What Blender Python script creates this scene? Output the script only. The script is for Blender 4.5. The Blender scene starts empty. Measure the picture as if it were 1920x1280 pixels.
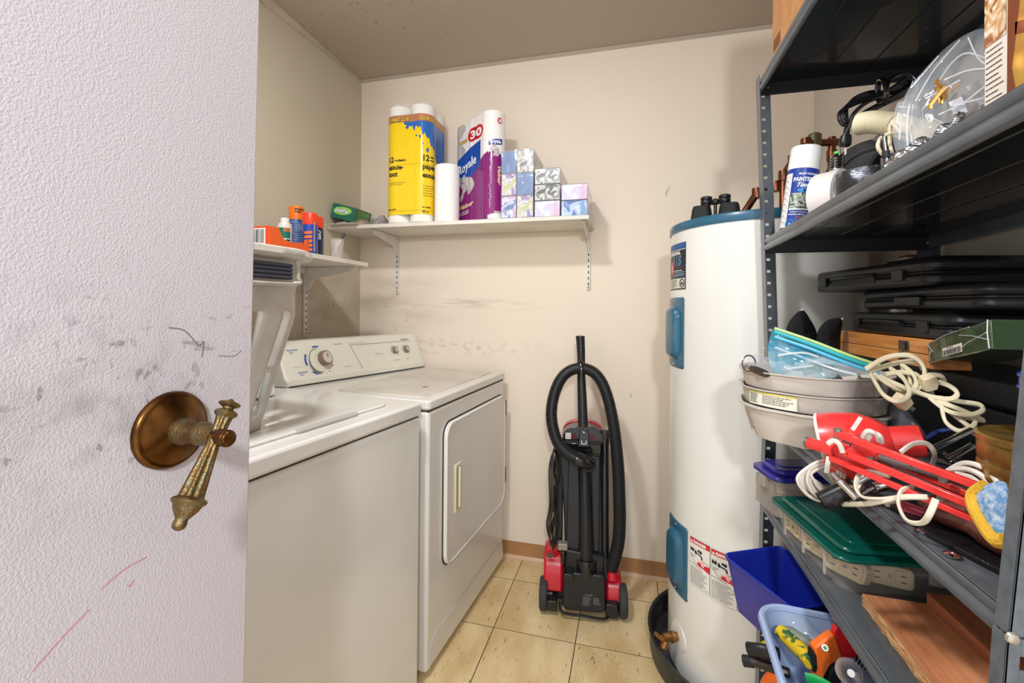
import bpy, math, random
from math import sin, cos, pi, radians as R
from mathutils import Vector, Matrix
random.seed(7)
SC = bpy.context.scene
COL = SC.collection

# ---------------------------------------------------------------- camera
YAW, ROLL, CAMZ = .2554, .0082, 1.1996
cd = bpy.data.cameras.new('camera'); cam = bpy.data.objects.new('camera', cd); COL.objects.link(cam)
cd.sensor_fit = 'HORIZONTAL'; cd.sensor_width = 36; cd.lens = 843.4/1920*36
cd.shift_y = -(640-576.3)/1920; cd.clip_start = .02
_c, _s, _cr, _sr = cos(YAW), sin(YAW), cos(ROLL), sin(ROLL)
rt = Vector((_cr*_c, _cr*_s, _sr)); up = Vector((-_sr*_c, -_sr*_s, _cr)); bk = Vector((_s, -_c, 0))
cam.matrix_world = Matrix(((rt.x, up.x, bk.x, 0), (rt.y, up.y, bk.y, 0), (rt.z, up.z, bk.z, CAMZ), (0, 0, 0, 1)))
SC.camera = cam
# ---------------------------------------------------------------- light
w = bpy.data.worlds.new('ambient_fill'); SC.world = w; w.use_nodes = True  # even ambient fill, added to lift the shadows
w.node_tree.nodes['Background'].inputs[0].default_value = (.97, .99, 1, 1)
w.node_tree.nodes['Background'].inputs[1].default_value = 1.1
def area(name, loc, target, size, power, color):
    l = bpy.data.lights.new(name, 'AREA'); l.shape = 'DISK'; l.size = size; l.energy = power; l.color = color
    o = bpy.data.objects.new(name, l); COL.objects.link(o); o.location = loc
    o.rotation_euler = (Vector(target)-Vector(loc)).to_track_quat('-Z', 'Y').to_euler()
    return o
area('ceiling_lamp', (-.55, .55, 2.33), (-.45, .9, 0),   .16, 16, (.96, .98, 1))
area('hallway_lamp', (.22, -.80, 1.80), (.0, 1.2, .9), .14, 15, (.93, .97, 1))
SC.view_settings.view_transform = 'Standard'; SC.view_settings.look = 'None'
SC.view_settings.gamma = 1; SC.view_settings.use_curve_mapping = False
SC.view_settings.exposure = .33
try:
    SC.cycles.max_bounces = 10; SC.cycles.transparent_max_bounces = 24; SC.cycles.use_denoising = True
except Exception: pass

# ---------------------------------------------------------------- helpers
def lin(c):
    def f(v):
        v /= 255
        return v/12.92 if v <= .04045 else ((v+.055)/1.055)**2.4
    return (f(c[0]), f(c[1]), f(c[2]), 1)
MATS = {}
def mat(name, rgb, rough=.5, metal=0, bump=0, bscale=200, var=0, vscale=8, alpha=1, trans=0, ior=1.45, emit=0, coat=0, rgb2=None, stretch=(1, 1, 1), spec=.5, lo=.4, hi=.65):
    if name in MATS: return MATS[name]
    m = bpy.data.materials.new(name); m.use_nodes = True; MATS[name] = m
    nt = m.node_tree; N = nt.nodes; L = nt.links; b = N['Principled BSDF']
    b.inputs['Base Color'].default_value = lin(rgb); b.inputs['Roughness'].default_value = rough
    b.inputs['Metallic'].default_value = metal; b.inputs['IOR'].default_value = ior
    b.inputs['Transmission Weight'].default_value = trans; b.inputs['Alpha'].default_value = alpha
    b.inputs['Coat Weight'].default_value = coat; b.inputs['Specular IOR Level'].default_value = spec
    m.diffuse_color = lin(rgb)
    if bump or var or rgb2:
        tc = N.new('ShaderNodeTexCoord'); mp = N.new('ShaderNodeMapping'); mp.inputs['Scale'].default_value = stretch
        L.new(tc.outputs['Object'], mp.inputs[0])
    if rgb2 or var:
        n = N.new('ShaderNodeTexNoise'); n.inputs['Scale'].default_value = vscale; n.inputs['Detail'].default_value = 5
        L.new(mp.outputs[0], n.inputs[0])
        r = N.new('ShaderNodeValToRGB'); r.color_ramp.elements[0].position = lo; r.color_ramp.elements[1].position = hi
        r.color_ramp.elements[0].color = lin(rgb)
        r.color_ramp.elements[1].color = lin(rgb2 or [max(0, c*(1-var)) for c in rgb])
        L.new(n.outputs[0], r.inputs[0]); L.new(r.outputs[0], b.inputs['Base Color'])
    if bump:
        n2 = N.new('ShaderNodeTexNoise'); n2.inputs['Scale'].default_value = bscale; n2.inputs['Detail'].default_value = 3
        L.new(tc.outputs['Object'], n2.inputs[0])
        bp = N.new('ShaderNodeBump'); bp.inputs['Strength'].default_value = bump; bp.inputs['Distance'].default_value = .002
        L.new(n2.outputs[0], bp.inputs['Height']); L.new(bp.outputs[0], b.inputs['Normal'])
    return m

def stained_shaded(name, base, rough, marks, bump=.3, bscale=250, specks=None, base2=None):
    """marks: (axis_u, axis_v, cu, cv, wu, wv, noise scale, stretch, lo, hi, colour, strength): dirt, in one place with painted shade, inside a soft ellipse"""
    m = bpy.data.materials.new(name); m.use_nodes = True; nt = m.node_tree; N = nt.nodes; L = nt.links; b = N['Principled BSDF']
    b.inputs['Roughness'].default_value = rough; b.inputs['Specular IOR Level'].default_value = .3
    tc = N.new('ShaderNodeTexCoord'); sp = N.new('ShaderNodeSeparateXYZ'); L.new(tc.outputs['Object'], sp.inputs[0])
    def M(op, a, c=None, d=None):
        n = N.new('ShaderNodeMath'); n.operation = op
        for i, x in enumerate((a, c, d)):
            if x is None: continue
            if isinstance(x, (int, float)): n.inputs[i].default_value = x
            else: L.new(x, n.inputs[i])
        return n.outputs[0]
    nz = N.new('ShaderNodeTexNoise'); nz.inputs['Scale'].default_value = 1.6; nz.inputs['Detail'].default_value = 6
    L.new(tc.outputs['Object'], nz.inputs[0])
    mx = N.new('ShaderNodeMix'); mx.data_type = 'RGBA'; L.new(nz.outputs[0], mx.inputs[0])
    mx.inputs[6].default_value = lin(base); mx.inputs[7].default_value = lin(base2 or [c*.94 for c in base]); cur = mx.outputs[2]
    for (au, av, cu, cv, wu, wv, sc, st, lo, hi, colr, k) in marks:
        du = M('DIVIDE', M('SUBTRACT', sp.outputs[au], cu), wu); dv = M('DIVIDE', M('SUBTRACT', sp.outputs[av], cv), wv)
        g = M('POWER', 2.718, M('MULTIPLY', M('ADD', M('MULTIPLY', du, du), M('MULTIPLY', dv, dv)), -1.0))
        mp = N.new('ShaderNodeMapping'); mp.inputs['Scale'].default_value = st; mp.inputs['Location'].default_value = (cu*3, cv*7, sc)
        L.new(tc.outputs['Object'], mp.inputs[0])
        n = N.new('ShaderNodeTexNoise'); n.inputs['Scale'].default_value = sc; n.inputs['Detail'].default_value = 7; L.new(mp.outputs[0], n.inputs[0])
        mr = N.new('ShaderNodeMapRange'); mr.inputs[1].default_value = lo; mr.inputs[2].default_value = hi; L.new(n.outputs[0], mr.inputs[0])
        f = M('MULTIPLY', M('MULTIPLY', mr.outputs[0], g), k)
        x = N.new('ShaderNodeMix'); x.data_type = 'RGBA'; L.new(f, x.inputs[0]); L.new(cur, x.inputs[6]); x.inputs[7].default_value = lin(colr); cur = x.outputs[2]
    L.new(cur, b.inputs['Base Color'])
    n2 = N.new('ShaderNodeTexNoise'); n2.inputs['Scale'].default_value = bscale; n2.inputs['Detail'].default_value = 4
    L.new(tc.outputs['Object'], n2.inputs[0])
    bp = N.new('ShaderNodeBump'); bp.inputs['Strength'].default_value = bump; bp.inputs['Distance'].default_value = .003
    L.new(n2.outputs[0], bp.inputs['Height']); L.new(bp.outputs[0], b.inputs['Normal'])
    return m

class MB:
    def __init__(s): s.v = []; s.f = []; s.m = []
    def add(s, vs, fs, m=0):
        o = len(s.v); s.v += [Vector(p) for p in vs]; s.f += [tuple(i+o for i in f) for f in fs]; s.m += [m]*len(fs); return s
    def box(s, x0, x1, y0, y1, z0, z1, m=0, M=None):
        vs = [Vector((x, y, z)) for z in (z0, z1) for y in (y0, y1) for x in (x0, x1)]
        if M is not None: vs = [M @ v for v in vs]
        return s.add(vs, [(0, 2, 3, 1), (4, 5, 7, 6), (0, 1, 5, 4), (2, 6, 7, 3), (0, 4, 6, 2), (1, 3, 7, 5)], m)
    def hexa(s, b, t, m=0):   # 4 bottom pts ccw from above, 4 top pts
        return s.add(list(b)+list(t), [(3, 2, 1, 0), (4, 5, 6, 7), (0, 1, 5, 4), (1, 2, 6, 5), (2, 3, 7, 6), (3, 0, 4, 7)], m)
    def prism(s, poly, a0, a1, axis='z', m=0):
        n = len(poly)
        def P(p, a): return {'z': (p[0], p[1], a), 'y': (p[0], a, p[1]), 'x': (a, p[0], p[1])}[axis]
        vs = [P(p, a0) for p in poly]+[P(p, a1) for p in poly]
        fs = [tuple(range(n-1, -1, -1)), tuple(range(n, 2*n))]+[(i, (i+1) % n, (i+1) % n+n, i+n) for i in range(n)]
        if axis == 'y': fs = [f[::-1] for f in fs]
        return s.add(vs, fs, m)
    def lathe(s, prof, n=24, base=(0, 0, 0), ax=(0, 0, 1), m=0, cap=True, a0=0, a1=2*pi):
        ax = Vector(ax).normalized(); q = Vector((0, 0, 1)).rotation_difference(ax); base = Vector(base)
        full = abs(a1-a0-2*pi) < 1e-6; k = n if full else n+1; vs = []
        for (r, z) in prof:
            for i in range(k):
                a = a0+(a1-a0)*i/n; vs.append(base+q @ Vector((r*cos(a), r*sin(a), z)))
        fs = []
        for j in range(len(prof)-1):
            for i in range(n):
                i2 = (i+1) % k; fs.append((j*k+i, j*k+i2, (j+1)*k+i2, (j+1)*k+i))
        if cap and full:
            if prof[0][0] > 1e-5: fs.append(tuple(range(k-1, -1, -1)))
            if prof[-1][0] > 1e-5: fs.append(tuple((len(prof)-1)*k+i for i in range(k)))
        return s.add(vs, fs, m)
    def cyl(s, p0, p1, r0, r1=None, n=16, m=0):
        p0 = Vector(p0); p1 = Vector(p1); d = p1-p0
        return s.lathe([(r0, 0), (r0 if r1 is None else r1, d.length)], n, p0, d, m)
    def tube(s, pts, r, n=8, closed=False, m=0, flat=1, up=None, cap=True):
        pts = [Vector(p) for p in pts]; N = len(pts); vs = []; prev = None
        rr = r if isinstance(r, (list, tuple)) else [r]*N
        for i, p in enumerate(pts):
            if closed: t = pts[(i+1) % N]-pts[i-1]
            else: t = pts[min(i+1, N-1)]-pts[max(i-1, 0)]
            t = t.normalized() if t.length > 1e-9 else Vector((0, 0, 1))
            if prev is None:
                u = Vector(up) if up else (Vector((0, 0, 1)) if abs(t.z) < .9 else Vector((1, 0, 0)))
            else: u = prev
            u = (u-t*u.dot(t)).normalized(); prev = u; v = t.cross(u)
            for k in range(n):
                a = 2*pi*k/n; vs.append(p+u*cos(a)*rr[i]+v*sin(a)*rr[i]*flat)
        fs = []
        for i in range(N if closed else N-1):
            j = (i+1) % N
            for k in range(n): fs.append((i*n+k, i*n+(k+1) % n, j*n+(k+1) % n, j*n+k))
        if not closed and cap: fs += [tuple(range(n-1, -1, -1)), tuple((N-1)*n+k for k in range(n))]
        return s.add(vs, fs, m)
    def grid(s, fn, nu, nv, m=0, mf=None, wrap=False):
        vs = [fn(i/nu, j/nv) for j in range(nv+1) for i in range(nu+1)]
        o = len(s.v); s.v += [Vector(p) for p in vs]
        for j in range(nv):
            for i in range(nu):
                a = o+j*(nu+1)+i; s.f.append((a, a+1, a+nu+2, a+nu+1)); s.m.append(mf((i+.5)/nu, (j+.5)/nv) if mf else m)
        return s
    def tf(s, M):
        s.v = [M @ v for v in s.v]; return s
    def fn(s, f):
        s.v = [Vector(f(v)) for v in s.v]; return s
    def mesh(s, name, mats, smooth=35):
        me = bpy.data.meshes.new(name); me.from_pydata([tuple(v) for v in s.v], [], s.f)
        for m in (mats if isinstance(mats, (list, tuple)) else [mats]): me.materials.append(m)
        me.polygons.foreach_set('material_index', s.m)
        if smooth:
            me.polygons.foreach_set('use_smooth', [True]*len(s.f)); me.set_sharp_from_angle(angle=R(smooth))
        me.update(); return me
    def ob(s, name, mats, parent=None, smooth=35, bevel=0, seg=2, solid=0, sub=0, label=None):
        o = bpy.data.objects.new(name, s.mesh(name, mats, smooth)); COL.objects.link(o)
        if parent is not None: o.parent = parent
        if solid:
            md = o.modifiers.new('solid', 'SOLIDIFY'); md.thickness = solid; md.offset = -1
        if sub:
            md = o.modifiers.new('sub', 'SUBSURF'); md.levels = sub; md.render_levels = sub
        if bevel:
            md = o.modifiers.new('bev', 'BEVEL'); md.width = bevel; md.segments = seg; md.limit_method = 'ANGLE'; md.angle_limit = R(40); md.harden_normals = False
        if label: o['label'] = label
        return o
def tag(o, label, cat, group=None, kind=None):
    o['label'] = label; o['category'] = cat
    if group: o['group'] = group
    if kind: o['kind'] = kind
    return o
def thing(name, label, cat, loc=(0, 0, 0), rot=(0, 0, 0), group=None):
    o = bpy.data.objects.new(name, None); o.empty_display_size = .03; COL.objects.link(o); o.location = loc; o.rotation_euler = rot
    return tag(o, label, cat, group)
def struct(o): o['kind'] = 'structure'; return o
def rrect(x0, x1, y0, y1, r, n=5):
    pts = []
    for (cx, cy, a) in ((x1-r, y0+r, -90), (x1-r, y1-r, 0), (x0+r, y1-r, 90), (x0+r, y0+r, 180)):
        for i in range(n+1):
            t = R(a+90*i/n); pts.append((cx+r*cos(t), cy+r*sin(t)))
    return pts
def spline(pts, n=8, closed=False):
    P = [Vector(p) for p in pts]; N = len(P); out = []
    for i in range(N if closed else N-1):
        g = (lambda k: P[k % N]) if closed else (lambda k: P[min(max(k, 0), N-1)])
        p0, p1, p2, p3 = g(i-1), g(i), g(i+1), g(i+2)
        for j in range(n):
            t = j/n
            out.append(.5*((2*p1)+(-p0+p2)*t+(2*p0-5*p1+4*p2-p3)*t*t+(-p0+3*p1-3*p2+p3)*t*t*t))
    if not closed: out.append(P[-1])
    return out
def text(s, size, m, parent, f, name='lettering', bold=0, sx=1, align='LEFT', shear=0, spacing=1):
    """flat printed lettering; f maps (s, t) in metres on the surface to a local 3-D point"""
    cu = bpy.data.curves.new(name, 'FONT'); cu.body = s; cu.size = size; cu.resolution_u = 2; cu.offset = bold; cu.align_x = align; cu.shear = shear; cu.space_character = spacing
    t = bpy.data.objects.new('tmp', cu); me = bpy.data.meshes.new_from_object(t); bpy.data.objects.remove(t); bpy.data.curves.remove(cu)
    for v in me.vertices: v.co = Vector(f(v.co.x*sx, v.co.y))
    me.materials.clear(); me.materials.append(m); me.name = name
    o = bpy.data.objects.new(name, me); COL.objects.link(o); o.parent = parent; return o
def plane_f(o, u, v):
    o, u, v = Vector(o), Vector(u).normalized(), Vector(v).normalized()
    return lambda a, b: o+u*a+v*b
def lines(f, x0, x1, y1, y0, rows, m, parent, th=.0008, seed=1, name='print_lines', ragged=.35):
    """rows of tiny print too small to read, as dashes of word length"""
    rnd = random.Random(seed); b = MB()
    for r in range(rows):
        y = y1-(y1-y0)*(r+.5)/rows; x = x0; end = x1-(x1-x0)*rnd.random()*ragged
        while x < end:
            w_ = rnd.uniform(.03, .12)*(x1-x0); e = min(x+w_, end)
            b.add([f(x, y-th/2), f(e, y-th/2), f(e, y+th/2), f(x, y+th/2)], [(0, 1, 2, 3)]); x = e+(x1-x0)*.018
    return b.ob(name, m, parent, smooth=0)
def quad(f, x0, x1, y0, y1, m, parent, name='panel_print', n=1):
    b = MB(); b.grid(lambda u, v: f(x0+(x1-x0)*u, y0+(y1-y0)*v), n, 1); return b.ob(name, m, parent, smooth=0)
def dup(root, loc, rot=None, label=None, group=None):
    r = root.copy(); COL.objects.link(r); r.location = loc
    if rot is not None: r.rotation_euler = rot
    if label: r['label'] = label
    if group: r['group'] = group
    for ch in list(root.children):
        c = ch.copy(); COL.objects.link(c); c.parent = r
        for g in list(ch.children):
            d = g.copy(); COL.objects.link(d); d.parent = c
    return r

# palette
WHITE = mat('appliance_white_enamel', (224, 221, 215), .22, coat=.3, var=.03, vscale=3)
WTRIM = mat('white_painted_steel', (226, 220, 210), .4, var=.05, vscale=20)
BLACKP = mat('black_plastic', (26, 27, 30), .35, bump=.1, bscale=400)
BLACKM = mat('matte_black_plastic', (22, 22, 24), .55, bump=.15, bscale=300)
RUBBER = mat('black_rubber', (30, 30, 32), .6)
CHROME = mat('chrome', (205, 205, 208), .15, metal=1)
STEEL = mat('brushed_steel', (160, 160, 162), .35, metal=1)
COPPER = mat('aged_copper', (122, 78, 60), .38, metal=1, rgb2=(98, 62, 48), vscale=30)
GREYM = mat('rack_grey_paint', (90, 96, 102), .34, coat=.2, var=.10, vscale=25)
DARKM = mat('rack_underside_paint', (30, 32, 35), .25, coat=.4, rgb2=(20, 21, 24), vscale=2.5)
INK = mat('black_ink', (30, 28, 30), .6)
WHITEINK = mat('white_ink', (240, 240, 240), .5)
RED = mat('red_ink', (205, 28, 44), .5)
BLUEINK = mat('blue_ink', (44, 92, 165), .5)
GREYINK = mat('grey_ink', (150, 146, 142), .6)
CORD = mat('white_cord_vinyl', (226, 216, 204), .4, var=.06, vscale=40)
IVORY = mat('ivory_cord_vinyl', (224, 212, 180), .42, var=.06, vscale=40)
# ================================================================ THE SETTING
XL, XR, YB, H, YF = -1.376, .725, 2.094, 2.389, -.45
wall_mat = stained_shaded('back_wall_paint', (240, 226, 208), .6, [
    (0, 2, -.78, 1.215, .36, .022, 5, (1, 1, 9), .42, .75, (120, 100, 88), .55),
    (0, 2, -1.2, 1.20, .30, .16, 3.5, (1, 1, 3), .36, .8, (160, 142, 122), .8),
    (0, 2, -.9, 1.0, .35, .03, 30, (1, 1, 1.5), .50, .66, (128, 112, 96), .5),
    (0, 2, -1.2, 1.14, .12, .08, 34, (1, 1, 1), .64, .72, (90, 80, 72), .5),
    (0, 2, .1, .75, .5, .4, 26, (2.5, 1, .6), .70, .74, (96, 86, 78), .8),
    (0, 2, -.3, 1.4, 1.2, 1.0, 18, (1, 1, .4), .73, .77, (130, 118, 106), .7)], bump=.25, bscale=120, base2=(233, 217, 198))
left_mat = stained_shaded('left_wall_paint', (214, 203, 183), .6, [
    (1, 2, 1.75, 1.2, .45, .15, 4, (1, 1, 2), .30, .75, (140, 122, 102), .9),  # dirt below the shelf, deepened to paint in the shade there
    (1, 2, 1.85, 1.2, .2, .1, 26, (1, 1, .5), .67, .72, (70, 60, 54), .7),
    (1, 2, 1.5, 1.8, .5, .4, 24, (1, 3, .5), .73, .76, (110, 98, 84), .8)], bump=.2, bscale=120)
right_mat = stained_shaded('right_wall_paint', (216, 206, 194), .6, [
    (1, 2, 1.85, 1.4, .25, .4, 20, (1, 1, 1), .62, .68, (140, 104, 70), .8)], bump=.2, bscale=120)
ceil_mat = stained_shaded('ceiling_paint', (188, 174, 158), .7, [
    (0, 1, -1.0, 1.6, .5, .5, 60, (1, 1, 1), .66, .70, (110, 90, 70), .9)], bump=.3, bscale=90, base2=(180, 166, 150))
def slab(name, x0, x1, y0, y1, z0, z1, m):
    return struct(MB().box(x0, x1, y0, y1, z0, z1).ob(name, m, smooth=0))
slab('wall_back', XL-.1, XR+.1, YB, YB+.1, -.05, H+.1, wall_mat)
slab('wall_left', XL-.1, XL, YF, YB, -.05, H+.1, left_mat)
slab('wall_right', XR, XR+.1, YF, YB, -.05, H+.1, right_mat)
slab('ceiling', XL, XR, .0, YB, H, H+.1, ceil_mat)
fl = slab('floor', XL, XR, YF, YB, -.05, -.004, mat('floor_adhesive', (60, 46, 32), .8))
# vinyl tiles, one part each
def tile_material():
    m = bpy.data.materials.new('streaked_vinyl_tile'); m.use_nodes = True; nt = m.node_tree; N = nt.nodes; L = nt.links; b = N['Principled BSDF']
    tc = N.new('ShaderNodeTexCoord'); oi = N.new('ShaderNodeObjectInfo')
    off = N.new('ShaderNodeVectorMath'); off.operation = 'SCALE'; off.inputs[0].default_value = (31, 57, 11); L.new(oi.outputs['Random'], off.inputs['Scale'])
    ad = N.new('ShaderNodeVectorMath'); ad.operation = 'ADD'; L.new(tc.outputs['Object'], ad.inputs[0]); L.new(off.outputs[0], ad.inputs[1])
    def noise(sc, st, det=4):
        mp = N.new('ShaderNodeMapping'); mp.inputs['Scale'].default_value = st; L.new(ad.outputs[0], mp.inputs[0])
        n = N.new('ShaderNodeTexNoise'); n.inputs['Scale'].default_value = sc; n.inputs['Detail'].default_value = det; L.new(mp.outputs[0], n.inputs[0]); return n.outputs[0]
    base = N.new('ShaderNodeValToRGB'); e = base.color_ramp.elements
    e[0].position = .35; e[0].color = lin((206, 176, 124)); e[1].position = .65; e[1].color = lin((232, 207, 160)); L.new(noise(9, (1, .5, 1)), base.inputs[0])
    cur = base.outputs[0]
    for (sc, st, lo, hi, colr, k) in ((26, (4.5, .75, 1), .65, .71, (104, 66, 38), .8), (50, (5, 1.0, 1), .66, .71, (112, 74, 44), .65), (20, (3, .8, 1), .64, .74, (240, 222, 180), .5)):
        mr = N.new('ShaderNodeMapRange'); mr.inputs[1].default_value = lo; mr.inputs[2].default_value = hi; mr.inputs[4].default_value = k; L.new(noise(sc, st), mr.inputs[0])
        x = N.new('ShaderNodeMix'); x.data_type = 'RGBA'; L.new(mr.outputs[0], x.inputs[0]); L.new(cur, x.inputs[6]); x.inputs[7].default_value = lin(colr); cur = x.outputs[2]
    L.new(cur, b.inputs['Base Color']); b.inputs['Roughness'].default_value = .33
    return m
TILE = tile_material(); T = .3048; ax0, ay0 = -.483, 1.6185; shared = {}
for i in range(-3, 5):
    for j in range(-8, 3):
        x0, x1 = max(ax0+i*T, XL), min(ax0+(i+1)*T, XR); y0, y1 = max(ay0+j*T, YF), min(ay0+(j+1)*T, YB)
        if x1-x0 < .01 or y1-y0 < .01: continue
        g = .0014; key = (round(x1-x0, 3), round(y1-y0, 3)); hx, hy = (x1-x0)/2-g, (y1-y0)/2-g
        if key not in shared:
            shared[key] = MB().add([(-hx, -hy, -.0039), (hx, -hy, -.0039), (hx, hy, -.0039), (-hx, hy, -.0039), (-hx, -hy, -.0006), (hx, -hy, -.0006), (hx, hy, -.0006), (-hx, hy, -.0006)],
                [(0, 1, 5, 4), (1, 2, 6, 5), (2, 3, 7, 6), (3, 0, 4, 7)], 1).add([(-hx, -hy, -.0006), (hx, -hy, -.0006), (hx, hy, -.0006), (-hx, hy, -.0006), (-hx+.001, -hy+.001, 0), (hx-.001, -hy+.001, 0), (hx-.001, hy-.001, 0), (-hx+.001, hy-.001, 0)], [(0, 1, 5, 4), (1, 2, 6, 5), (2, 3, 7, 6), (3, 0, 4, 7), (4, 5, 6, 7)]).mesh('tile', [TILE, MATS['floor_adhesive']], 0)
        o = bpy.data.objects.new('tile', shared[key]); COL.objects.link(o); o.location = ((x0+x1)/2, (y0+y1)/2, 0); o.parent = fl
# baseboard: tan vinyl cove with a pale toe line
BB = mat('tan_vinyl_cove', (176, 128, 84), .35, var=.08, vscale=10)
bprof = [(0, 0), (0, .078), (-.003, .080), (-.004, .03), (-.007, .012), (-.014, .002), (-.014, 0)]
b = MB(); b.add([(x, YB+p[0], p[1]) for x in (XL, XR) for p in bprof], [(i, i+1, i+8, i+7) for i in range(6)])
bb = struct(b.ob('baseboard_back', BB, smooth=60))
b = MB(); b.add([(x, YB+p[0]-.001, p[1]) for x in (XL, XR) for p in [(-.004, .018), (-.0075, .0145), (-.0155, .004), (-.0155, .0)]], [(0, 1, 5, 4), (1, 2, 6, 5), (2, 3, 7, 6)])
b.ob('toe_strip', mat('worn_cove_toe', (206, 168, 132), .3), bb)
b = MB(); b.add([(XR-p[0]*-1, y, p[1]) for y in (YF, YB-.016) for p in bprof], [(i, i+1, i+8, i+7) for i in range(6)])
struct(b.ob('baseboard_right', BB, smooth=60))
# wedge of old moulding between left wall and ceiling
b = MB(); b.hexa([(XL, .2, H-.075), (XL+.012, .2, H-.07), (XL+.004, YB-.004, H-.008), (XL, YB-.002, H-.008)], [(XL, .2, H), (XL+.05, .2, H), (XL+.006, YB-.004, H), (XL, YB-.002, H)])
struct(b.ob('trim_1', mat('grubby_ceiling_moulding', (196, 184, 166), .5, var=.1, vscale=12), bevel=.003))
b = MB(); b.prism([(YB-.012, H-.001), (YB, H-.014), (YB, H-.001)], XL, XR, 'x'); struct(b.ob('trim_2', ceil_mat))
# ---------------------------------------------------------------- door
door_mat = stained_shaded('door_textured_paint', (206, 199, 204), .45, [
    (1, 2, .24, 1.13, .10, .06, 45, (1, 1, 1), .50, .80, (134, 130, 134), .7),
    (1, 2, .23, 1.11, .09, .06, 9, (1, 1, 1), .45, .75, (150, 144, 146), .7),
    (1, 2, .26, 1.16, .12, .05, 60, (1, .5, 1.5), .66, .70, (112, 104, 108), .6),
    (1, 2, .23, 1.12, .12, .07, 120, (1, 1, .6), .62, .68, (96, 92, 98), .6)], bump=.35, bscale=620, base2=(198, 191, 198))
DX = -.37
door = MB().box(DX-.036, DX, -.40, .374, .008, 2.04).ob('door_1', door_mat, bevel=.0015)
struct(door)
ML = Matrix.Translation((0, .374, 1.1)) @ Matrix.Rotation(R(-1.0), 4, 'X') @ Matrix.Translation((0, -.374, -1.1))
door.matrix_world = ML
BRASS = mat('antique_brass', (118, 80, 40), .28, metal=1, rgb2=(82, 54, 30), vscale=55)
VERD = mat('patinated_brass', (122, 98, 62), .42, metal=.9, rgb2=(122, 126, 104), vscale=160, lo=.5, hi=.75, bump=.4, bscale=500)
hy, hz = .2919, 1.094
hb = MB(); hb.lathe([(.0318, 0), (.0318, .002), (.0308, .004), (.029, .0052), (.0283, .0052), (.0268, .0062), (.012, .0125), (.0105, .013)], 48, (DX, hy, hz), (1, 0, 0))
han = hb.ob('door_handle', BRASS, door, label='antique brass lever handle with round rosette hanging down')
nk = MB(); nk.lathe([(.0108, 0), (.0112, .004), (.0100, .008), (.0085, .012), (.0082, .020), (.0094, .024), (.0094, .030), (.0074, .034), (.0072, .045)], 24, (DX+.011, hy-.001, hz), (1, -.11, .02)); nk.ob('neck', VERD, han)
b = MB(); b.cyl((DX+.043, hy-.0035, hz), (DX+.071, hy-.011, hz+.001), .0066, .0066, 20); b.cyl((DX+.0705, hy-.0108, hz+.001), (DX+.0725, hy-.0114, hz+.001), .0058, .0045, 20); b.ob('pivot_cap', BRASS, han, bevel=.0006)
# fluted lever with finials
ld = Vector((.004, -.044, -.078)).normalized(); top = Vector((DX+.056, hy+.0055, hz+.0265))
def fluted(prof, n=40, fl=8):
    vs = []; q = Vector((0, 0, 1)).rotation_difference(ld)
    for (r, z, k) in prof:
        for i in range(n):
            a = 2*pi*i/n; rr = r*(1-k*(.5+.5*cos(fl*a))**2); vs.append(top+q @ Vector((rr*cos(a), rr*sin(a), z)))
    fs = [(j*n+i, j*n+(i+1) % n, (j+1)*n+(i+1) % n, (j+1)*n+i) for j in range(len(prof)-1) for i in range(n)]
    fs += [tuple(range(n-1, -1, -1)), tuple((len(prof)-1)*n+i for i in range(n))]
    return MB().add(vs, fs)
fluted([(.0012, -.001, 0), (.0022, .0004, 0), (.0078, .0024, 0), (.0082, .0034, 0), (.0070, .0045, 0), (.0042, .006, 0), (.0040, .0075, 0), (.0078, .0092, 0), (.0086, .0108, 0), (.0076, .0125, 0), (.0062, .0135, 0), (.0060, .015, .22), (.0052, .022, .25), (.0046, .027, .2), (.0050, .029, 0), (.0054, .033, 0), (.0050, .037, .1), (.0056, .042, .28), (.0068, .055, .3), (.0084, .070, .3), (.0088, .0735, .1), (.0112, .0748, 0), (.0120, .0762, 0), (.0114, .0778, 0), (.0096, .0792, 0), (.0088, .082, .1), (.0060, .086, .1), (.0042, .0885, 0), (.0044, .0900, 0), (.0047, .092, 0), (.0040, .0945, 0), (.0015, .096, 0)]).ob('lever', VERD, han, smooth=50)
# scuffs with a shape of their own on the door
def ribbon(pts, wd, m, name, parent):
    b = MB(); b.tube([(DX+.0002, p[0], p[1]) for p in pts], wd, 6, up=(1, 0, 0)); 
    b.fn(lambda v: (DX+.0002+(v.x-DX-.0002)*.12, v.y, v.z)); return b.ob(name, m, parent)
PINK = mat('pink_crayon', (206, 130, 160), .6); GREYS = mat('grey_scuff', (120, 116, 120), .6)
ribbon(spline([(.243, .99), (.258, .996), (.275, .997)], 4), .0005, PINK, 'scuff_mark', door)
ribbon(spline([(.205, .96), (.222, .972), (.236, .98)], 4), .0005, PINK, 'scuff_mark', door)
ribbon(spline([(.262, .981), (.2655, .9835)], 3), .0008, PINK, 'scuff_mark', door)
ribbon(spline([(.288, 1.179), (.302, 1.176), (.315, 1.163), (.320, 1.166), (.3185, 1.152)], 4), .0006, GREYS, 'scuff_mark', door)
ribbon(spline([(.335, 1.152), (.352, 1.15), (.361, 1.155)], 4), .0004, GREYS, 'scuff_mark', door)

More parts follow.
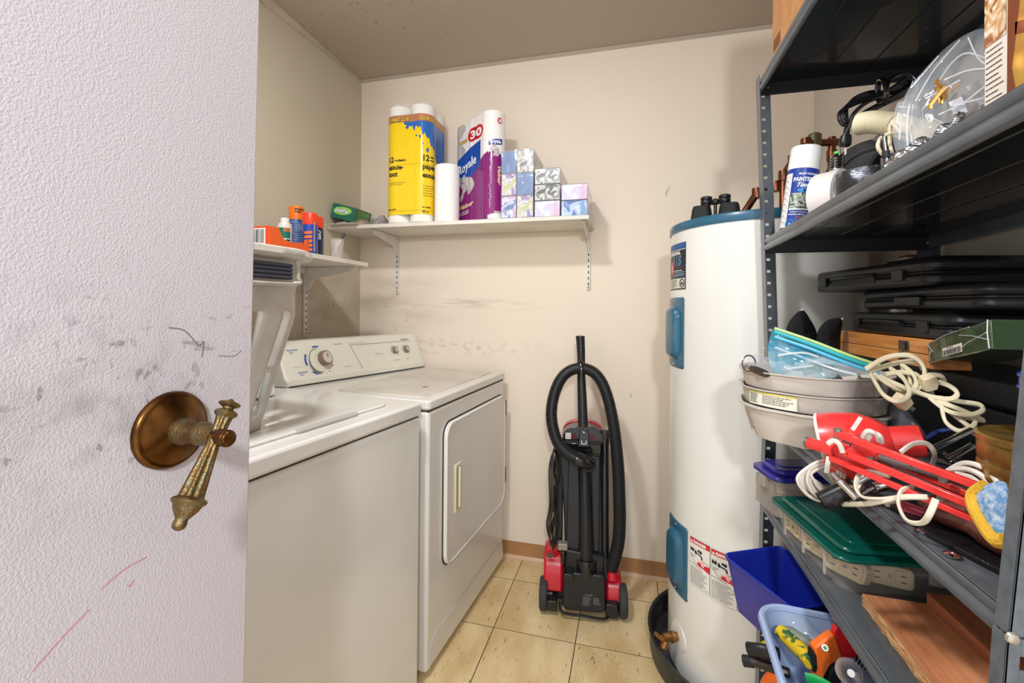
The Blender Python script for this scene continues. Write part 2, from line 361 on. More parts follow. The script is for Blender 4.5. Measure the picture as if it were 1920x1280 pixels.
# ================================================================ WASHER AND DRYER
SEAM = mat('dark_seam', (60, 56, 52), .7)
PHW, PHD = R(8), R(4.5)
wz = .911
wa = thing('washing_machine', 'white top-loading washing machine nearest the door, with laundry basket on it', 'washing machine', (-.613, 1.275, 0), (0, 0, -PHW))
MB().box(-.58, -.006, -.69, -.004, .02, wz-.05).ob('cabinet', WHITE, wa, bevel=.012, seg=3)
MB().box(-.578, -.012, -.685, -.008, wz-.052, wz-.043).ob('seam', SEAM, wa)
b = MB(); b.prism(rrect(-.585, 0, -.695, 0, .018), wz-.045, wz-.004); b.ob('top_panel', WHITE, wa, bevel=.008, seg=3)
lid = MB(); lid.prism(rrect(-.43, -.062, -.61, -.085, .03), wz-.004, wz+.004); lidp = lid.ob('lid', WHITE, wa, bevel=.003)
b = MB(); b.prism(rrect(-.075, -.055, -.42, -.22, .009), wz-.0035, wz+.0045); b.ob('finger_recess', mat('recess_shadow_grey', (184, 180, 174), .4), lidp, bevel=.002)
cw = thing; cp = [(-.58, wz), (-.47, wz), (-.50, wz+.12), (-.535, wz+.168), (-.58, wz+.17)]
b = MB(); b.prism(cp, -.68, -.13, 'y'); b.ob('console', WHITE, wa, bevel=.006)
for sx in (-.56, -.05):
    for sy in (-.66, -.04): MB().cyl((sx, sy, 0), (sx, sy, .02), .018, .014).ob('foot', RUBBER, wa)
# dryer
dz = .905; DW = .712
dr = thing('clothes_dryer', 'white front-loading clothes dryer between the washer and the back wall', 'clothes dryer', (-.616, 1.322, 0), (0, 0, -PHD))
MB().box(-.64, -.004, .004, DW-.004, .02, dz-.042).ob('cabinet', WHITE, dr, bevel=.012, seg=3)
MB().box(-.63, -.008, .01, DW-.01, dz-.046, dz-.035).ob('seam', SEAM, dr)
b = MB(); b.prism(rrect(-.66, 0, 0, DW, .016), dz-.038, dz-.006); tp = b.ob('top_panel', WHITE, dr, bevel=.007, seg=3)
b = MB(); b.prism(rrect(-.40, -.045, .035, DW-.035, .03), dz-.008, dz-.002); b.ob('raised_top', mat('grubby_white_enamel', (214, 206, 194), .35, rgb2=(198, 190, 178), vscale=9), dr, bevel=.004)
MB().lathe([(.012, 0), (.010, .0006)], 14, (-.13, .20, dz-.0022)).tf(Matrix.Identity(4)).ob('rust_spot', mat('rust', (150, 96, 54), .8), tp)
# drum door, slightly proud with a raised rim and a dark reveal
D0, D1, Z0, Z1 = .105, .690, .305, .800
b = MB(); b.prism(rrect(D0-.004, D1+.004, Z0-.004, Z1+.004, .05, 8), -.0045, -.0025, 'x'); b.ob('reveal', SEAM, dr)
b = MB(); b.prism(rrect(D0, D1, Z0, Z1, .048, 8), -.004, .008, 'x'); dd = b.ob('door', WHITE, dr, bevel=.006, seg=3)
pz = [(.0085, p[0], p[1]) for p in rrect(D0+.006, D1-.006, Z0+.006, Z1-.006, .044, 8)]
MB().tube(pz, .003, 6, closed=True).ob('rim', WHITE, dd)
HND = mat('almond_plastic', (222, 212, 184), .35)
b = MB(); b.prism(rrect(.170, .222, .468, .640, .006), .0075, .013, 'x'); hh = b.ob('handle', HND, dd, bevel=.002)
b = MB(); b.prism(rrect(.180, .212, .480, .628, .004), .0128, .0134, 'x'); b.ob('handle_recess', mat('recess_shadow_tan', (150, 138, 116), .5), hh)
b = MB(); b.box(.011, .020, .192, .203, .482, .626); b.ob('grip_bar', HND, hh, bevel=.002)
for z in (.735, .425):
    h = MB().box(-.002, .012, D1-.004, D1+.014, z-.032, z+.032).ob('hinge', mat('hinge_steel', (120, 116, 110), .35, metal=.8), dr, bevel=.001)
    for k in (-.022, 0, .022): MB().cyl((.012, D1+.005, z+k), (.0135, D1+.005, z+k), .003, .002, 10).ob('screw', STEEL, h)
# kick panel crease
b = MB(); b.tube([(-.0035, p[0], p[1]) for p in [(.02, .03), (.03, .10), (.06, .118), (.66, .118), (.695, .10), (.70, .03)]], .0035, 6); b.ob('kick_crease', mat('enamel_crease', (186, 178, 170), .4), dr)
for sx in (-.58, -.06):
    for sy in (.06, .66): MB().cyl((sx, sy, 0), (sx, sy, .022), .018, .014).ob('foot', RUBBER, dr)
# console: front foot runs slightly askew, end cap rounded
def conpt(y, s):   # s = 0..1 from front foot over the face to the back
    t = (y-.02)/(DW-.04); xf = -.575+.150*t
    P = [(xf, dz), (xf-.002, dz+.022), (xf-.014, dz+.030), (xf-.055, dz+.140), (xf-.068, dz+.158), (xf-.085, dz+.163), (-.655, dz+.150), (-.655, dz)]
    return P
b = MB(); ys = [.004, .014]+[.014+(DW-.028)*i/10 for i in range(1, 10)]+[DW-.014]
for y in ys:
    k = .004 if y in (ys[0],) else 0
    b.v += [Vector((p[0]-(k if i < 6 else 0), y, max(dz-.006, p[1]-k))) for i, p in enumerate(conpt(y, 0))]
n = 8
for j in range(len(ys)-1):
    for i in range(n): b.f.append((j*n+i, j*n+(i+1) % n, (j+1)*n+(i+1) % n, (j+1)*n+i)); b.m.append(0)
b.f += [tuple(range(n))[::-1], tuple((len(ys)-1)*n+i for i in range(n))]; b.m += [0, 0]
CONS = mat('console_almond_white', (226, 222, 206), .3, coat=.2)
con = b.ob('console', CONS, dr, bevel=.003)
b = MB(); e = conpt(DW-.014, 0); f = [(p[0]+(.003 if i < 6 else 0), p[1]+(.003 if 2 < i < 7 else 0)) for i, p in enumerate(e)]
b.add([(p[0], DW-.013, p[1]) for p in f]+[(p[0]-.012, DW, dz-.006+(p[1]-dz+.006)*.93) for p in f], [tuple(range(8))[::-1], tuple(range(8, 16))]+[(i, (i+1) % 8, (i+1) % 8+8, i+8) for i in range(8)])
b.ob('end_cap', CONS, con, bevel=.003)
def cf(y, h, off=.0006):    # point on the console face: y along, h 0..1 up
    P = conpt(y, 0); a, c = P[2], P[3]
    nx, nz = (c[1]-a[1]), -(c[0]-a[0]); l = math.hypot(nx, nz)
    return Vector((a[0]+(c[0]-a[0])*h+nx/l*off, y, a[1]+(c[1]-a[1])*h+nz/l*off))
def face(y0, h0): return lambda s, t: cf(y0+s, h0+t/.1175)
b = MB(); b.add([cf(.02, -.28), cf(DW-.02, -.28), cf(DW-.02, -.10), cf(.02, -.10)], [(0, 1, 2, 3)]); b.ob('lower_band', mat('pale_blue_band', (196, 206, 206), .35), con)
BROWN = mat('taupe_knob', (136, 112, 98), .35)
def knob(y, h, r, d, nm='knob'):
    o = cf(y, h, 0); P = conpt(y, 0); a, c = P[2], P[3]; nrm = Vector((c[1]-a[1], 0, -(c[0]-a[0]))).normalized()
    k = MB().lathe([(r, 0), (r*1.02, d*.3), (r*.95, d*.95), (r*.88, d)], 32, o, nrm).ob(nm, BROWN, con, bevel=.0008)
    MB().lathe([(r*.78, 0), (r*.76, .0012)], 28, o+nrm*d, nrm).ob('cap', mat('knob_cap', (206, 198, 188), .3), k)
    MB().box(-.001, .001, -.002, .002, 0, r*.5).tf(Matrix.Translation(o+nrm*(d+.001))).ob('pointer', BROWN, k)
    return k
cdial = .155
o = cf(cdial, .46, 0); P = conpt(.1, 0); nrm = Vector((P[3][1]-P[2][1], 0, -(P[3][0]-P[2][0]))).normalized()
MB().lathe([(.050, 0), (.050, .0008)], 40, o, nrm).ob('dial_outline', mat('dial_grey', (110, 104, 100), .4), con)
MB().lathe([(.0475, 0), (.0465, .003), (.030, .006)], 40, o, nrm).ob('dial_skirt', CONS, con)
knob(cdial+.018, .50, .030, .024)
knob(.545, .55, .0165, .014); knob(.615, .55, .0165, .014)
def arc(y, h, r0, r1, a0, a1, m):
    b = MB(); n = 14
    q = lambda a, r: cf(y+r*cos(a), h+r*sin(a)/.1175, .0009)
    b.grid(lambda u, v: q(R(a0+(a1-a0)*u), r0+(r1-r0)*v), n, 1); b.ob('dial_arc', m, con, smooth=0)
arc(cdial, .46, .054, .061, 150, 195, BLUEINK); arc(cdial, .46, .054, .060, 78, 105, BLUEINK); arc(cdial, .46, .054, .061, 225, 268, BLUEINK)
for a in (15, 330, 300, 285): arc(cdial, .46, .056, .060, a, a+5, RED)
text('Automatic\n   Dry', .0105, BLUEINK, con, face(.035, .86), bold=.0002)
text('Automatic\n   Dry', .0095, BLUEINK, con, face(.055, .10), bold=.0002)
text('Timed Dry', .0095, BLUEINK, con, face(.235, .95))
text('Cool Down', .007, GREYINK, con, face(.255, .12)); text('Press Control', .006, GREYINK, con, face(.045, .30))
b = MB(); b.add([cf(.31, .97), cf(.312, .97), cf(.345, -.02), cf(.343, -.02)], [(0, 1, 2, 3)]); b.add([cf(.316, .90), cf(.66, .90), cf(.66, .885), cf(.316, .885)], [(0, 1, 2, 3)]); b.ob('printed_rule', mat('slate_ink', (84, 96, 120), .5), con, smooth=0)
text('Commercial Quality Dryer', .0065, GREYINK, con, face(.32, .94)); text('6 CYCLES\n3 TEMPERATURES', .006, GREYINK, con, face(.43, .48))
text('Whirlpool', .011, INK, con, face(.60, .93), shear=.3, bold=.0002)
text('End of Cycle', .007, INK, con, face(.525, .12)); text('Temp', .007, INK, con, face(.60, .12)); arc(.545, .55, .019, .0205, 90, 250, INK); arc(.615, .55, .019, .0205, 110, 330, BLUEINK)
# ================================================================ SHELF ON THE BACK WALL
ZS = 1.575; SHM = mat('white_melamine_shelf', (232, 226, 214), .45, var=.06, vscale=6)
sh = thing('wall_shelf', 'long white board shelf on slotted brackets on the back wall', 'shelf', (0, 0, 0))
MB().box(XL+.002, -.160, 1.825, YB-.004, ZS-.017, ZS).ob('board', SHM, sh, bevel=.0015)
SLOT = mat('dark_slot', (52, 44, 40), .7)
def bracket(parent, x, y0, z1, zlow, dirn='y', L=.24, parentname='upright'):
    """slotted upright on the wall plus a tapering arm under the board; built facing -y then turned"""
    M = Matrix.Identity(4) if dirn == 'y' else Matrix.Rotation(R(90), 4, 'Z')
    T_ = Matrix.Translation((x, y0, 0)) @ M
    u = MB().box(-.008, .008, -.011, -.0005, zlow, z1+.0).tf(T_).ob('upright', WTRIM, parent, bevel=.001)
    z = zlow+.02; s = MB()
    while z < z1-.03:
        s.box(-.0022, .0022, -.0116, -.0108, z, z+.013).tf(Matrix.Identity(4)); z += .027
    s.tf(T_); s.ob('slot', SLOT, u, smooth=0)['kind'] = 'stuff'
    a = MB(); a.prism([(-.011, z1-.002), (-L, z1-.002), (-L-.004, z1-.008), (-L+.02, z1-.022), (-.05, z1-.052), (-.026, z1-.095), (-.011, z1-.10)], -.003, .003, 'x'); a.box(-.009, .009, -L, -.011, z1-.003, z1-.001)
    a.tf(T_).ob('bracket_arm', WTRIM, parent, bevel=.0008)
    for zz in (z1-.03, zlow+.01): MB().cyl((0, -.0118, zz), (0, -.0135, zz), .004, .003, 10).tf(T_).ob('screw', mat('old_screw', (110, 104, 96), .5, metal=.6), u)
bracket(sh, -1.155, YB, ZS-.018, 1.268); bracket(sh, -.183, YB, ZS-.018, 1.283)
for x, y in ((-1.25, 2.06), (-1.18, 2.0), (-1.12, 1.88)): MB().cyl((x, y, ZS-.0172), (x, y, ZS-.0185), .003, .003, 8).ob('screw', SLOT, sh)
# ---- shelf on the left wall
ZL = 1.385
sl = thing('wall_shelf', 'short white shelf on the left wall holding spray cans', 'shelf', (0, 0, 0))
MB().box(XL+.002, -1.078, .75, 1.70, ZL-.017, ZL).ob('board', SHM, sl, bevel=.0015)
bracket(sl, XL, 1.672, ZL-.018, 1.07, 'x', L=.25)
MB().box(XL+.001, XL+.014, .8, 1.66, ZL-.045, ZL-.018).ob('wall_batten', WTRIM, sl, bevel=.001)

# ================================================================ PAPER GOODS ON THE SHELF
PAPER = mat('white_paper_roll', (244, 240, 232), .8, bump=.35, bscale=700)
FILM = mat('clear_plastic_film', (240, 242, 245), .08, alpha=.16, bump=.6, bscale=60, spec=1.0)
def mix_film(): return FILM
YEL = mat('yellow_wrapper', (246, 208, 22), .16, coat=.6, bump=.25, bscale=22)
BAND = mat('bronze_band', (186, 122, 84), .2, coat=.5); SPL = mat('splash_blue', (44, 104, 184), .18, coat=.5)
def outline(x0, y0, nx, ny, r):
    """perimeter of nx x ny rolls hugged by film: lobes with shallow valleys; starts front left going right, then back"""
    P = []
    def lobes(c0, d, nrm, n):
        for k in range(n):
            c = c0+d*(2*r*k)
            a0 = -1 if k == 0 else -.34; a1 = 1 if k == n-1 else .34
            for i in range(9):
                t = a0+(a1-a0)*i/8; ang = t*pi/4 if abs(t) == 1 else t*pi/4
                t2 = t*(pi/4); P.append(c+(nrm*cos(t2)+d*sin(t2))*r)
    W, D = nx*2*r, ny*2*r
    ex, ey = Vector((1, 0)), Vector((0, 1))
    lobes(Vector((x0+r, y0+r)), ex, -ey, nx); lobes(Vector((x0+W-r, y0+r)), ey, ex, ny)
    lobes(Vector((x0+W-r, y0+D-r)), -ex, ey, nx); lobes(Vector((x0+r, y0+D-r)), -ey, -ex, ny)
    return P
def wrapfn(P):
    n = len(P); L = [0]
    for i in range(n): L.append(L[-1]+(P[(i+1) % n]-P[i]).length)
    def q(s, z, off=0):
        s %= L[-1]
        import bisect
        i = min(bisect.bisect_right(L, s)-1, n-1); t = (s-L[i])/max(1e-9, L[i+1]-L[i]); a, c = P[i], P[(i+1) % n]; p = a+(c-a)*t
        nr = Vector((c.y-a.y, -(c.x-a.x)))
        if nr.length > 1e-9: p = p+nr.normalized()*off
        return Vector((p.x, p.y, z))
    return q, L[-1], L
pk = thing('paper_towel_pack', 'tall yellow wrapped twelve-roll paper towel pack', 'paper towels', (-1.086, 1.832, ZS))
r = .0552; Pq = outline(0, 0, 2, 2, r); q, per, _L = wrapfn(Pq)
for ix in range(2):
    for iy in range(2):
        for k in range(2):
            MB().lathe([(.018, 0), (r*.90, 0), (r*.985, .004), (r*.985, .258), (r*.90, .264), (.018, .264)], 32, (r+2*r*ix, r+2*r*iy, .002+.268*k)).ob('roll', PAPER, pk)
zb, zt_ = .038, .486
sfront = 2*2*r*.92
def col(u, v):
    s = u*per; z = zb+(zt_-zb)*v; bow = .010*cos(min(s, .4)/.4*pi)
    top = zt_-.040-(.0 if s < .1 else .0)
    if s < .44 and z > zt_-.034: return 1
    # blue splash hanging below the band on the right-hand side, dripping lower to the right
    if .085 < s < .43:
        d = (s-.085)/.345; low = zt_-.042-.016*sin(min(1, d*5)*pi/2)-.42*max(0, d-.22)-.012*max(0, sin(s*150))*(d > .12)-.006*sin(s*330)*(d > .1)
        if z > low: return 2
    for (cs, cz, rs, rz) in ((.105, .432, .007, .010), (.100, .428, .006, .006), (.150, .388, .005, .006), (.165, .383, .004, .008), (.176, .352, .004, .006), (.20, .325, .005, .012)):
        if ((s-cs)/rs)**2+((z-cz)/rz)**2 < 1: return 2
    return 0
b = MB(); b.grid(lambda u, v: q(u*per, zb+(zt_-zb)*v, .0012), 200, 110, mf=col); wr = b.ob('wrapper', [YEL, BAND, SPL], pk, smooth=60)
b = MB(); b.grid(lambda u, v: q(u*per, .487+.051*v, .0012+.0008*sin(40*u+9*v)), 120, 3); b.grid(lambda u, v: (lambda p: Vector((r*2+(p.x-2*r)*(1-v), r*2+(p.y-2*r)*(1-v), .538+.006*sin(v*3)+.003*sin(u*40))))(q(u*per, 0, .002)), 60, 4); b.ob('clear_film', FILM, pk, smooth=60)
fw = lambda s0, z0, off=.0022: (lambda s, t: q(s0+s, z0+t, off))
YI = mat('cream_lettering', (250, 226, 150), .4)
text('FORMAT CLUB', .0215, INK, wr, fw(.0075, .4575, .0016), sx=.72, shear=.25, bold=.0016); text('FORMAT CLUB', .0215, mat('yellow_ink', (252, 214, 60), .4), wr, fw(.0065, .4585), sx=.72, shear=.25, bold=.0004)
text('CLUB SIZE', .0215, INK, wr, fw(.1635, .4575, .0016), sx=.8, shear=.25, bold=.0016); text('CLUB SIZE', .0215, mat('yellow_ink', (252, 214, 60), .4), wr, fw(.1625, .4585), sx=.8, shear=.25, bold=.0004)
text('FORMAT', .0195, mat('yellow_ink', (252, 214, 60), .4), wr, fw(.262, .4585), sx=.9, shear=.25)
text('12', .034, INK, wr, fw(.009, .276), bold=.0012, sx=.85); text('rouleaux', .0155, INK, wr, fw(.041, .279), bold=.0006)
text('essuie-', .031, INK, wr, fw(.009, .243), bold=.0011, sx=.88); text('tout', .031, INK, wr, fw(.009, .212), bold=.0011, sx=.88)
text('12', .038, INK, wr, fw(.176, .276), bold=.0012, sx=.85); text('rolls\nroul.', .014, INK, wr, fw(.211, .292), bold=.0005)
text('paper', .033, INK, wr, fw(.178, .240), bold=.0011, sx=.88); text('essuie', .033, INK, wr, fw(.178, .202), bold=.0011, sx=.88)
text('absorbent and convenient\nstrong multi-purpose', .0078, INK, wr, fw(.012, .181)); text('sans nom', .0115, INK, wr, fw(.008, .060), bold=.0004)
text('no name', .0115, INK, wr, fw(.178, .066), bold=.0004); text('45 m', .015, INK, wr, fw(.178, .044), bold=.0004)
lines(fw(0, 0), .18, .24, .17, .115, 5, INK, wr, th=.0022, seed=4)
quad(fw(0, 0), .0, .31, .0545, .0558, mat('dull_gold_line', (176, 140, 40), .4), wr, 'seam_line', 60)
quad(fw(0, 0), .07, .31, .262, .2632, mat('dull_gold_line', (176, 140, 40), .4), wr, 'seam_line', 60)
# single roll
rl = thing('paper_towel_roll', 'single white paper towel roll between the yellow and purple packs', 'paper towel roll', (-.800, 1.888, ZS))
MB().lathe([(.019, .0), (.052, 0), (.0555, .003), (.0555, .252), (.053, .256), (.019, .256)], 48).ob('paper', mat('quilted_paper', (246, 243, 238), .85, bump=.8, bscale=260), rl)
MB().lathe([(.0185, .0), (.0185, .256), (.0175, .256), (.0175, 0)], 24).ob('core', mat('cardboard_core', (170, 140, 104), .8), rl)
# purple and white tissue pack
PUR = mat('purple_wrapper', (134, 30, 112), .16, coat=.5, bump=.3, bscale=30); WFI = mat('white_wrapper_film', (242, 238, 236), .14, coat=.6, bump=.4, bscale=26)
GRF = mat('grey_see_through_film', (188, 184, 180), .14, coat=.6, bump=.4, bscale=26)
ty = thing('toilet_paper_pack', 'tall purple and white toilet paper pack with a blue crest', 'toilet paper', (-.747-.0716+.003, 2.010+(-.0088), ZS), (0, 0, R(-38)))
r2 = .051; q2, per2, L2 = wrapfn(outline(0, 0, 3, 1, r2)); H2 = .468; FE = L2[26]; fr = FE-.014
for ix in range(3):
    for k in range(4):
        MB().lathe([(.02, 0), (r2*.93, 0), (r2*.97, .004), (r2*.97, .108), (r2*.93, .112), (.02, .112)], 24, (r2+2*r2*ix, r2, .003+.114*k)).ob('roll', PAPER, ty)
KF = (fr-.004)/.112
def diag(u, v):
    s = u*per2; z = H2*v
    if s < fr:
        s = s/KF
        if s < .030+.010*sin(z*60) and z > .30: return 2
        return 0 if z < .190+.10*(s/.112)**1.3 else 1
    if s < fr+.13: return 0 if (z < .285+.010*sin((s-fr)*60) and z > .016+.01*sin((s-fr)*30)) else 1
    return 0 if z < .28 else 1
b = MB(); b.grid(lambda u, v: q2(u*per2, .003+(H2-.004)*v, .0012), 220, 110, mf=diag)
def topf(u, v):
    p = q2(u*per2, 0, .0012); c = min(max(p.x, r2*.9), 5.1*r2); return Vector((c+(p.x-c)*(1-v), r2+(p.y-r2)*(1-v), H2-.001+.010*sin(v*pi/2)+.002*sin(u*60)*sin(v*pi)))
b.grid(topf, 120, 6, m=1)
w2 = b.ob('wrapper', [PUR, WFI, GRF], ty, smooth=60)
def fy(s0, z0, off=.0020):
    return (lambda s, t: q2(s0+s, z0+t, off)) if s0 >= fr-.001 else (lambda s, t: q2((s0+s)*KF+.002, z0+t, off))
RB = mat('royal_blue_crest', (30, 74, 166), .2, coat=.4)
def crest(s0, z0, w_, h_):
    b = MB(); f = fy(s0, z0, .0016)
    b.grid(lambda u, v: f(u*w_, (lambda lo, hi: lo+(hi-lo)*v)(h_*.22*u-h_*.10*sin(u*pi), h_*(.62+.38*u)+h_*.05*sin(u*pi))), 40, 1)
    b.ob('crest', RB, w2, smooth=60)
crest(.002, .205, .090, .150); _c1 = fy(0, 0, .0022); text('Royale', .058, WHITEINK, w2, (lambda s, t: _c1(.012+s, .236+t+.42*s)), sx=.42, bold=.0012)
crest(fr+.004, .318, .062, .030); text('Royale', .022, WHITEINK, w2, fy(fr+.007, .327, .0022), sx=.85, bold=.0007)
def badge(s, z, k):
    b = MB(); n = 20; f = fy(s, z, .0017)
    for j, (cx, sc) in enumerate(((.0, 1), (.012, 1.0))):
        b.grid(lambda u, v, cx=cx: f((cx+.0125*v*cos(2*pi*u))*k, .0215*v*sin(2*pi*u)*k), n, 6)
    b.ob('badge', RED, w2, smooth=0); text('30', .033*k, WHITEINK, w2, (lambda a, c: fy(s, z, .0023)(a-.006*k, c-.012*k)), bold=.0012*k, sx=.8)
badge(.066, .395, 1.45); badge(fr+.048, .424, .62)
GOLD = mat('pale_gold_print', (196, 164, 90), .4)
quad(fy(0, 0, .0017), .018, .046, .375, .392, GOLD, w2, 'gold_flash', 4); quad(fy(0, 0, .0017), fr+.012, fr+.042, .425, .435, GOLD, w2, 'gold_flash', 4)
def blob(pts, m, f, nm='cat_print'):
    P = spline([(p[0], p[1], 0) for p in pts], 5, True); c = sum((p for p in P), Vector())/len(P)
    n = len(P); b = MB(); b.add([f(c.x+(p.x-c.x)*k/7, c.y+(p.y-c.y)*k/7) for k in range(8) for p in P], [(k*n+i, k*n+(i+1) % n, (k+1)*n+(i+1) % n, (k+1)*n+i) for k in range(7) for i in range(n)]); b.ob(nm, m, w2, smooth=0)
CATM = mat('pale_grey_fur_print', (208, 200, 198), .5, rgb2=(168, 160, 160), vscale=60)
blob([(.018, .205), (.020, .226), (.028, .222), (.036, .232), (.042, .218), (.062, .206), (.072, .170), (.064, .150), (.052, .132), (.050, .155), (.038, .150), (.030, .118), (.022, .112), (.020, .128), (.030, .162), (.022, .180)], CATM, fy(0, 0, .0018))
blob([(.027, .195), (.030, .199), (.032, .194), (.029, .191)], INK, fy(0, 0, .0021), 'cat_eye')
blob([(.008, .300), (.018, .317), (.030, .318), (.046, .305), (.052, .282), (.040, .270), (.022, .274), (.026, .288)], CATM, fy(fr, 0, .0018))
blob([(.028, .318), (.030, .326), (.036, .322), (.034, .316)], mat('pink_ear_print', (226, 110, 110), .5), fy(fr, 0, .002), 'ear_print')
CREAM = mat('cream_script', (248, 224, 170), .4)
text('Velour', .030, CREAM, w2, (lambda s, t: _c1(.016+s, .072+t+.18*s)), sx=.62, shear=.35, bold=.0007)
text('plush & thick\nultra-douillet', .0095, WHITEINK, w2, (lambda s, t: _c1(.016+s, .054+t+.15*s)), bold=.0002, sx=.75)
text('Velour', .024, CREAM, w2, (lambda s, t: q2(fr+.044+t, .235-s, .0022)), shear=.35, bold=.0006, sx=1.25); text('MADE IN\nCANADA', .0085, WHITEINK, w2, fy(fr+.030, .030, .0022), bold=.0002)
FOIL = mat('crinkled_film_glint', (236, 214, 232), .08, coat=1, bump=1.0, bscale=60)
rr_ = random.Random(3); b = MB(); zz = .05
while zz < .27:
    s_ = fr+.012+rr_.uniform(-.004, .004); b.tube([q2(s_, zz, .002), q2(s_+rr_.uniform(-.006, .006), zz+.007, .0026), q2(s_+rr_.uniform(-.005, .005), zz+.014, .002)], .0011, 4); zz += .011
b.ob('crinkle', FOIL, w2)
# tissue boxes
def floral(name, c1, c2, c3, sc):
    m = bpy.data.materials.new(name); m.use_nodes = True; nt = m.node_tree; N = nt.nodes; L = nt.links; b = N['Principled BSDF']; b.inputs['Roughness'].default_value = .22
    b.inputs['Coat Weight'].default_value = .5
    tc = N.new('ShaderNodeTexCoord'); n = N.new('ShaderNodeTexNoise'); n.inputs['Scale'].default_value = sc; n.inputs['Detail'].default_value = 1.5; n.inputs['Distortion'].default_value = 1.2
    L.new(tc.outputs['Object'], n.inputs[0]); r_ = N.new('ShaderNodeValToRGB'); e = r_.color_ramp.elements
    e[0].position = .38; e[0].color = lin(c1); e[1].position = .5; e[1].color = lin(c2); x = e.new(.62); x.color = lin(c3); L.new(n.outputs[0], r_.inputs[0]); L.new(r_.outputs[0], b.inputs['Base Color']); return m
FB = floral('blue_floral_card', (70, 110, 176), (226, 228, 244), (214, 160, 196), 28)
FBG = mat('plain_blue_card', (84, 124, 184), .3, rgb2=(64, 100, 160), vscale=20, coat=.4)
FG = floral('grey_petal_card', (90, 90, 90), (216, 214, 208), (150, 150, 148), 34)
FP = floral('meadow_floral_card', (196, 202, 130), (232, 224, 228), (150, 120, 180), 32)
FW = floral('white_floral_card', (240, 240, 250), (204, 206, 240), (232, 184, 210), 18)
FS = floral('sea_card', (74, 116, 178), (206, 218, 238), (130, 164, 208), 18)
GEDGE = mat('grey_box_edge', (110, 112, 118), .4)
TB = [('tissue_box', 'plain blue tissue box, top left of the tall stack', -.530, .066, .192, .094, FBG),
      ('tissue_box', 'silver grey petal tissue box, top right of the tall stack', -.462, .072, .192, .094, FG),
      ('tissue_box', 'yellow-green floral tissue box in the middle row beside the purple pack', -.530, .066, .098, .093, FP),
      ('tissue_box', 'deep blue tissue box in the middle row, right column of the tall stack', -.462, .072, .098, .093, FBG),
      ('tissue_box', 'light blue floral tissue box at the bottom left of the tall stack', -.530, .066, .003, .094, FB),
      ('tissue_box', 'mauve meadow tissue box at the bottom right of the tall stack', -.462, .072, .003, .094, FP),
      ('tissue_box', 'upper grey petal tissue box of the middle pile', -.386, .108, .138, .066, FG),
      ('tissue_box', 'lower grey petal tissue box of the middle pile', -.386, .108, .070, .067, FG),
      ('tissue_box', 'lilac floral tissue box at the bottom of the middle pile', -.386, .108, .002, .067, FW),
      ('tissue_box', 'white and lilac floral tissue box at the top of the right-end pile', -.274, .108, .066, .066, FW),
      ('tissue_box', 'blue sea-print tissue box at the bottom right end of the shelf', -.274, .108, .001, .064, FS)]
for k, (nm, lab, x, w_, z, h_, m) in enumerate(TB):
    t = thing(nm, lab, 'tissue box', (x, 1.838, ZS+z), (0, 0, 0), 'tissue boxes on the back shelf')
    MB().box(0, w_-.002, 0, .215, 0, h_-.0015).ob('carton', m, t, bevel=.0015)
    b = MB()
    for (a0, a1, b0, b1) in ((0, w_-.002, -.0005, .0015), (0, w_-.002, h_-.003, h_-.001)): b.box(a0, a1, -.0006, .0002, b0, b1)
    b.box(-.0005, .0012, -.0006, .0002, 0, h_-.002); b.box(w_-.0032, w_-.0015, -.0006, .0002, 0, h_-.002); b.ob('edge', GEDGE, t, smooth=0)
    P = [(w_/2+.020*cos(2*pi*i/20), .107+.05*sin(2*pi*i/20), h_-.0012) for i in range(20)]
    b = MB(); b.add(P, [tuple(range(20))]); b.ob('tissue_slot', WHITEINK, t, smooth=0)
b = MB(); Mf = MB()
fm = thing('shrink_wrap', 'clear shrink wrap sleeve over the tall stack of tissue boxes', 'plastic wrap', (-.531, 1.835, ZS+.001))
b = MB(); b.grid(lambda u, v: Vector((.139*u, -.0008-.0008*sin(17*u+9*v), .288*v)), 16, 16); b.grid(lambda u, v: Vector((.140+.0008*sin(20*u), .216*u, .288*v*(1-.0*u))), 10, 10); b.grid(lambda u, v: Vector((.139*u, .216*v, .290+.002*sin(9*u+7*v))), 10, 10); b.ob('sleeve', FILM, fm, smooth=60)
b = MB()
for (x0, z0, x1, z1) in ((.03, .14, .10, .20), (.06, .17, .13, .285), (.02, .04, .07, .16), (.085, .09, .125, .15), (.10, .03, .135, .12)):
    b.tube([(x0, -.002, z0), ((x0+x1)/2+.006, -.0032, (z0+z1)/2), (x1, -.002, z1)], .0007, 4)
b.ob('fold_glint', mat('film_highlight_fold', (240, 240, 245), .05, alpha=.55, coat=1), fm)

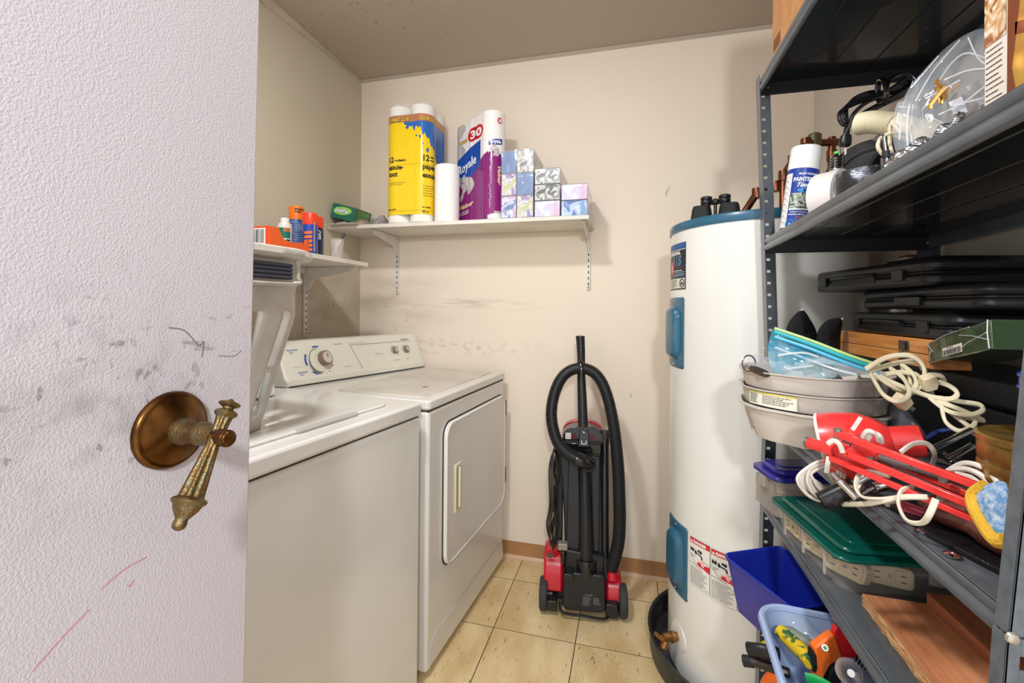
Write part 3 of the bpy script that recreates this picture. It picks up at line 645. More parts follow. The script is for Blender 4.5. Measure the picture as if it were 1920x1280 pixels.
# ---- green duster refill box tilted on crumpled bags
GRN = mat('emerald_card', (8, 104, 82), .3, coat=.3); LGR = mat('leaf_green_print', (120, 214, 90), .4)
sw = thing('duster_refill_box', 'emerald green cleaning cloth box tilted on plastic bags', 'box', (-1.352, 1.835, ZS+.112), (R(4), R(14), R(12)))
MB().box(0, .115, 0, .19, -.068, 0).ob('carton', GRN, sw, bevel=.001)
f = plane_f((0, -.0006, -.068), (1, 0, 0), (0, 0, 1))
b = MB(); n = 24; b.add([f(.052+.044*cos(2*pi*i/n), .040+.019*sin(2*pi*i/n)+.006*cos(2*pi*i/n)) for i in range(n)], [tuple(range(n))]); b.ob('swoosh', mat('lime_swoosh', (150, 214, 60), .4), sw, smooth=0)
f2 = plane_f((0, -.0009, -.068), (1, 0, .05), (0, 0, 1))
text('Swiffer', .030, mat('teal_ink', (10, 110, 130), .4), sw, lambda s, t: f2(.014+s, .028+t), sx=.85, bold=.0022, shear=.2); f2b = plane_f((0, -.0012, -.068), (1, 0, .05), (0, 0, 1)); text('Swiffer', .030, WHITEINK, sw, lambda s, t: f2b(.014+s, .028+t), sx=.85, bold=.0008, shear=.2)
g_ = plane_f((.1157, 0, -.068), (0, 1, 0), (0, 0, 1))
for i in range(5):
    for j in range(2): quad(g_, .03+.026*i, .052+.026*i, .008+.028*j, .031+.028*j, LGR, sw, 'picture_print')
def crumple(name, label, cat, loc, sx, sy, sz, m, seed, rot=0, n=26, group=None, shear=0):
    from mathutils import noise
    t = thing(name, label, cat, loc, (0, 0, rot), group); b = MB()
    def P(u, v, s):
        x, y = (u-.5)*2, (v-.5)*2; e = max(0, 1-max(abs(x), abs(y))**3)
        h = sz*min(1, e*1.6)*(.62+.45*noise.noise(Vector((u*3.2+seed, v*3.2, s*3)))+.16*noise.noise(Vector((u*9, v*7+seed, 2)))) if s else 0
        k = 1+.10*noise.noise(Vector((u*4, v*4, seed)))
        return Vector((x*sx/2*k+shear*h, y*sy/2*k, max(0, h)))
    b.grid(lambda u, v: P(u, v, 1), n, n); b.grid(lambda u, v: P(u, 1-v, 0), 4, 4); b.ob('film', m, t, smooth=80); return t
BAGM = mat('cloudy_plastic_bag', (196, 180, 160), .18, rgb2=(150, 132, 118), vscale=18, alpha=.85, coat=.5, bump=.5, bscale=50)
crumple('plastic_bag', 'crumpled cloudy plastic bag under the emerald green box', 'plastic bag', (-1.27, 1.930, ZS+.001), .18, .18, .04, BAGM, 5, R(4))
crumple('plastic_bag', 'small crumpled greenish plastic bag beside the yellow pack', 'plastic bag', (-1.130, 1.90, ZS+.001), .075, .13, .05, mat('greenish_plastic_bag', (126, 140, 122), .2, rgb2=(176, 160, 170), vscale=30, coat=.5, alpha=.9), 9)
es = thing('envelope_stack', 'flat white envelopes sticking out over the left end of the shelf', 'envelopes', (-1.36, 1.79, ZS+.001), (0, 0, R(-3)))
for i in range(3): MB().box(.0+.004*i, .15-.008*i, .0+.006*i, .05, .0015*i, .0015*i+.001).ob('envelope', mat('off_white_paper', (226, 218, 208), .7), es)

# ================================================================ CANS ON THE LEFT SHELF
def can(name, label, x, y, z, r, h, bodym, capm, capr=.9, caph=.2, cat='spray can', cyl_cap=True, tilt=(0, 0, 0), group=None):
    t = thing(name, label, cat, (x, y, z), tilt, group)
    bh = h*(1-caph)
    MB().lathe([(r*.93, 0), (r, .003), (r, bh-.012), (r*.93, bh-.003), (r*.8, bh)], 32).ob('body', bodym, t)
    MB().lathe([(r*capr, bh-.006), (r*capr*.985, h-.003), (r*capr*.93, h), (0, h)], 32).ob('cap', capm, t)
    return t
def cylf(r, az, z0, off=.0006): return lambda s, t: Vector(((r+off)*cos(R(az)+s/r), (r+off)*sin(R(az)+s/r), z0+t))
NAVY = mat('navy_label', (26, 44, 104), .25, coat=.4, rgb2=(60, 90, 150), vscale=40); ORG = mat('orange_plastic', (244, 120, 26), .35); REDO = mat('red_orange_plastic', (232, 62, 30), .35)
DNAVY = mat('dark_navy_label', (24, 26, 66), .25, coat=.4)
vw = -58
# starch tub and tray
tr = thing('sorting_tray', 'red-orange low cardboard tray with a barcode holding the cans', 'tray', (-1.165, 1.163, ZL+.001))
REDC = mat('red_orange_card', (226, 64, 26), .45)
pr = [(p*.77, q_) for p, q_ in [(0, 0), (.235, 0), (.235, .045), (.215, .045), (.205, .026), (.10, .024), (.075, .032), (.05, .062), (0, .062)]]
b = MB(); b.prism([(y, z) for y, z in pr], .076, .079, 'x'); b.ob('front_panel', mat('orange_card', (236, 96, 34), .45), tr, bevel=.0005)
b = MB(); b.prism([(y, z) for y, z in pr], -.035, -.032, 'x'); b.ob('back_panel', REDC, tr)
MB().box(-.032, .076, 0, .003, 0, .062).ob('end_panel', REDC, tr); MB().box(-.032, .076, .178, .181, 0, .0346).ob('end_panel', REDC, tr); MB().box(-.032, .076, .003, .178, 0, .002).ob('bottom', REDC, tr)
bc = MB(); f = plane_f((-.02, -.0006, .004), (1, 0, 0), (0, 0, 1)); quad(f, .02, .085, .002, .052, mat('label_white', (226, 222, 218), .5), tr, 'barcode_label'); f = plane_f((-.02, -.0011, .004), (1, 0, 0), (0, 0, 1))
rr_ = random.Random(5); x = .024
while x < .08:
    w_ = rr_.choice((.0008, .0015, .0024)); bc.add([f(x, .005), f(x+w_, .005), f(x+w_, .048), f(x, .048)], [(0, 1, 2, 3)]); x += w_+rr_.choice((.0009, .0018))
bc.ob('barcode', INK, tr, smooth=0)
wb = can('cleaner_bottle', 'small white stain remover bottle with a green and orange label', -1.238, 1.400, ZL, .0245, .138, mat('white_bottle', (236, 234, 226), .3), mat('white_cap', (240, 238, 230), .35), .62, .14, 'bottle')
f = cylf(.0245, vw-50, 0); quad(f, 0, .045, .062, .100, mat('green_print', (26, 120, 104), .4), wb, 'label_print', 14); quad(f, .02, .045, .086, .100, ORG, wb, 'label_print', 8)
f = cylf(.0245, vw-50, 0, .0010); text('OUT', .024, INK, wb, lambda s, t: f(.006+s, .040+t), bold=.0012, sx=.75); quad(f, .004, .045, .006, .018, mat('lime_print', (196, 220, 60), .4), wb, 'label_print', 14); quad(f, .004, .045, .020, .028, ORG, wb, 'label_print', 14)
oc = can('spray_can', 'blue spray can with a bright orange cap', -1.245, 1.468, ZL, .0285, .195, mat('mottled_blue_label', (52, 76, 130), .25, rgb2=(96, 122, 170), vscale=50, coat=.4), ORG, .97, .23, group='cleaning cans on the left shelf')
text('Meubles\nPolish', .010, INK, oc, cylf(.0285, vw-5, .180), bold=.0004); lines(cylf(.0285, vw-40, 0), 0, .05, .135, .02, 14, mat('pale_blue_ink', (160, 180, 214), .5), oc, .0018, 2)
rc = can('spray_can', 'orange and blue striped spray can with a red-orange cap, nearest the shelf edge', -1.128, 1.400, ZL, .0268, .150, mat('blue_gloss_label', (24, 60, 160), .22, coat=.5), REDO, .98, .24, group='cleaning cans on the left shelf')
for k in range(5): quad(lambda s, t: cylf(.0268, vw-38, 0, .0008)(s, t+.10*s), 0, .028, .010+.0155*k, .019+.0155*k, ORG, rc, 'stripe', 12)
quad(cylf(.0268, vw+30, 0, .0008), 0, .006, .01, .118, GREYINK, rc, 'stripe', 3)
r3 = can('spray_can', 'dark navy spray can with red cap behind the striped can', -1.157, 1.468, ZL, .0268, .152, DNAVY, REDO, .98, .24, group='cleaning cans on the left shelf')
f = cylf(.0268, vw+12, 0, .0008); text('OFF', .020, WHITEINK, r3, lambda s, t: f(t, .06-s+.04), bold=.0006); 
gb = thing('detergent_bottle', 'bright green detergent bottle half hidden by the door', 'bottle', (-1.235, 1.145, ZL))
b = MB(); b.grid(lambda u, v: (lambda a, k: Vector((.045*k*cos(a), .075*k*sin(a)-.02*(v**2), .27*v)))(2*pi*u, (1-.55*v**2.2)*(1 if v > .01 else .97)), 32, 16); b.ob('body', mat('bright_green_plastic', (12, 168, 62), .3), gb, smooth=60)
MB().lathe([(.022, .268), (.024, .27), (.024, .30), (.02, .303), (0, .303)], 24, (0, -.02, 0)).ob('cap', mat('dark_green_cap', (8, 110, 50), .4), gb)
gl = thing('plastic_tumbler', 'clear plastic tumbler at the end of the left shelf', 'cup', (-1.130, 1.556, ZL+.0005))
CLR = mat('clear_tumbler', (226, 214, 206), .08, alpha=.35, coat=.8, spec=1)
MB().lathe([(0, 0), (.023, .0), (.0285, .078), (.0278, .0785), (.022, .003), (0, .003)], 36, cap=False).ob('wall', CLR, gl); MB().lathe([(.0285, .077), (.0298, .079), (.0285, .081)], 36, cap=False).ob('rim', CLR, gl)
mk = thing('marker_pen', 'white marker pen with black cap leaning in the tumbler', 'pen', (-1.141, 1.541, ZL+.005), (R(-22), R(14), 0))
MB().cyl((0, 0, 0), (0, 0, .088), .0052, .0052, 14).ob('barrel', mat('white_pen_barrel', (230, 228, 224), .3), mk); MB().cyl((0, 0, .084), (0, 0, .114), .006, .0056, 14).ob('cap', mat('charcoal_cap', (52, 58, 58), .4), mk, bevel=.001)
# ================================================================ LAUNDRY BASKET ON THE WASHER
BASK = mat('dusty_white_plastic', (200, 194, 186), .4, rgb2=(178, 170, 160), vscale=12)
bk_ = thing('laundry_basket', 'tall dusty white slotted laundry basket on the washer', 'laundry basket', (-.985, .715, .9155), (0, 0, R(-8)))
def rr_pt(hx, hy, r, t):
    """point on a rounded rectangle, t in 0..1, starting mid right side going ccw"""
    segs = [2*(hy-r), pi*r/2, 2*(hx-r), pi*r/2, 2*(hy-r), pi*r/2, 2*(hx-r), pi*r/2]; tot = sum(segs); d = (t % 1)*tot+(hy-r)
    d %= tot; C4 = [(hx-r, hy-r), (-(hx-r), hy-r), (-(hx-r), -(hy-r)), (hx-r, -(hy-r))]
    k = 0
    while d > segs[k]: d -= segs[k]; k += 1
    if k == 0: return Vector((hx, -(hy-r)+d))
    if k % 2 == 1:
        a = (k//2)*pi/2+d/r; c = C4[k//2]; return Vector((c[0]+r*cos(a), c[1]+r*sin(a)))
    if k == 2: return Vector((hx-r-d, hy))
    if k == 4: return Vector((-hx, hy-r-d))
    return Vector((-(hx-r)+d, -hy))
def bwall(t, v):
    z = .395*v; f = .84*min(1, v/.66)+.16*max(0, v-.8)/.2
    hx, hy = .155+.085*f, .19+.055*f; r = .07+.03*f
    p = rr_pt(hx, hy, r, t); return Vector((p.x, p.y, z))
NU, NV = 176, 32; b = MB(); vs = [bwall(i/NU, j/NV) for j in range(NV+1) for i in range(NU)]; fs = []
for j in range(NV):
    for i in range(NU):
        slot = (i % 8) in (0, 1, 2) and ((3 <= j <= 10) or (12 <= j <= 21))
        if slot: continue
        fs.append((j*NU+i, j*NU+(i+1) % NU, (j+1)*NU+(i+1) % NU, (j+1)*NU+i))
b.add(vs, fs); o = len(b.v); b.add([bwall(i/NU, 0) for i in range(NU)], [tuple(range(NU-1, -1, -1))]); b.ob('wall', BASK, bk_, smooth=50, solid=.003)
b = MB(); n = 120; pr = [(-.004, -.012), (.004, -.012), (.020, -.006), (.024, .0), (.021, .012), (.010, .016), (-.002, .014)]
vs = []
for i in range(n):
    a, c = rr_pt(.240, .245, .10, i/n), rr_pt(.241, .246, .101, i/n); nr = (c-a).normalized()
    for (o_, z) in pr: vs.append(Vector((a.x+nr.x*o_, a.y+nr.y*o_, .395+z)))
b.add(vs, [(i*7+k, ((i+1) % n)*7+k, ((i+1) % n)*7+(k+1) % 7, i*7+(k+1) % 7) for i in range(n) for k in range(7)]); b.ob('rim', BASK, bk_, smooth=45)
hd = MB()
for k in range(4): hd.box(.243, .258, -.10, .150, .374-.0085*k-.007, .374-.0085*k)
hd.box(.243, .254, -.10, .150, .340, .375); hd.ob('handle_grip', mat('slate_rubber_grip', (58, 60, 72), .5), bk_, bevel=.002)
hs = MB(); hs.tube(spline([(.244, -.13, .384), (.250, -.125, .35), (.252, -.10, .334), (.252, .15, .332), (.250, .168, .348), (.244, .172, .384)], 5), .005, 8); hs.ob('handle_surround', BASK, bk_)
TOW = mat('white_towel', (226, 212, 206), .95, bump=.9, bscale=180)
def cloth(name, label, c, s, m, seed, cat='towel', group=None):
    from mathutils import noise
    t = thing(name, label, cat, c, (0, 0, R(-8)), group); b = MB()
    def P(u, v):
        a, e = 2*pi*u, pi*(v-.5); d = Vector((cos(e)*cos(a), cos(e)*sin(a), sin(e))); k = 1+.16*noise.noise(d*1.8+Vector((seed, 0, 0)))+.05*noise.noise(d*6)
        d = Vector([abs(x)**.75*(1 if x > 0 else -1) for x in d]); return Vector((d.x*s[0]*k, d.y*s[1]*k, d.z*s[2]*k))
    b.grid(P, 36, 20); b.ob('fold', m, t, smooth=80); return t
cloth('bundled_towel', 'teal patterned cloth bundle at the bottom of the laundry basket', (-.955, .80, .9155+.078), (.085, .075, .070), mat('teal_print_cloth', (104, 170, 164), .9, rgb2=(190, 214, 206), vscale=60, bump=.3, bscale=200), 3, 'cloth')
cloth('bundled_towel', 'pale pink-white towel in the middle of the laundry basket', (-.965, .78, .9155+.190), (.095, .095, .040), TOW, 7)
cloth('bundled_towel', 'off-white towel on top of the pile in the laundry basket', (-.970, .79, .9155+.268), (.085, .09, .036), mat('cream_towel', (232, 222, 210), .95, bump=.9, bscale=180), 11)
cloth('folded_garment', 'dark navy garment at the near end inside the laundry basket', (-.985, .62, .9155+.262), (.085, .065, .06), mat('navy_cloth', (24, 28, 44), .9, bump=.5, bscale=300), 15, 'garment')

# ================================================================ UPRIGHT VACUUM
VREDM = mat('vacuum_red_plastic', (198, 22, 44), .22, coat=.4); VB = mat('vacuum_black_plastic', (30, 30, 32), .34, bump=.12, bscale=500); VBG = mat('vacuum_gloss_black', (22, 22, 25), .16, coat=.4); VD = mat('dusty_black_plastic', (48, 46, 44), .55, bump=.3, bscale=300, var=.25, vscale=30)
vc = thing('vacuum_cleaner', 'black and red upright vacuum cleaner standing against the back wall', 'vacuum cleaner', (-.168, 1.772, 0), (0, 0, R(6.6)))
def vp(u, v, y=0):      # picture plane of the vacuum's back, in its own metres
    zc = 1.752+.97*y; return Vector(((u-1093)*zc/843, y, 1.1996-(v-577)*zc/843))
def yl(z): return .015+.13*max(0, z-.15)   # lean of the upper body
# head
b = MB(); b.hexa([(-.150, .055, .016), (.150, .055, .016), (.150, .268, .016), (-.150, .268, .016)], [(-.150, .055, .07), (.150, .055, .07), (.150, .262, .045), (-.150, .262, .045)]); b.ob('nozzle_head', VB, vc, bevel=.008, seg=3)
def hood(x0, x1, y0, y1, z0, z1, name):
    b = MB(); n = 10; prof = []
    for i in range(n+1):
        a = pi*i/n; prof.append(((y0+y1)/2-(y1-y0)/2*cos(a), z0+(z1-z0)*sin(a)**.6))
    b.prism([(p[0], p[1]) for p in prof], x0, x1, 'x'); return b.ob(name, VREDM, vc, bevel=.010, seg=3)
hood(-.154, -.078, .006, .20, .075, .222, 'red_hood'); hood(.090, .152, .006, .20, .052, .150, 'red_hood')
b = MB(); b.lathe([(.022, 0), (.024, .004), (.018, .02), (.012, .03)], 20, (.114, .02, .148), (0, -.25, 1)); b.ob('red_hose_port', VREDM, vc)
for x, n_ in ((-.168, 'l'), (.140, 'r')):
    wl = MB().lathe([(.020, 0), (.055, 0), (.0595, .004), (.0605, .010), (.0605, .020), (.0595, .026), (.055, .030), (.020, .030)], 40, (x, .020, .0605), (1, 0, 0)).ob('wheel', mat('tyre_rubber', (52, 52, 54), .7, bump=.5, bscale=250), vc)
    MB().lathe([(.017, -.003), (.017, .033)], 20, (x, .020, .0605), (1, 0, 0)).ob('hub', VB, wl)
    MB().cyl((x+(-.004 if x > 0 else .03), .02, .0605), (x+(-.03 if x > 0 else .05), .02, .0605), .012, n=14).ob('axle', VB, vc)
# motor housing and base
b = MB(); b.prism(rrect(-.077, .086, .03, .175, .018), 0, .11, 'y'); b.tf(Matrix.Translation((0, -.022, 0))); b.ob('motor_housing', VB, vc, bevel=.006, seg=3)
b = MB(); b.prism([(-.070, .165), (.078, .165), (.082, .235), (-.066, .250)], .0, .10, 'y'); b.ob('rear_cover', VB, vc, bevel=.005)
f = plane_f((0, -.0232, 0), (1, 0, 0), (0, 0, 1)); PRN = mat('grey_print', (150, 150, 152), .5)
lines(f, .000, .034, .090, .054, 10, PRN, vc, .0011, 3); lines(f, .040, .070, .088, .060, 8, PRN, vc, .0011, 6)
text('10 AMP', .009, PRN, vc, lambda s, t: f(.008+s, .093+t))
b = MB(); b.tube(spline([(-.085, -.012, .055), (-.082, -.028, .028), (-.060, -.034, .022), (.0, -.034, .020), (.075, -.034, .016), (.098, -.02, .02)], 5), .0055, 8); b.ob('release_bar', VBG, vc)
MB().box(-.140, -.098, -.026, .03, .020, .060).ob('axle_block', VB, vc, bevel=.004); MB().box(.088, .134, -.022, .04, .012, .066).ob('axle_block', VB, vc, bevel=.004)
b = MB(); b.hexa([(-.074, -.034, .150), (-.036, -.034, .150), (-.036, .0, .160), (-.074, .0, .160)], [(-.074, -.042, .178), (-.036, -.042, .178), (-.036, .0, .186), (-.074, .0, .186)]); b.ob('foot_pedal', VBG, vc, bevel=.003)
# upper body: back panel, channel duct
def lean(b): return b.fn(lambda v: (v.x, v.y+.13*max(0, v.z-.15), v.z))
b = MB(); b.prism([(-.070, .20), (.078, .20), (.072, .60), (.066, .640), (-.092, .640), (-.100, .60), (-.082, .44), (-.076, .36)], .02, .12, 'y'); lean(b).ob('back_panel', VB, vc, bevel=.006)
b = MB(); b.prism([(-.066, .22), (-.010, .22), (-.018, .60), (-.060, .60)], .010, .022, 'y'); lean(b).ob('side_flute', mat('satin_black', (33, 33, 36), .4), vc, bevel=.004)
b = MB(); b.prism([(.038, .24), (.064, .24), (.066, .60), (.030, .60)], .010, .022, 'y'); lean(b).ob('side_flute', mat('satin_black', (33, 33, 36), .4), vc, bevel=.004)
pts = [(.014, .016, .175), (.014, .012, .21), (.012, .008, .30), (.009, .004, .42), (.006, .004, .52), (.003, .006, .60)]
b = MB(); b.tube([Vector(p) for p in pts], [.036, .034, .029, .025, .022, .020], 20); lean(b).ob('suction_duct', VB, vc)
b = MB(); b.lathe([(.040, 0), (.041, .006), (.040, .05), (.038, .055)], 28, (.014, .012, .165), (0, 0, 1)); b.ob('duct_collar', VBG, vc)
stk = mat('blue_sticker', (40, 110, 200), .4)
f = plane_f((0, .022, 0), (1, 0, 0), (0, .13, 1))
for z in (.449, .434):
    quad(f, .017, .025, z, z+.010, stk, vc, 'sticker'); lines(f, -.002, .015, z+.008, z+.002, 2, mat('yellow_print', (190, 190, 60), .5), vc, .0018, 4)
# wand tube and clip
b = MB(); b.lathe([(.0165, 0), (.0165, .50), (.018, .502), (.018, .555), (.0175, .556)], 24, (.087, .030, .145), (0.0, .125, 1)); b.ob('wand_tube', VBG, vc)
b = MB(); b.lathe([(.019, 0), (.0195, .01), (.0195, .028), (.0182, .030)], 24, (.087, .030+.125*.53, .145+.525), (0, .125, 1)); b.ob('wand_collar', VD, vc)
b = MB(); b.lathe([(.020, 0), (.021, .004), (.021, .076), (.020, .08)], 24, (.087, .028, .135), (0, .125, 1)); b.ob('wand_socket', VB, vc, bevel=.001)
MB().cyl((.072, .052, .330), (.072, .046, .330), .006, .005, 12).ob('clip_stud', STEEL, vc)
# dust cup top arch and crossbar
b = MB(); ar = [(-.088+.008, .655)]+[(-.082*cos(pi*i/14)-.002, .655+.062*sin(pi*i/14)**.55) for i in range(15)]+[(.078, .655)]
b.prism(ar, .075, .16, 'y'); b.ob('dust_cup_lid', VBG, vc, bevel=.005)
b = MB(); b.prism([(x*1.03, .655+(z-.655)*1.06) for x, z in ar], .160, .20, 'y'); b.ob('red_cup_trim', VREDM, vc, bevel=.004)
b = MB(); b.box(-.075, .070, .062, .082, .612, .652); b.ob('crossbar', VBG, vc, bevel=.003)
b = MB(); b.box(-.075, .070, .066, .10, .652, .658); b.ob('dusty_ledge', VD, vc)
MB().box(-.074, -.050, .0735, .0748, .664, .690).ob('rating_label', mat('off_white_label', (212, 206, 204), .5), vc)
for x in (-.040, .034): MB().box(x-.011, x+.011, .0735, .0747, .664, .688).ob('vent_window', mat('dark_red_plastic', (84, 24, 30), .4), vc)
b = MB(); b.hexa([(-.022, .050, .642), (.024, .050, .642), (.024, .082, .642), (-.022, .082, .642)], [(-.016, .060, .706), (.018, .060, .706), (.018, .095, .706), (-.016, .095, .706)]); hs = b.ob('handle_socket', VBG, vc, bevel=.003)
for z in (.699, .629): MB().cyl((.001, .0585 if z > .65 else .0625, z), (.001, .0555 if z > .65 else .058, z), .0042, .003, 12).ob('screw', CHROME, hs)
b = MB(); b.tube([(.0-.008, .048, .668), (-.008, .044, .656), (.010, .044, .656), (.010, .048, .668)], .0016, 6); b.ob('wire_bail', STEEL, hs)
# handle
b = MB(); P = [vp(1092, 800, .088), vp(1090, 745, .105), vp(1088, 700, .12), vp(1087, 680, .125)]
b.tube(P, [.0205, .019, .017, .0165], 16, flat=.8, up=(1, 0, 0)); b.ob('handle_stem', VB, vc)
b = MB(); P = [vp(1088, 682, .125), vp(1087.5, 660, .13), vp(1086, 632, .138)]
b.tube(P, [.0165, .0178, .0190], 20); gr = b.ob('grip', VBG, vc)
MB().lathe([(.0192, 0), (.0196, .004), (.018, .009), (.010, .011), (0, .0115)], 24, P[2]-Vector((0, 0, .004)), (-.01, .1, 1)).ob('grip_cap', VB, gr)
for k in (648, 656): MB().cyl(vp(1087, k, .113), vp(1087, k, .118), .0062, .006, 14).ob('grip_dimple', mat('deep_black', (8, 8, 9), .4), gr)
MB().box(-.016, -.004, .10, .112, .90, .934).tf(Matrix.Translation((.0, 0, .0))).ob('hose_hook', VBG, vc, bevel=.002)
# hose: ribbed tube following the loop
def ribbed(pts, r, depth, pitch, name, m, parent, n=14, closed=False, label=None):
    sp_ = spline(pts, 14); L = [0]
    for i in range(1, len(sp_)): L.append(L[-1]+(sp_[i]-sp_[i-1]).length)
    step = pitch/4; k = int(L[-1]/step); P = []; rr = []; j = 0
    for i in range(k+1):
        d = min(i*step, L[-1]-1e-6)
        while L[j+1] < d: j += 1
        t = (d-L[j])/max(1e-9, L[j+1]-L[j]); P.append(sp_[j].lerp(sp_[j+1], t)); rr.append(r-(depth if i % 4 in (2, 3) else 0))
    b = MB(); b.tube(P, rr, n); return b.ob(name, m, parent, smooth=25, label=label)
hp = [(1096, 863, -.012), (1082, 861, -.020), (1062, 851, -.014), (1045, 833, .0), (1035, 805, .02), (1032, 775, .04), (1037, 742, .06), (1049, 713, .08), (1066, 696, .09), (1088, 690, .092), (1110, 697, .085), (1126, 716, .075), (1138, 748, .06), (1147, 790, .045), (1153, 835, .035), (1157, 880, .028), (1159, 930, .022), (1160, 970, .018), (1158, 1010, .016), (1152, 1040, .014), (1146, 1062, .014)]
HOSE = mat('ribbed_black_hose', (36, 36, 38), .38)
hp3 = [vp(u, v, y) for u, v, y in hp]
ribbed(hp3, .0245, .0035, .0068, 'hose', HOSE, vc, 18)
b = MB(); b.lathe([(.030, 0), (.031, .006), (.028, .026), (.024, .03)], 24, vp(1101, 868, .03), (0, -1, 0)); b.ob('elbow_port', VB, vc)
b = MB(); b.tube([vp(1101, 868, .012), vp(1101, 868, -.006), vp(1096, 865, -.018), vp(1088, 863, -.021), vp(1078, 860, -.020)], [.023, .026, .027, .0275, .0265], 20); b.ob('hose_cuff', VBG, vc)
b = MB(); b.tube(spline([vp(1088, 703, .062), vp(1088, 690, .064), vp(1088, 677, .080), vp(1088, 676, .11)], 4), .007, 8, flat=.5); b.ob('hose_strap', VBG, vc)
# cord hung over its hook
b = MB(); b.box(-.112, -.086, .05, .075, .600, .618); b.cyl((-.103, .05, .655), (-.103, .09, .655), .016); b.ob('cord_hook', VB, vc, bevel=.002)
b = MB(); rr_ = random.Random(8)
for k in range(5):
    o_ = rr_.uniform(-3, 3); top = 846+rr_.uniform(-4, 4); bot = 1008+4*k; wl = 1027+3.2*k; wr = 1051-1.5*k+o_*.4; yy = .030-.011*(k % 3)
    P = [(1040+o_, top, yy), (wl+2, 880, yy-.008), (wl+4+o_*.5, 950, yy-.01), (wl-2, 990, yy), (1036+o_, bot+12, yy-.004), (wr-4, 995, yy), (wr-8, 940, yy+.004), (wr-2, 880, yy), ]
    b.tube(spline([vp(*p) for p in P], 7, True), .0034, 8, closed=True)
b.ob('power_cord', mat('glossy_black_cord', (20, 20, 22), .2, coat=.5), vc)
b = MB(); b.box(-.140, -.118, -.004, .012, .215, .228); b.cyl((-.118, .003, .219), (-.105, .003, .215), .0016, n=6); b.ob('plug', mat('brown_plug', (96, 66, 54), .5), vc)
b = MB(); b.box(-.098, -.060, .0, .03, .245, .272); b.ob('latch_plate', mat('dusty_metal_plate', (150, 144, 130), .5, metal=.4), vc, bevel=.003)
b = MB(); b.box(-.086, -.070, -.01, .03, .20, .245); b.ob('side_rail', VB, vc, bevel=.003); b = MB(); b.box(-.104, -.082, .03, .10, .24, .64); lean(b).ob('side_rail', VB, vc, bevel=.004)

# ================================================================ WATER HEATER
HC = Vector((.418, 1.64)); HR = .28; TEAL = mat('steel_blue_paint', (44, 96, 122), .3, coat=.3); TANK = mat('water_heater_enamel', (232, 230, 224), .25, coat=.4, var=.03, vscale=2)
pn = thing('drain_pan', 'black plastic drain pan under the water heater', 'drain pan', (.398, 1.665, 0))
PANM = mat('dusty_black_pan', (40, 40, 42), .45, rgb2=(70, 68, 66), vscale=14)
MB().lathe([(0, .004), (.312, .004), (.318, .012), (.320, .086), (.326, .088), (.3262, .091), (.322, .093), (.316, .088), (.3145, .014), (.308, .008), (0, .0079)], 72, cap=False).ob('tray', PANM, pn)
b = MB()
for k in range(3): b.lathe([(.29-.05*k, .0082), (.288-.05*k, .0098), (.286-.05*k, .0082)], 72, cap=False)
b.ob('ring_rib', PANM, pn)
fa = R(222); fx, fy_ = .318*cos(fa), .318*sin(fa)
b = MB(); b.lathe([(.020, 0), (.020, .03), (.024, .032), (.024, .040), (.017, .04), (.017, .0)], 24, (fx, fy_, .040), (cos(fa), sin(fa), 0), cap=False); b.ob('outlet_fitting', BLACKM, pn)
MB().box(-.03, .03, -.002, .002, .02, .06).tf(Matrix.Translation((fx*.985, fy_*.985, 0)) @ Matrix.Rotation(fa+pi/2, 4, 'Z')).ob('sealing_tape', mat('grey_tape', (150, 150, 148), .5), pn)
wh = thing('water_heater', 'tall white cylindrical electric water heater with steel blue trim', 'water heater', (HC.x, HC.y, .0095))
zo = -.0095
MB().lathe([(.26, .0), (HR-.004, 0), (HR-.002, .002), (HR-.002, .034)], 96).ob('base_ring', TEAL, wh)
MB().lathe([(HR-.004, .030), (HR, .032), (HR, 1.452), (HR-.004, 1.456)], 128).ob('tank', TANK, wh)
MB().lathe([(HR+.0035, 1.440), (HR+.0045, 1.442), (HR+.0045, 1.462), (HR+.002, 1.467), (HR-.010, 1.4685), (HR-.012, 1.464), (0, 1.464)], 128).ob('top_cap', TEAL, wh)
b = MB()
for a in (-172, -140, -100, -60): b.cyl(((HR+.004)*cos(R(a)), (HR+.004)*sin(R(a)), 1.452), ((HR+.007)*cos(R(a)), (HR+.007)*sin(R(a)), 1.452), .0035, .0025, 10)
for a in (-135, -110): b.cyl(((HR-.003)*cos(R(a)), (HR-.003)*sin(R(a)), .018), ((HR+.001)*cos(R(a)), (HR+.001)*sin(R(a)), .018), .0035, .0025, 10)
b.ob('trim_screw', STEEL, wh)
def hs_(az, z, off=.0012): return lambda s, t: Vector(((HR+off)*cos(R(az)+s/HR), (HR+off)*sin(R(az)+s/HR), z+zo+t))
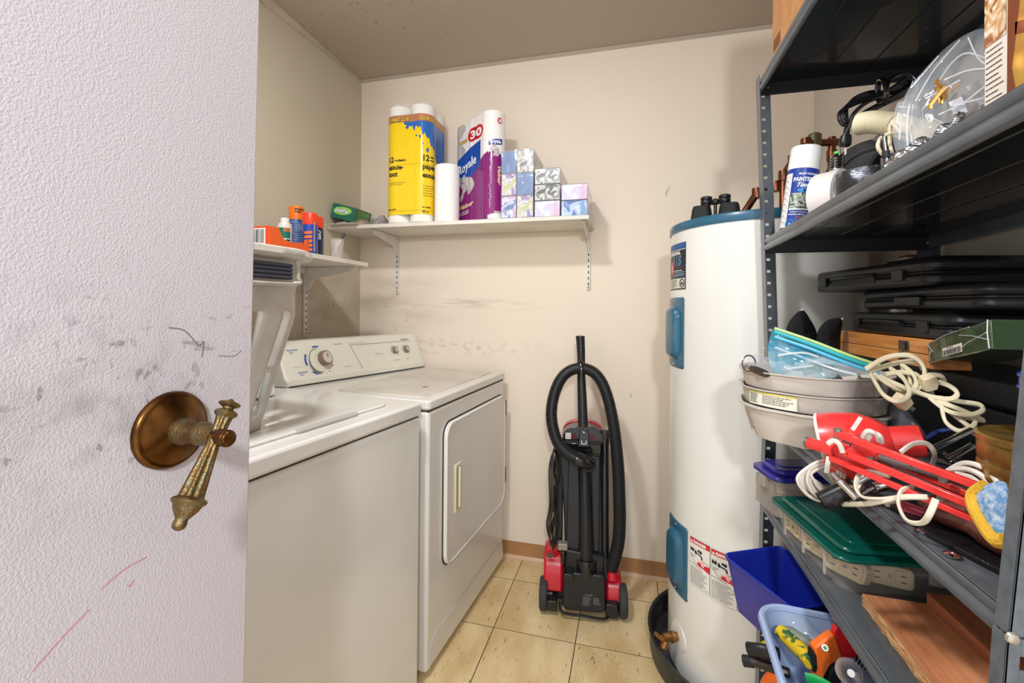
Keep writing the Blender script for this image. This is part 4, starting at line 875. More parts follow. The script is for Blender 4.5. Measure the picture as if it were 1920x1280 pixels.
def access(az0, az1, z0, z1):
    """bulged sheet-steel cover with a pressed dome"""
    w_ = R(az1-az0)*HR; h_ = z1-z0; f0 = hs_(az0, z0, 0); b = MB(); nu, nv = 28, 48
    def P(u, v):
        x, z = w_*u, h_*v; r = .014
        dx = max(0, r-x, x-(w_-r)); dz_ = max(0, r-z, z-(h_-r))
        off = .004 if math.hypot(dx, dz_) < r else .0
        cx, cz = (u-.5)*w_, (v-.5)*h_; hw, hh = w_*.30, h_*.34; q_ = (abs(cx)/hw)**4+(abs(cz)/hh)**4
        off += .017*max(0, min(1, (1.5-q_)*1.4)) if q_ < 1.5 else 0
        a = R(az0)+x/HR; rr = HR+off
        # rounded corners by pulling the corner points in
        return Vector((rr*cos(a), rr*sin(a), z0+zo+z))
    b.grid(P, nu, nv)
    keep = []
    for fi, f in enumerate(b.f):
        c = sum((b.v[i] for i in f), Vector())/4; x = (math.atan2(c.y, c.x)-R(az0))*HR; z = c.z-z0-zo; r = .014
        dx = max(0, r-x, x-(w_-r)); dz_ = max(0, r-z, z-(h_-r))
        if math.hypot(dx, dz_) < r: keep.append(f)
    b.f = keep; b.m = [0]*len(keep)
    p = b.ob('access_panel', TEAL, wh, smooth=50, solid=.002)
    for zz in (z0+.012, z1-.012):
        a = R((az0+az1)/2); MB().cyl(((HR+.003)*cos(a), (HR+.003)*sin(a), zz+zo), ((HR+.0065)*cos(a), (HR+.0065)*sin(a), zz+zo), .004, .003, 12).ob('screw', STEEL, p)
    lines(lambda s, t: hs_(az0, z0, .0225)(s, t), w_*.30, w_*.62, h_*.42, h_*.20, 7, mat('faded_print', (90, 130, 150), .5), p, .0014, 2)
access(-180, -153, 1.007, 1.237); access(-174, -147.6, .286, .515)
# rating label
f = hs_(-180, 1.262, .0011); LW = R(28.2)*HR
quad(f, 0, LW, 0, .150, mat('dark_slate_label', (36, 38, 48), .35), wh, 'rating_label', 18)
f = hs_(-180, 1.262, .0018)
quad(f, 0.002, LW-.002, .132, .149, mat('label_blue', (44, 92, 150), .4), wh, 'label_panel', 18); quad(f, .002, LW-.004, .004, .036, mat('label_cream', (214, 210, 196), .4), wh, 'label_panel', 18)
quad(f, .002, LW-.002, .1275, .1295, WHITEINK, wh, 'label_rule', 18)
for z in (.044, .049, .055): quad(f, .05, LW-.006, z, z+.0015, mat('pale_blue_rule', (150, 190, 220), .4), wh, 'label_rule', 14)
f = hs_(-180, 1.262, .0024); text('PROFESSIONAL', .0155, WHITEINK, wh, lambda s, t: f(.006+s, .113+t), bold=.0006, sx=.98)
text('615', .040, mat('light_blue_outline', (130, 180, 224), .4), wh, lambda s, t: f(.052+s, .079+t), bold=.0018, sx=1.05); f3 = hs_(-180, 1.262, .0030); text('615', .040, mat('dark_slate_label', (36, 38, 48), .35), wh, lambda s, t: f3(.052+s, .079+t), bold=-.0002, sx=1.05)
b = MB(); b.add([f(.045+.016*cos(2*pi*i/20), .072+.024*sin(2*pi*i/20)) for i in range(20)], [tuple(range(20))]); b.ob('red_emblem', mat('faded_red_emblem', (214, 84, 84), .4), wh, smooth=0)
f = hs_(-180, 1.262, .0032); text('R', .022, WHITEINK, wh, lambda s, t: f(.038+s, .064+t)); lines(f, .03, .09, .034, .008, 5, INK, wh, .0014, 8)
b = MB(); P = [f(.120+.011*cos(2*pi*i/24), .020+.013*sin(2*pi*i/24)) for i in range(24)]; b.tube(P, .0011, 5, closed=True); b.ob('approval_mark', INK, wh); text('SA', .012, INK, wh, lambda s, t: f(.1135+s, .015+t), bold=.0005)
lines(f, .05, .135, .064, .058, 1, WHITEINK, wh, .002, 9)
# danger labels
PINKR = mat('safety_red', (214, 36, 48), .4)
def danger(az, z0, w_, h_):
    f = hs_(az, z0, .0010); quad(f, 0, w_, 0, h_, INK, wh, 'danger_label', 12); f = hs_(az, z0, .0015); quad(f, .0008, w_-.0008, .0008, h_-.0008, mat('label_paper', (232, 230, 224), .4), wh, 'label_panel', 12)
    f = hs_(az, z0, .0020); quad(f, .0008, w_-.0008, h_-.0165, h_-.0008, PINKR, wh, 'danger_band', 12)
    g = hs_(az, z0, .0026); text('DANGER', .0115, WHITEINK, wh, lambda s, t: g(.0150+s, h_-.0130+t), bold=.0006, sx=.95)
    b = MB(); b.add([g(.0035, h_-.0135), g(.0125, h_-.0135), g(.008, h_-.0045)], [(0, 1, 2)]); b.ob('warning_triangle', WHITEINK, wh, smooth=0)
    k = w_/.071; hb = h_*.42
    b = MB()
    def poly(ps): b.add([g(x*k, y*h_) for x, y in ps], [tuple(range(len(ps)))])
    def ell(cx, cy, rx, ry, n=14): b.add([g((cx+rx*cos(2*pi*i/n))*k, cy*h_+ry*sin(2*pi*i/n)) for i in range(n)], [tuple(range(n))])
    ell(.006, .76, .003, .006); ell(.0135, .755, .0042, .0055); ell(.034, .785, .0035, .004); ell(.041, .775, .0045, .0048)
    poly([(.022, .74), (.040, .72), (.046, .70), (.048, .64), (.043, .64), (.042, .68), (.036, .70), (.022, .71)]); ell(.0235, .735, .0035, .0065)
    for (x0, y0, x1, y1) in ((.001, .645, .022, .645), (.004, .61, .060, .60), (.004, .61, .032, .44), (.060, .60, .0705, .56), (.0605, .88, .0605, .60), (.001, .47, .045, .43)):
        b.add([g(x0*k, y0*h_), g(x1*k, y1*h_), g(x1*k, y1*h_+.0011), g(x0*k, y0*h_+.0011)], [(0, 1, 2, 3)])
    b.ob('tap_pictogram', INK, wh, smooth=0)
    b = MB(); poly([(.0705, .56), (.0705, .42), (.050, .47), (.038, .475), (.030, .49), (.027, .52), (.031, .515), (.028, .55), (.033, .53), (.032, .58), (.037, .54), (.039, .585), (.041, .54), (.050, .54)]); b.ob('hand_pictogram', PINKR, wh, smooth=0)
    b = MB(); g = hs_(az, z0, .0031); poly([(.042, .64), (.049, .64), (.052, .54), (.054, .50), (.046, .50), (.042, .55)]); b.ob('water_pictogram', mat('pale_pink_print', (236, 190, 186), .4), wh, smooth=0)
    lines(f, .003, w_-.004, h_*.405, h_*.035, 15, INK, wh, .0011, int(-az))
danger(-145.3, .358, .0715, .1445); danger(-130.0, .352, .0735, .1475)
# drain valve
a = R(-157.5); d_ = Vector((cos(a), sin(a), 0)); o_ = Vector((HR*cos(a), HR*sin(a), .150+zo)); BR_ = mat('dull_brass', (176, 128, 78), .35, metal=1)
MB().lathe([(.044, 0), (.042, .004), (.022, .006)], 36, o_-d_*.003, d_).ob('escutcheon', mat('white_ring', (226, 224, 220), .4), wh)
vl = MB().lathe([(.013, 0), (.013, .014), (.0165, .015), (.0165, .024), (.012, .026), (.012, .05), (.009, .052)], 18, o_, d_).ob('drain_valve', BR_, wh)
b = MB(); s_ = o_+d_*.036; b.cyl(s_, s_+Vector((-.012, -.006, -.030)), .0105, .012, 16); b.cyl(s_+d_*.012, s_+d_*.03+Vector((0, 0, .004)), .006, .005, 12); b.cyl(s_+d_*.03+Vector((-.010, .012, .006)), s_+d_*.03+Vector((.010, -.012, .006)), .0055, .0055, 10); b.ob('spout', BR_, vl)
# pipes
cpv = thing('copper_piping', 'aged copper water pipes rising from the top of the water heater', 'pipe', (.40, 1.62, 1.4745))
def pipe(pts, nm='pipe'):
    MB().tube(pts, .0115, 14).ob(nm, COPPER, cpv)
    for p in pts[1:-1]: MB().lathe([(.0142, -.016), (.0148, -.012), (.0148, .012), (.0142, .016)], 16, p, (pts[2] if len(pts) > 2 else pts[1])-pts[1] if False else (0, 0, 1)).ob('fitting', COPPER, cpv)
W = lambda x, y, z: Vector((x-.40, y-1.62, z-1.4745))
pipe([W(.338, 1.60, 1.4745), W(.345, 1.60, 1.492), W(.395, 1.605, 1.575), W(.45, 1.61, 1.595), W(.62, 1.64, 1.60)])
pipe([W(.47, 1.60, 1.4745), W(.47, 1.60, 1.625), W(.50, 1.61, 1.675), W(.545, 1.64, 1.735), W(.66, 1.68, 1.745)])
pipe([W(.63, 1.67, 1.4745), W(.63, 1.67, 1.70), W(.632, 1.675, 1.76)])
for x, y in ((.338, 1.60), (.47, 1.60)): MB().lathe([(.02, 0), (.022, .003), (.014, .010)], 20, W(x, y, 1.4745)).ob('red_seal', mat('red_sealant', (206, 84, 60), .5), cpv)
MB().lathe([(.020, 0), (.020, .05), (.014, .055)], 16, W(.575, 1.655, 1.715)).ob('brass_valve', mat('verdigris_brass', (104, 100, 78), .5, metal=.6), cpv)
# binoculars
bn = thing('binoculars', 'small black binoculars standing upright on the water heater', 'binoculars', (.262, 1.548, 1.4745), (0, 0, R(-20)))
for s in (-1, 1):
    b = MB(); q_ = [(.0, .034), (.010, .0335), (.048, .028), (.056, .025), (.0575, .020)]
    n = 28; vs = []
    for (z, r_) in q_:
        for i in range(n):
            a = 2*pi*i/n; sx = abs(cos(a))**.7*(1 if cos(a) > 0 else -1); sy = abs(sin(a))**.7*(1 if sin(a) > 0 else -1)
            vs.append((s*.041+r_*sx, r_*.82*sy, z))
    b.add(vs, [(j*n+i, j*n+(i+1) % n, (j+1)*n+(i+1) % n, (j+1)*n+i) for j in range(4) for i in range(n)]+[tuple(range(n-1, -1, -1)), tuple(4*n+i for i in range(n))]); bb_ = b.ob('barrel', mat('grained_black_rubber', (24, 24, 26), .45, bump=.6, bscale=900), bn)
    MB().lathe([(.012, .0), (.013, .008), (.0165, .010), (.0175, .014), (.0175, .019), (.016, .022), (.0178, .024), (.0178, .030), (.015, .033), (.010, .0335), (.009, .031), (0, .031)], 24, (s*.027, 0, .052)).ob('eyepiece', BLACKP, bn)
b = MB(); b.lathe([(.005, .0), (.005, .046), (.011, .047), (.0125, .050), (.0125, .058), (.010, .061), (.006, .064), (0, .065)], 20, (0, 0, .012)); b.box(-.030, .030, -.005, .005, .058, .064); b.box(-.012, .012, -.006, .006, .014, .024); b.ob('hinge_and_focus', BLACKP, bn, bevel=.001)
# ================================================================ STEEL SHELVING RACK
def at(u, v, d):    # a point measured in the photograph (1920 x 1280) at depth d metres, as world coordinates
    a, b_ = (u-960)/843.4, (v-576.3)/843.4; xc, yc = _cr*a+_sr*b_, -_sr*a+_cr*b_
    return Vector(((_c*xc-_s)*d, (_s*xc+_c)*d, CAMZ-yc*d))
X0, X1, Y0, Y1 = .330, .702, .490, 1.300
SH = [1.790, 1.380, .930, .715, .470]
rk = thing('shelving_rack', 'dark grey steel shelving rack on the right with slotted posts', 'shelving rack', (0, 0, 0))
def post(cx, cy, sx, sy, wx, wy, z0, z1, leanx=0):
    """L-section post; corner at (cx, cy), flanges running in +sx / +sy"""
    b = MB(); t = .0018; g = []
    zs = z0+.016; holes = []
    k = 0
    while zs < z1-.015: holes.append((zs, k % 4 == 2)); zs += .0305; k += 1
    # flange along x (faces y) with punched holes, as strips around each hole
    hx0, hx1 = wx*.36, wx*.62
    def bx(a0, a1, q0, q1): b.box(min(cx+sx*a0, cx+sx*a1), max(cx+sx*a0, cx+sx*a1), min(cy, cy+sy*t), max(cy, cy+sy*t), q0, q1)
    bx(0, hx0, z0, z1); bx(hx1, wx, z0, z1); last = z0
    for (z, sq) in holes: bx(hx0, hx1, last, z-.0035); last = z+.0035
    bx(hx0, hx1, last, z1)
    b.box(min(cx, cx+sx*t), max(cx, cx+sx*t), min(cy, cy+sy*wy), max(cy, cy+sy*wy), z0, z1)
    b.box(min(cx+sx*wx, cx+sx*(wx-.002)), max(cx+sx*wx, cx+sx*(wx-.002)), min(cy, cy+sy*.006), max(cy, cy+sy*.006), z0, z1)
    if leanx: b.fn(lambda v: (v.x+leanx[0]+leanx[1]*(v.z-z0), v.y, v.z))
    return b.ob('post', GREYM, rk, smooth=0)
post(X0-.002, Y1+.002, 1, -1, .032, .030, .0, 1.098, (-.006, .0175))
post(X0-.002, Y1+.002, 1, -1, .032, .030, 1.100, 1.80, (.013, -.036))
post(X1+.002, Y1+.002, -1, -1, .032, .030, .0, 1.80)
post(X1+.002, Y0-.002, -1, 1, .032, .030, .0, 1.80)
# near post is two lengths joined by a bolted plate and has long slots
def near_post(z0, z1, off):
    b = MB(); t = .002; wx = .040
    cx, cy = X0-.004+off, Y0
    zs = z0+.03; last = z0
    def L_(z): return .052*(z-1.0)+(.03*max(0, z-1.0))
    def bx(a0, a1, q0, q1): b.box(cx+a0, cx+a1, cy, cy+t, q0, q1)
    bx(0, .010, z0, z1); bx(.018, wx, z0, z1)
    while zs < z1-.02: bx(.010, .018, last, zs-.006); last = zs+.006; zs += .036
    bx(.010, .018, last, z1); b.box(cx, cx+t, cy, cy+.017, z0, z1); b.box(cx+t, cx+.004, cy+.014, cy+.017, z0, z1)
    b.fn(lambda v: (v.x+L_(v.z), v.y, v.z)); return b.ob('post', mat('scuffed_rack_grey', (98, 104, 110), .4, rgb2=(84, 88, 92), vscale=60), rk, smooth=0, bevel=.0004)
near_post(.0, .915, 0); near_post(.917, 1.80, .0012)
MB().lathe([(.0048, 0), (.0054, .001), (.0042, .003), (.0015, .0038)], 20, (X0-.006, Y0-.0005, .916), (0, -1, 0)).ob('bolt_head', mat('nickel_bolt', (196, 190, 176), .3, metal=.9), rk)
def shelf(z, dxf=0, dxn=0, dzn=0, ext=0):
    def K(b):
        def g(v):
            t = (Y1-v.y)/(Y1-Y0); return (v.x+(dxf+(dxn-dxf)*t)*(1 if v.x < .5 else 0), v.y-ext*t, v.z+dzn*t)
        return b.fn(g)
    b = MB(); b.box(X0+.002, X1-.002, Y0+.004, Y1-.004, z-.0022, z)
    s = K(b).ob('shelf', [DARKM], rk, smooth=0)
    # rolled front and rear lips with a groove, plain folded ends
    prof = [(0, 0), (.0, -.001), (-.0035, -.003), (-.0042, -.008), (-.002, -.0125), (-.0005, -.0145), (-.002, -.0165), (-.0048, -.021), (-.0045, -.027), (-.001, -.031), (.004, -.031), (.005, -.027), (.005, -.004)]
    for (xx, sg, nm) in ((X0+.004, 1, 'front_lip'), (X1-.004, -1, 'rear_lip')):
        bb_ = MB(); n = len(prof); vs = [(xx+sg*p[0], y, z+.0015+p[1]) for y in (Y0+.004, Y1-.004) for p in prof]
        bb_.add(vs, [(i, (i+1) % n, (i+1) % n+n, i+n) for i in range(n)]+[tuple(range(n)), tuple(range(n, 2*n))[::-1]]); K(bb_).ob(nm, GREYM, s, smooth=50)
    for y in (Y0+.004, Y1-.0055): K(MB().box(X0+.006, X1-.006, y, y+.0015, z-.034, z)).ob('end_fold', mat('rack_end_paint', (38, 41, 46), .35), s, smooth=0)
    r_ = MB()
    for k in range(1, 5):
        x = X0+(X1-X0)*k/5; r_.tube([(x, Y0+.006, z-.0022), (x, Y1-.006, z-.0022)], .0016, 6)
    K(r_).ob('pressed_rib', DARKM, s)['kind'] = 'stuff'
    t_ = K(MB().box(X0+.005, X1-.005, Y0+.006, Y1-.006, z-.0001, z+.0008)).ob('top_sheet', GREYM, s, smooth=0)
    for (x, y) in ((X0+.012, Y1-.007), (X1-.014, Y1-.007)): MB().cyl((x, y, z-.017), (x, y-.004, z-.017), .0035, .003, 10).ob('nut', STEEL, s)
for z, A_ in zip(SH, ((-.012, -.014), (.002, -.008, .016, .035), (.009, 0), (.004, 0), (0, 0))): shelf(z-.0008, *A_)
shelf(.10)

# ================================================================ TOP SHELF
bx = thing('cardboard_box', 'brown cardboard box on the top shelf of the rack', 'box', (.342, .985, SH[0]+.001))
MB().box(0, .30, 0, .272, 0, .34).ob('carton', mat('kraft_cardboard', (202, 146, 96), .75, var=.08, vscale=30), bx, bevel=.002)
f = plane_f((-.0006, .272, 0), (0, -1, 0), (0, 0, 1)); b = MB()
for k in range(9): b.add([f(.012+.006*k, .045), f(.0145+.006*k, .045), f(.0145+.006*k, .075), f(.012+.006*k, .075)], [(0, 1, 2, 3)])
b.ob('printed_bars', mat('brown_print', (96, 60, 36), .7), bx, smooth=0)
tb = thing('clear_tub', 'clear bluish plastic tub on the front edge of the top shelf', 'container', (.405, .930, SH[0]+.001))
b = MB(); b.lathe([(0, 0), (.058, 0), (.068, .085), (.073, .086), (.073, .092), (.067, .092), (.057, .004), (0, .004)], 36, cap=False); b.ob('tub', mat('milky_blue_plastic', (176, 204, 226), .2, alpha=.7, coat=.5), tb)

# ================================================================ SECOND SHELF
Z2 = SH[1]+.001
PBL = mat('spray_label_blue', (24, 56, 150), .25, coat=.5)
sc = thing('spray_can', 'white-capped blue and white spray paint can leaning on the second shelf', 'spray can', (.379, 1.207, Z2+.003), (0, R(7), R(0)))
MB().lathe([(.029, 0), (.0325, .003), (.0325, .144), (.0325, .1445)], 40).ob('body', PBL, sc)
MB().lathe([(.0320, .1445), (.0328, .145), (.0322, .197), (.0305, .1995), (0, .1995)], 40).ob('cap', mat('glossy_white_cap', (240, 238, 236), .15, coat=.5), sc)
f = cylf(.0325, -140, 0, .0006)
quad(cylf(.0325, -182, 0, .0006), 0, .022, .006, .134, mat('label_white', (226, 222, 218), .5), sc, 'label_panel', 12)
bc = MB(); g = cylf(.0325, -182, 0, .0011)
for k in range(26):
    z_ = .010+.0046*k; bc.add([g(.003, z_), g(.021-.004*(k % 3), z_), g(.021-.004*(k % 3), z_+.0022), g(.003, z_+.0022)], [(0, 1, 2, 3)])
bc.ob('fine_print', mat('grey_print', (150, 150, 152), .5), sc, smooth=0)
quad(f, .000, .050, .050, .086, floral('garden_photo', (70, 84, 60), (200, 204, 196), (110, 130, 96), 60), sc, 'label_picture', 16); quad(f, .000, .050, .047, .050, WHITEINK, sc, 'label_rule', 16)
g = cylf(.0325, -140, 0, .0012); text("RUST-OLEUM", .0062, WHITEINK, sc, lambda s, t: g(.012+s, .1285+t), bold=.0002); text("PAINTER'S", .0130, WHITEINK, sc, lambda s, t: g(.002+s, .1135+t), bold=.0004, sx=.74); text('Touch', .0135, WHITEINK, sc, lambda s, t: g(.009+s, .1005+t), shear=.4, bold=.0004, sx=.9)
b = MB(); b.add([g(.026+.013*cos(2*pi*i/16), .093+.0055*sin(2*pi*i/16)) for i in range(16)], [tuple(range(16))]); b.ob('label_oval', mat('sky_blue_oval', (60, 150, 214), .4), sc, smooth=0)
text('Indoor/Outdoor', .0058, WHITEINK, sc, lambda s, t: g(.004+s, .0405+t)); text('WOOD, METAL, PLASTIC', .0048, WHITEINK, sc, lambda s, t: g(.001+s, .0345+t), bold=.0001); text('FAST DRY', .0048, mat('orange_ink', (240, 120, 60), .5), sc, lambda s, t: g(.018+s, .0285+t), bold=.0001)
b = MB(); n = 8; cyan = mat('cyan_print', (90, 170, 226), .4)
for (cx, k) in ((.006, 1),): b.tube([g(cx+.0095*cos(2*pi*(i+.5)/n), .014+.0095*sin(2*pi*(i+.5)/n)) for i in range(n)], .0009, 5, closed=True); b.add([g(cx+.005*cos(2*pi*i/10)*(1 if i % 2 else .5), .014+.005*sin(2*pi*i/10)*(1 if i % 2 else .5)) for i in range(10)], [tuple(range(10))])
b.tube([g(.019, .023), g(.028, .023), g(.0235, .006)], .0009, 5, closed=True); b.tube([g(.029, .023), g(.038, .023), g(.0335, .006)], .0009, 5, closed=True)
b.ob('hazard_mark', cyan, sc, smooth=0)
# masking tape standing up
def ring(name, label, c, ax, ro, ri, wd, mo, mi, cat='tape roll', core=None):
    t = thing(name, label, cat, c); ax = Vector(ax).normalized(); o = -ax*wd/2
    MB().lathe([(ri+.003, 0), (ro-.001, 0), (ro, .001), (ro, wd-.001), (ro-.001, wd), (ri+.003, wd)], 56, o, ax, cap=False).ob('tape', mo, t)
    MB().lathe([(ri+.003, 0), (ri, 0), (ri, wd), (ri+.003, wd)], 56, o, ax, cap=False).ob('core', mi, t); return t
TWH = mat('white_tape', (232, 222, 218), .4, coat=.3)
p = at(1561, 371, .97)
mt = ring('tape_roll', 'white masking tape roll standing on edge beside the spray paint can', (p.x, p.y, Z2+.061), (.66, -.75, .0), .056, .0445, .048, TWH, mat('printed_white_core', (222, 214, 208), .6))
ax = Vector((.66, -.75, 0)).normalized(); q_ = Vector((0, 0, 1)).rotation_difference(ax)
for a_ in (70, 95, 120): text('CANTECH', .010, INK, mt, lambda s, t: q_ @ Vector((.0440*cos(R(a_)-t/.044+.0), .0440*sin(R(a_)-t/.044), .018-s+.02)))
p = at(1569, 340, 1.045)
lb = thing('light_bulb', 'white floodlight bulb with screw base up behind the masking tape', 'light bulb', (p.x, p.y, Z2+.004)); lb.scale = (1, 1, 1.1)
MB().lathe([(0, 0), (.030, 0), (.034, .004), (.034, .03), (.026, .07), (.017, .105), (.0155, .125)], 36).ob('reflector_body', mat('bulb_white', (236, 232, 228), .3), lb)
sb = [(.0140, .125)]
for k in range(5): sb += [(.0148, .128+.0058*k), (.0130, .1309+.0058*k)]
sb += [(.012, .157), (.006, .162)]
MB().lathe(sb, 28).ob('screw_base', CHROME, lb, smooth=60); MB().lathe([(.0075, .160), (.0065, .166), (0, .167)], 18).ob('green_tip', mat('bright_green_insulator', (96, 210, 70), .4), lb)
p = at(1628, 370, .74)
dt = thing('tape_roll', 'dark silver duct tape roll lying flat behind the shelf lip', 'tape roll', (p.x, p.y, Z2+.010)); DUCT = mat('duct_tape', (58, 58, 62), .2, metal=.5, bump=.4, bscale=500, rgb2=(150, 154, 166), vscale=30, lo=.5, hi=.6)
MB().lathe([(.032, 0), (.044, 0), (.0445, .001), (.0445, .035), (.044, .036), (.032, .036)], 56, cap=False).ob('tape', DUCT, dt); MB().lathe([(.032, 0), (.030, 0), (.030, .036), (.032, .036)], 56, cap=False).ob('core', mat('cardboard_core', (170, 140, 104), .8), dt)
p = at(1700, 352, .66)
d2 = thing('tape_roll', 'glossy charcoal tape roll next to the duct tape, under the hex key', 'tape roll', (p.x, p.y, Z2+.013))
MB().lathe([(.022, 0), (.030, 0), (.030, .034), (.022, .034)], 48, cap=False).ob('tape', mat('charcoal_vinyl_tape', (48, 50, 54), .18, coat=.5), d2); MB().lathe([(.022, 0), (.020, 0), (.020, .034), (.022, .034)], 40, cap=False).ob('core', mat('cardboard_core', (170, 140, 104), .8), d2)
# black reel
p = at(1643, 327, 1.10); ax = Vector((-.35, -.93, .12)).normalized()
re_ = thing('cable_reel', 'big black plastic reel standing at the back of the second shelf', 'reel', (p.x, p.y, Z2+.120))
RB_ = mat('worn_black_reel', (44, 42, 42), .5, rgb2=(62, 60, 60), vscale=20)
for (o_, r_) in ((-.035, .118), (.030, .112)): MB().lathe([(.03, -.002), (r_-.004, -.004), (r_, .0), (r_-.002, .004), (.085, .006), (.08, .002), (.03, .003)], 64, ax*o_, ax).ob('flange', RB_, re_)
MB().lathe([(.040, -.042), (.040, .034)], 40, (0, 0, 0), ax).ob('hub', BLACKM, re_)
p = at(1722, 305, .90)
r2_ = thing('black_drum', 'smaller curved black drum in front of the big black reel', 'drum', (p.x, p.y, Z2+.086))
MB().lathe([(.082, -.045), (.085, -.04), (.085, .04), (.080, .045), (.074, .042), (.074, -.040)], 56, (0, 0, 0), (-.6, -.8, .0), cap=False).ob('shell', mat('soft_black_drum', (58, 55, 54), .5), r2_); MB().lathe([(.074, -.03), (0, -.03)], 48, (0, 0, 0), (-.6, -.8, 0), cap=False).ob('inner_face', BLACKM, r2_)
# black power cord bundle and plug
def cordthing(name, label, paths, r, m, group=None, flat=1, cat='cord', loc=None):
    allp = [Vector(p) for P in paths for p in P]; c = loc or sum(allp, Vector())/len(allp)
    t = thing(name, label, cat, c, (0, 0, 0), group); b = MB()
    for P in paths:
        closed = (Vector(P[0])-Vector(P[-1])).length < 1e-6
        pts = spline([Vector(p)-c for p in (P[:-1] if closed else P)], 8, closed); b.tube(pts, r, 8, closed=closed, flat=flat)
    b.ob('cable', m, t)['kind'] = 'stuff'; return t
def loops(cu, cv, d, L, W, ang, n, seed, dj=.02, sq=0, open_=False):
    rnd = random.Random(seed); out = []
    for k in range(n):
        l, w_ = L*(1-rnd.uniform(0, .22)), W*(1-rnd.uniform(0, .55)); a0 = R(ang+rnd.uniform(-7, 7)); ox, oy = rnd.uniform(-.08, .08)*L, rnd.uniform(-.15, .15)*W; P = []; dd = d+rnd.uniform(-dj, dj)
        for i in range(12):
            t = 2*pi*i/12; x = l*cos(t)+ox; y = w_*sin(t)*(1+.2*cos(t))+oy; P.append(at(cu+x*cos(a0)-y*sin(a0), cv+x*sin(a0)+y*cos(a0), dd+dj*.5*sin(t*2+k)))
        P.append(P[0]); out.append(P)
    return out
GBC = mat('glossy_black_cord', (20, 20, 22), .2, coat=.5)
pl = []
for k in range(4):
    o = 5*k; pl.append([at(u, v, .93+.006*k) for u, v in [(1578+o*.6, 232-o), (1574+o, 212-o*.8), (1600+o*.5, 196-o), (1640, 182-o*.7), (1668, 168+o*.5), (1700, 148+o*1.2), (1712, 156+o), (1690, 172+o*.6), (1650, 194+o*.4), (1615, 214+o*.5), (1592, 232), (1578+o*.6, 232-o)]])
pl += [[at(1585, 250, .93), at(1594, 232, .925), at(1600, 214, .92), at(1625, 192, .915), at(1660, 178, .92)], [at(1662, 166, .92), at(1672, 146, .93), at(1700, 138, .94), at(1714, 150, .94), at(1700, 166, .94)]]
tie = [[at(1650+9*sin(t*2.1)+1.2*t, 172+24*cos(t*2.1), .915-.02*sin(t*2.1)) for t in [i*.3 for i in range(22)]]]
cb = cordthing('power_cord', 'black power cord tied in a bundle above the second shelf items', pl+tie, .0038, GBC)
c_ = cb.location; b = MB()
b.lathe([(.0045, -.030), (.0055, -.028), (.0062, -.012), (.0100, -.010), (.0115, .004), (.0100, .010), (.004, .012)], 14, at(1585, 264, .93)-Vector(c_), (-.15, -.1, -1)); b.ob('plug', BLACKP, cb)
pz_ = at(1580, 281, .93)-Vector(c_); MB().box(-.006, -.0045, -.003, .003, -.010, .004).tf(Matrix.Translation(pz_)).ob('prong', CHROME, cb); MB().box(.0045, .006, -.003, .003, -.010, .004).tf(Matrix.Translation(pz_)).ob('prong', CHROME, cb)
# beige corrugated tube
BEI = mat('beige_ribbed_plastic', (224, 214, 184), .4)
P = [at(1612, 232, .86), at(1640, 229, .835), at(1680, 235, .80)]
cs = thing('corrugated_tube', 'beige corrugated plastic tube lying across the second shelf items', 'tube', P[0])
o_ = P[0]; ribbed([p-o_ for p in P], .0205, .0014, .0042, 'ribbed_section', BEI, cs, 24)
MB().tube(spline([P[2]-o_, at(1730, 248, .76)-o_, at(1800, 262, .70)-o_], 4), .0200, 24).ob('smooth_section', mat('beige_smooth_plastic', (218, 202, 168), .4), cs)
# hex key, white lead, wire
hk = thing('hex_key', 'bent steel hex key with black collar sticking up by the bags', 'hex key', at(1662, 300, .66))
o_ = Vector(hk.location); MB().tube([at(1638, 262, .66)-o_, at(1650, 253, .66)-o_, at(1655, 252, .66)-o_, at(1657, 257, .66)-o_, at(1661, 285, .66)-o_, at(1664, 314, .66)-o_], .0019, 8).ob('shank', STEEL, hk); MB().cyl(at(1661, 283, .66)-o_, at(1662, 295, .66)-o_, .0045, .005, 12).ob('collar', RUBBER, hk)
cordthing('white_lead', 'thin white lead looped beside the hex key', [[at(1690, 250, .66), at(1672, 232, .68), at(1668, 262, .68), at(1672, 285, .66)], [at(1655, 290, .67), at(1646, 275, .67), at(1652, 258, .67), at(1672, 250, .67), at(1698, 252, .67), at(1720, 262, .66)]], .0026, IVORY)
def braid(name, label, pts, r, m, cat='wire'):
    P = spline(pts, 14); c = P[0].copy(); t = thing(name, label, cat, c); b = MB()
    for ph in range(5):
        Q = []
        for i, p in enumerate(P):
            a = i*.55+ph*2*pi/5; Q.append(p-c+Vector((cos(a)*r, sin(a)*r*.5, sin(a)*r)))
        b.tube(Q, r*.42, 5)
    b.ob('strand', m, t)['kind'] = 'stuff'; return t
braid('picture_wire', 'twisted silver picture wire coil beside the hex key', [at(1668, 312, .65), at(1690, 290, .64), at(1708, 284, .63), at(1722, 282, .62)], .0055, CHROME)
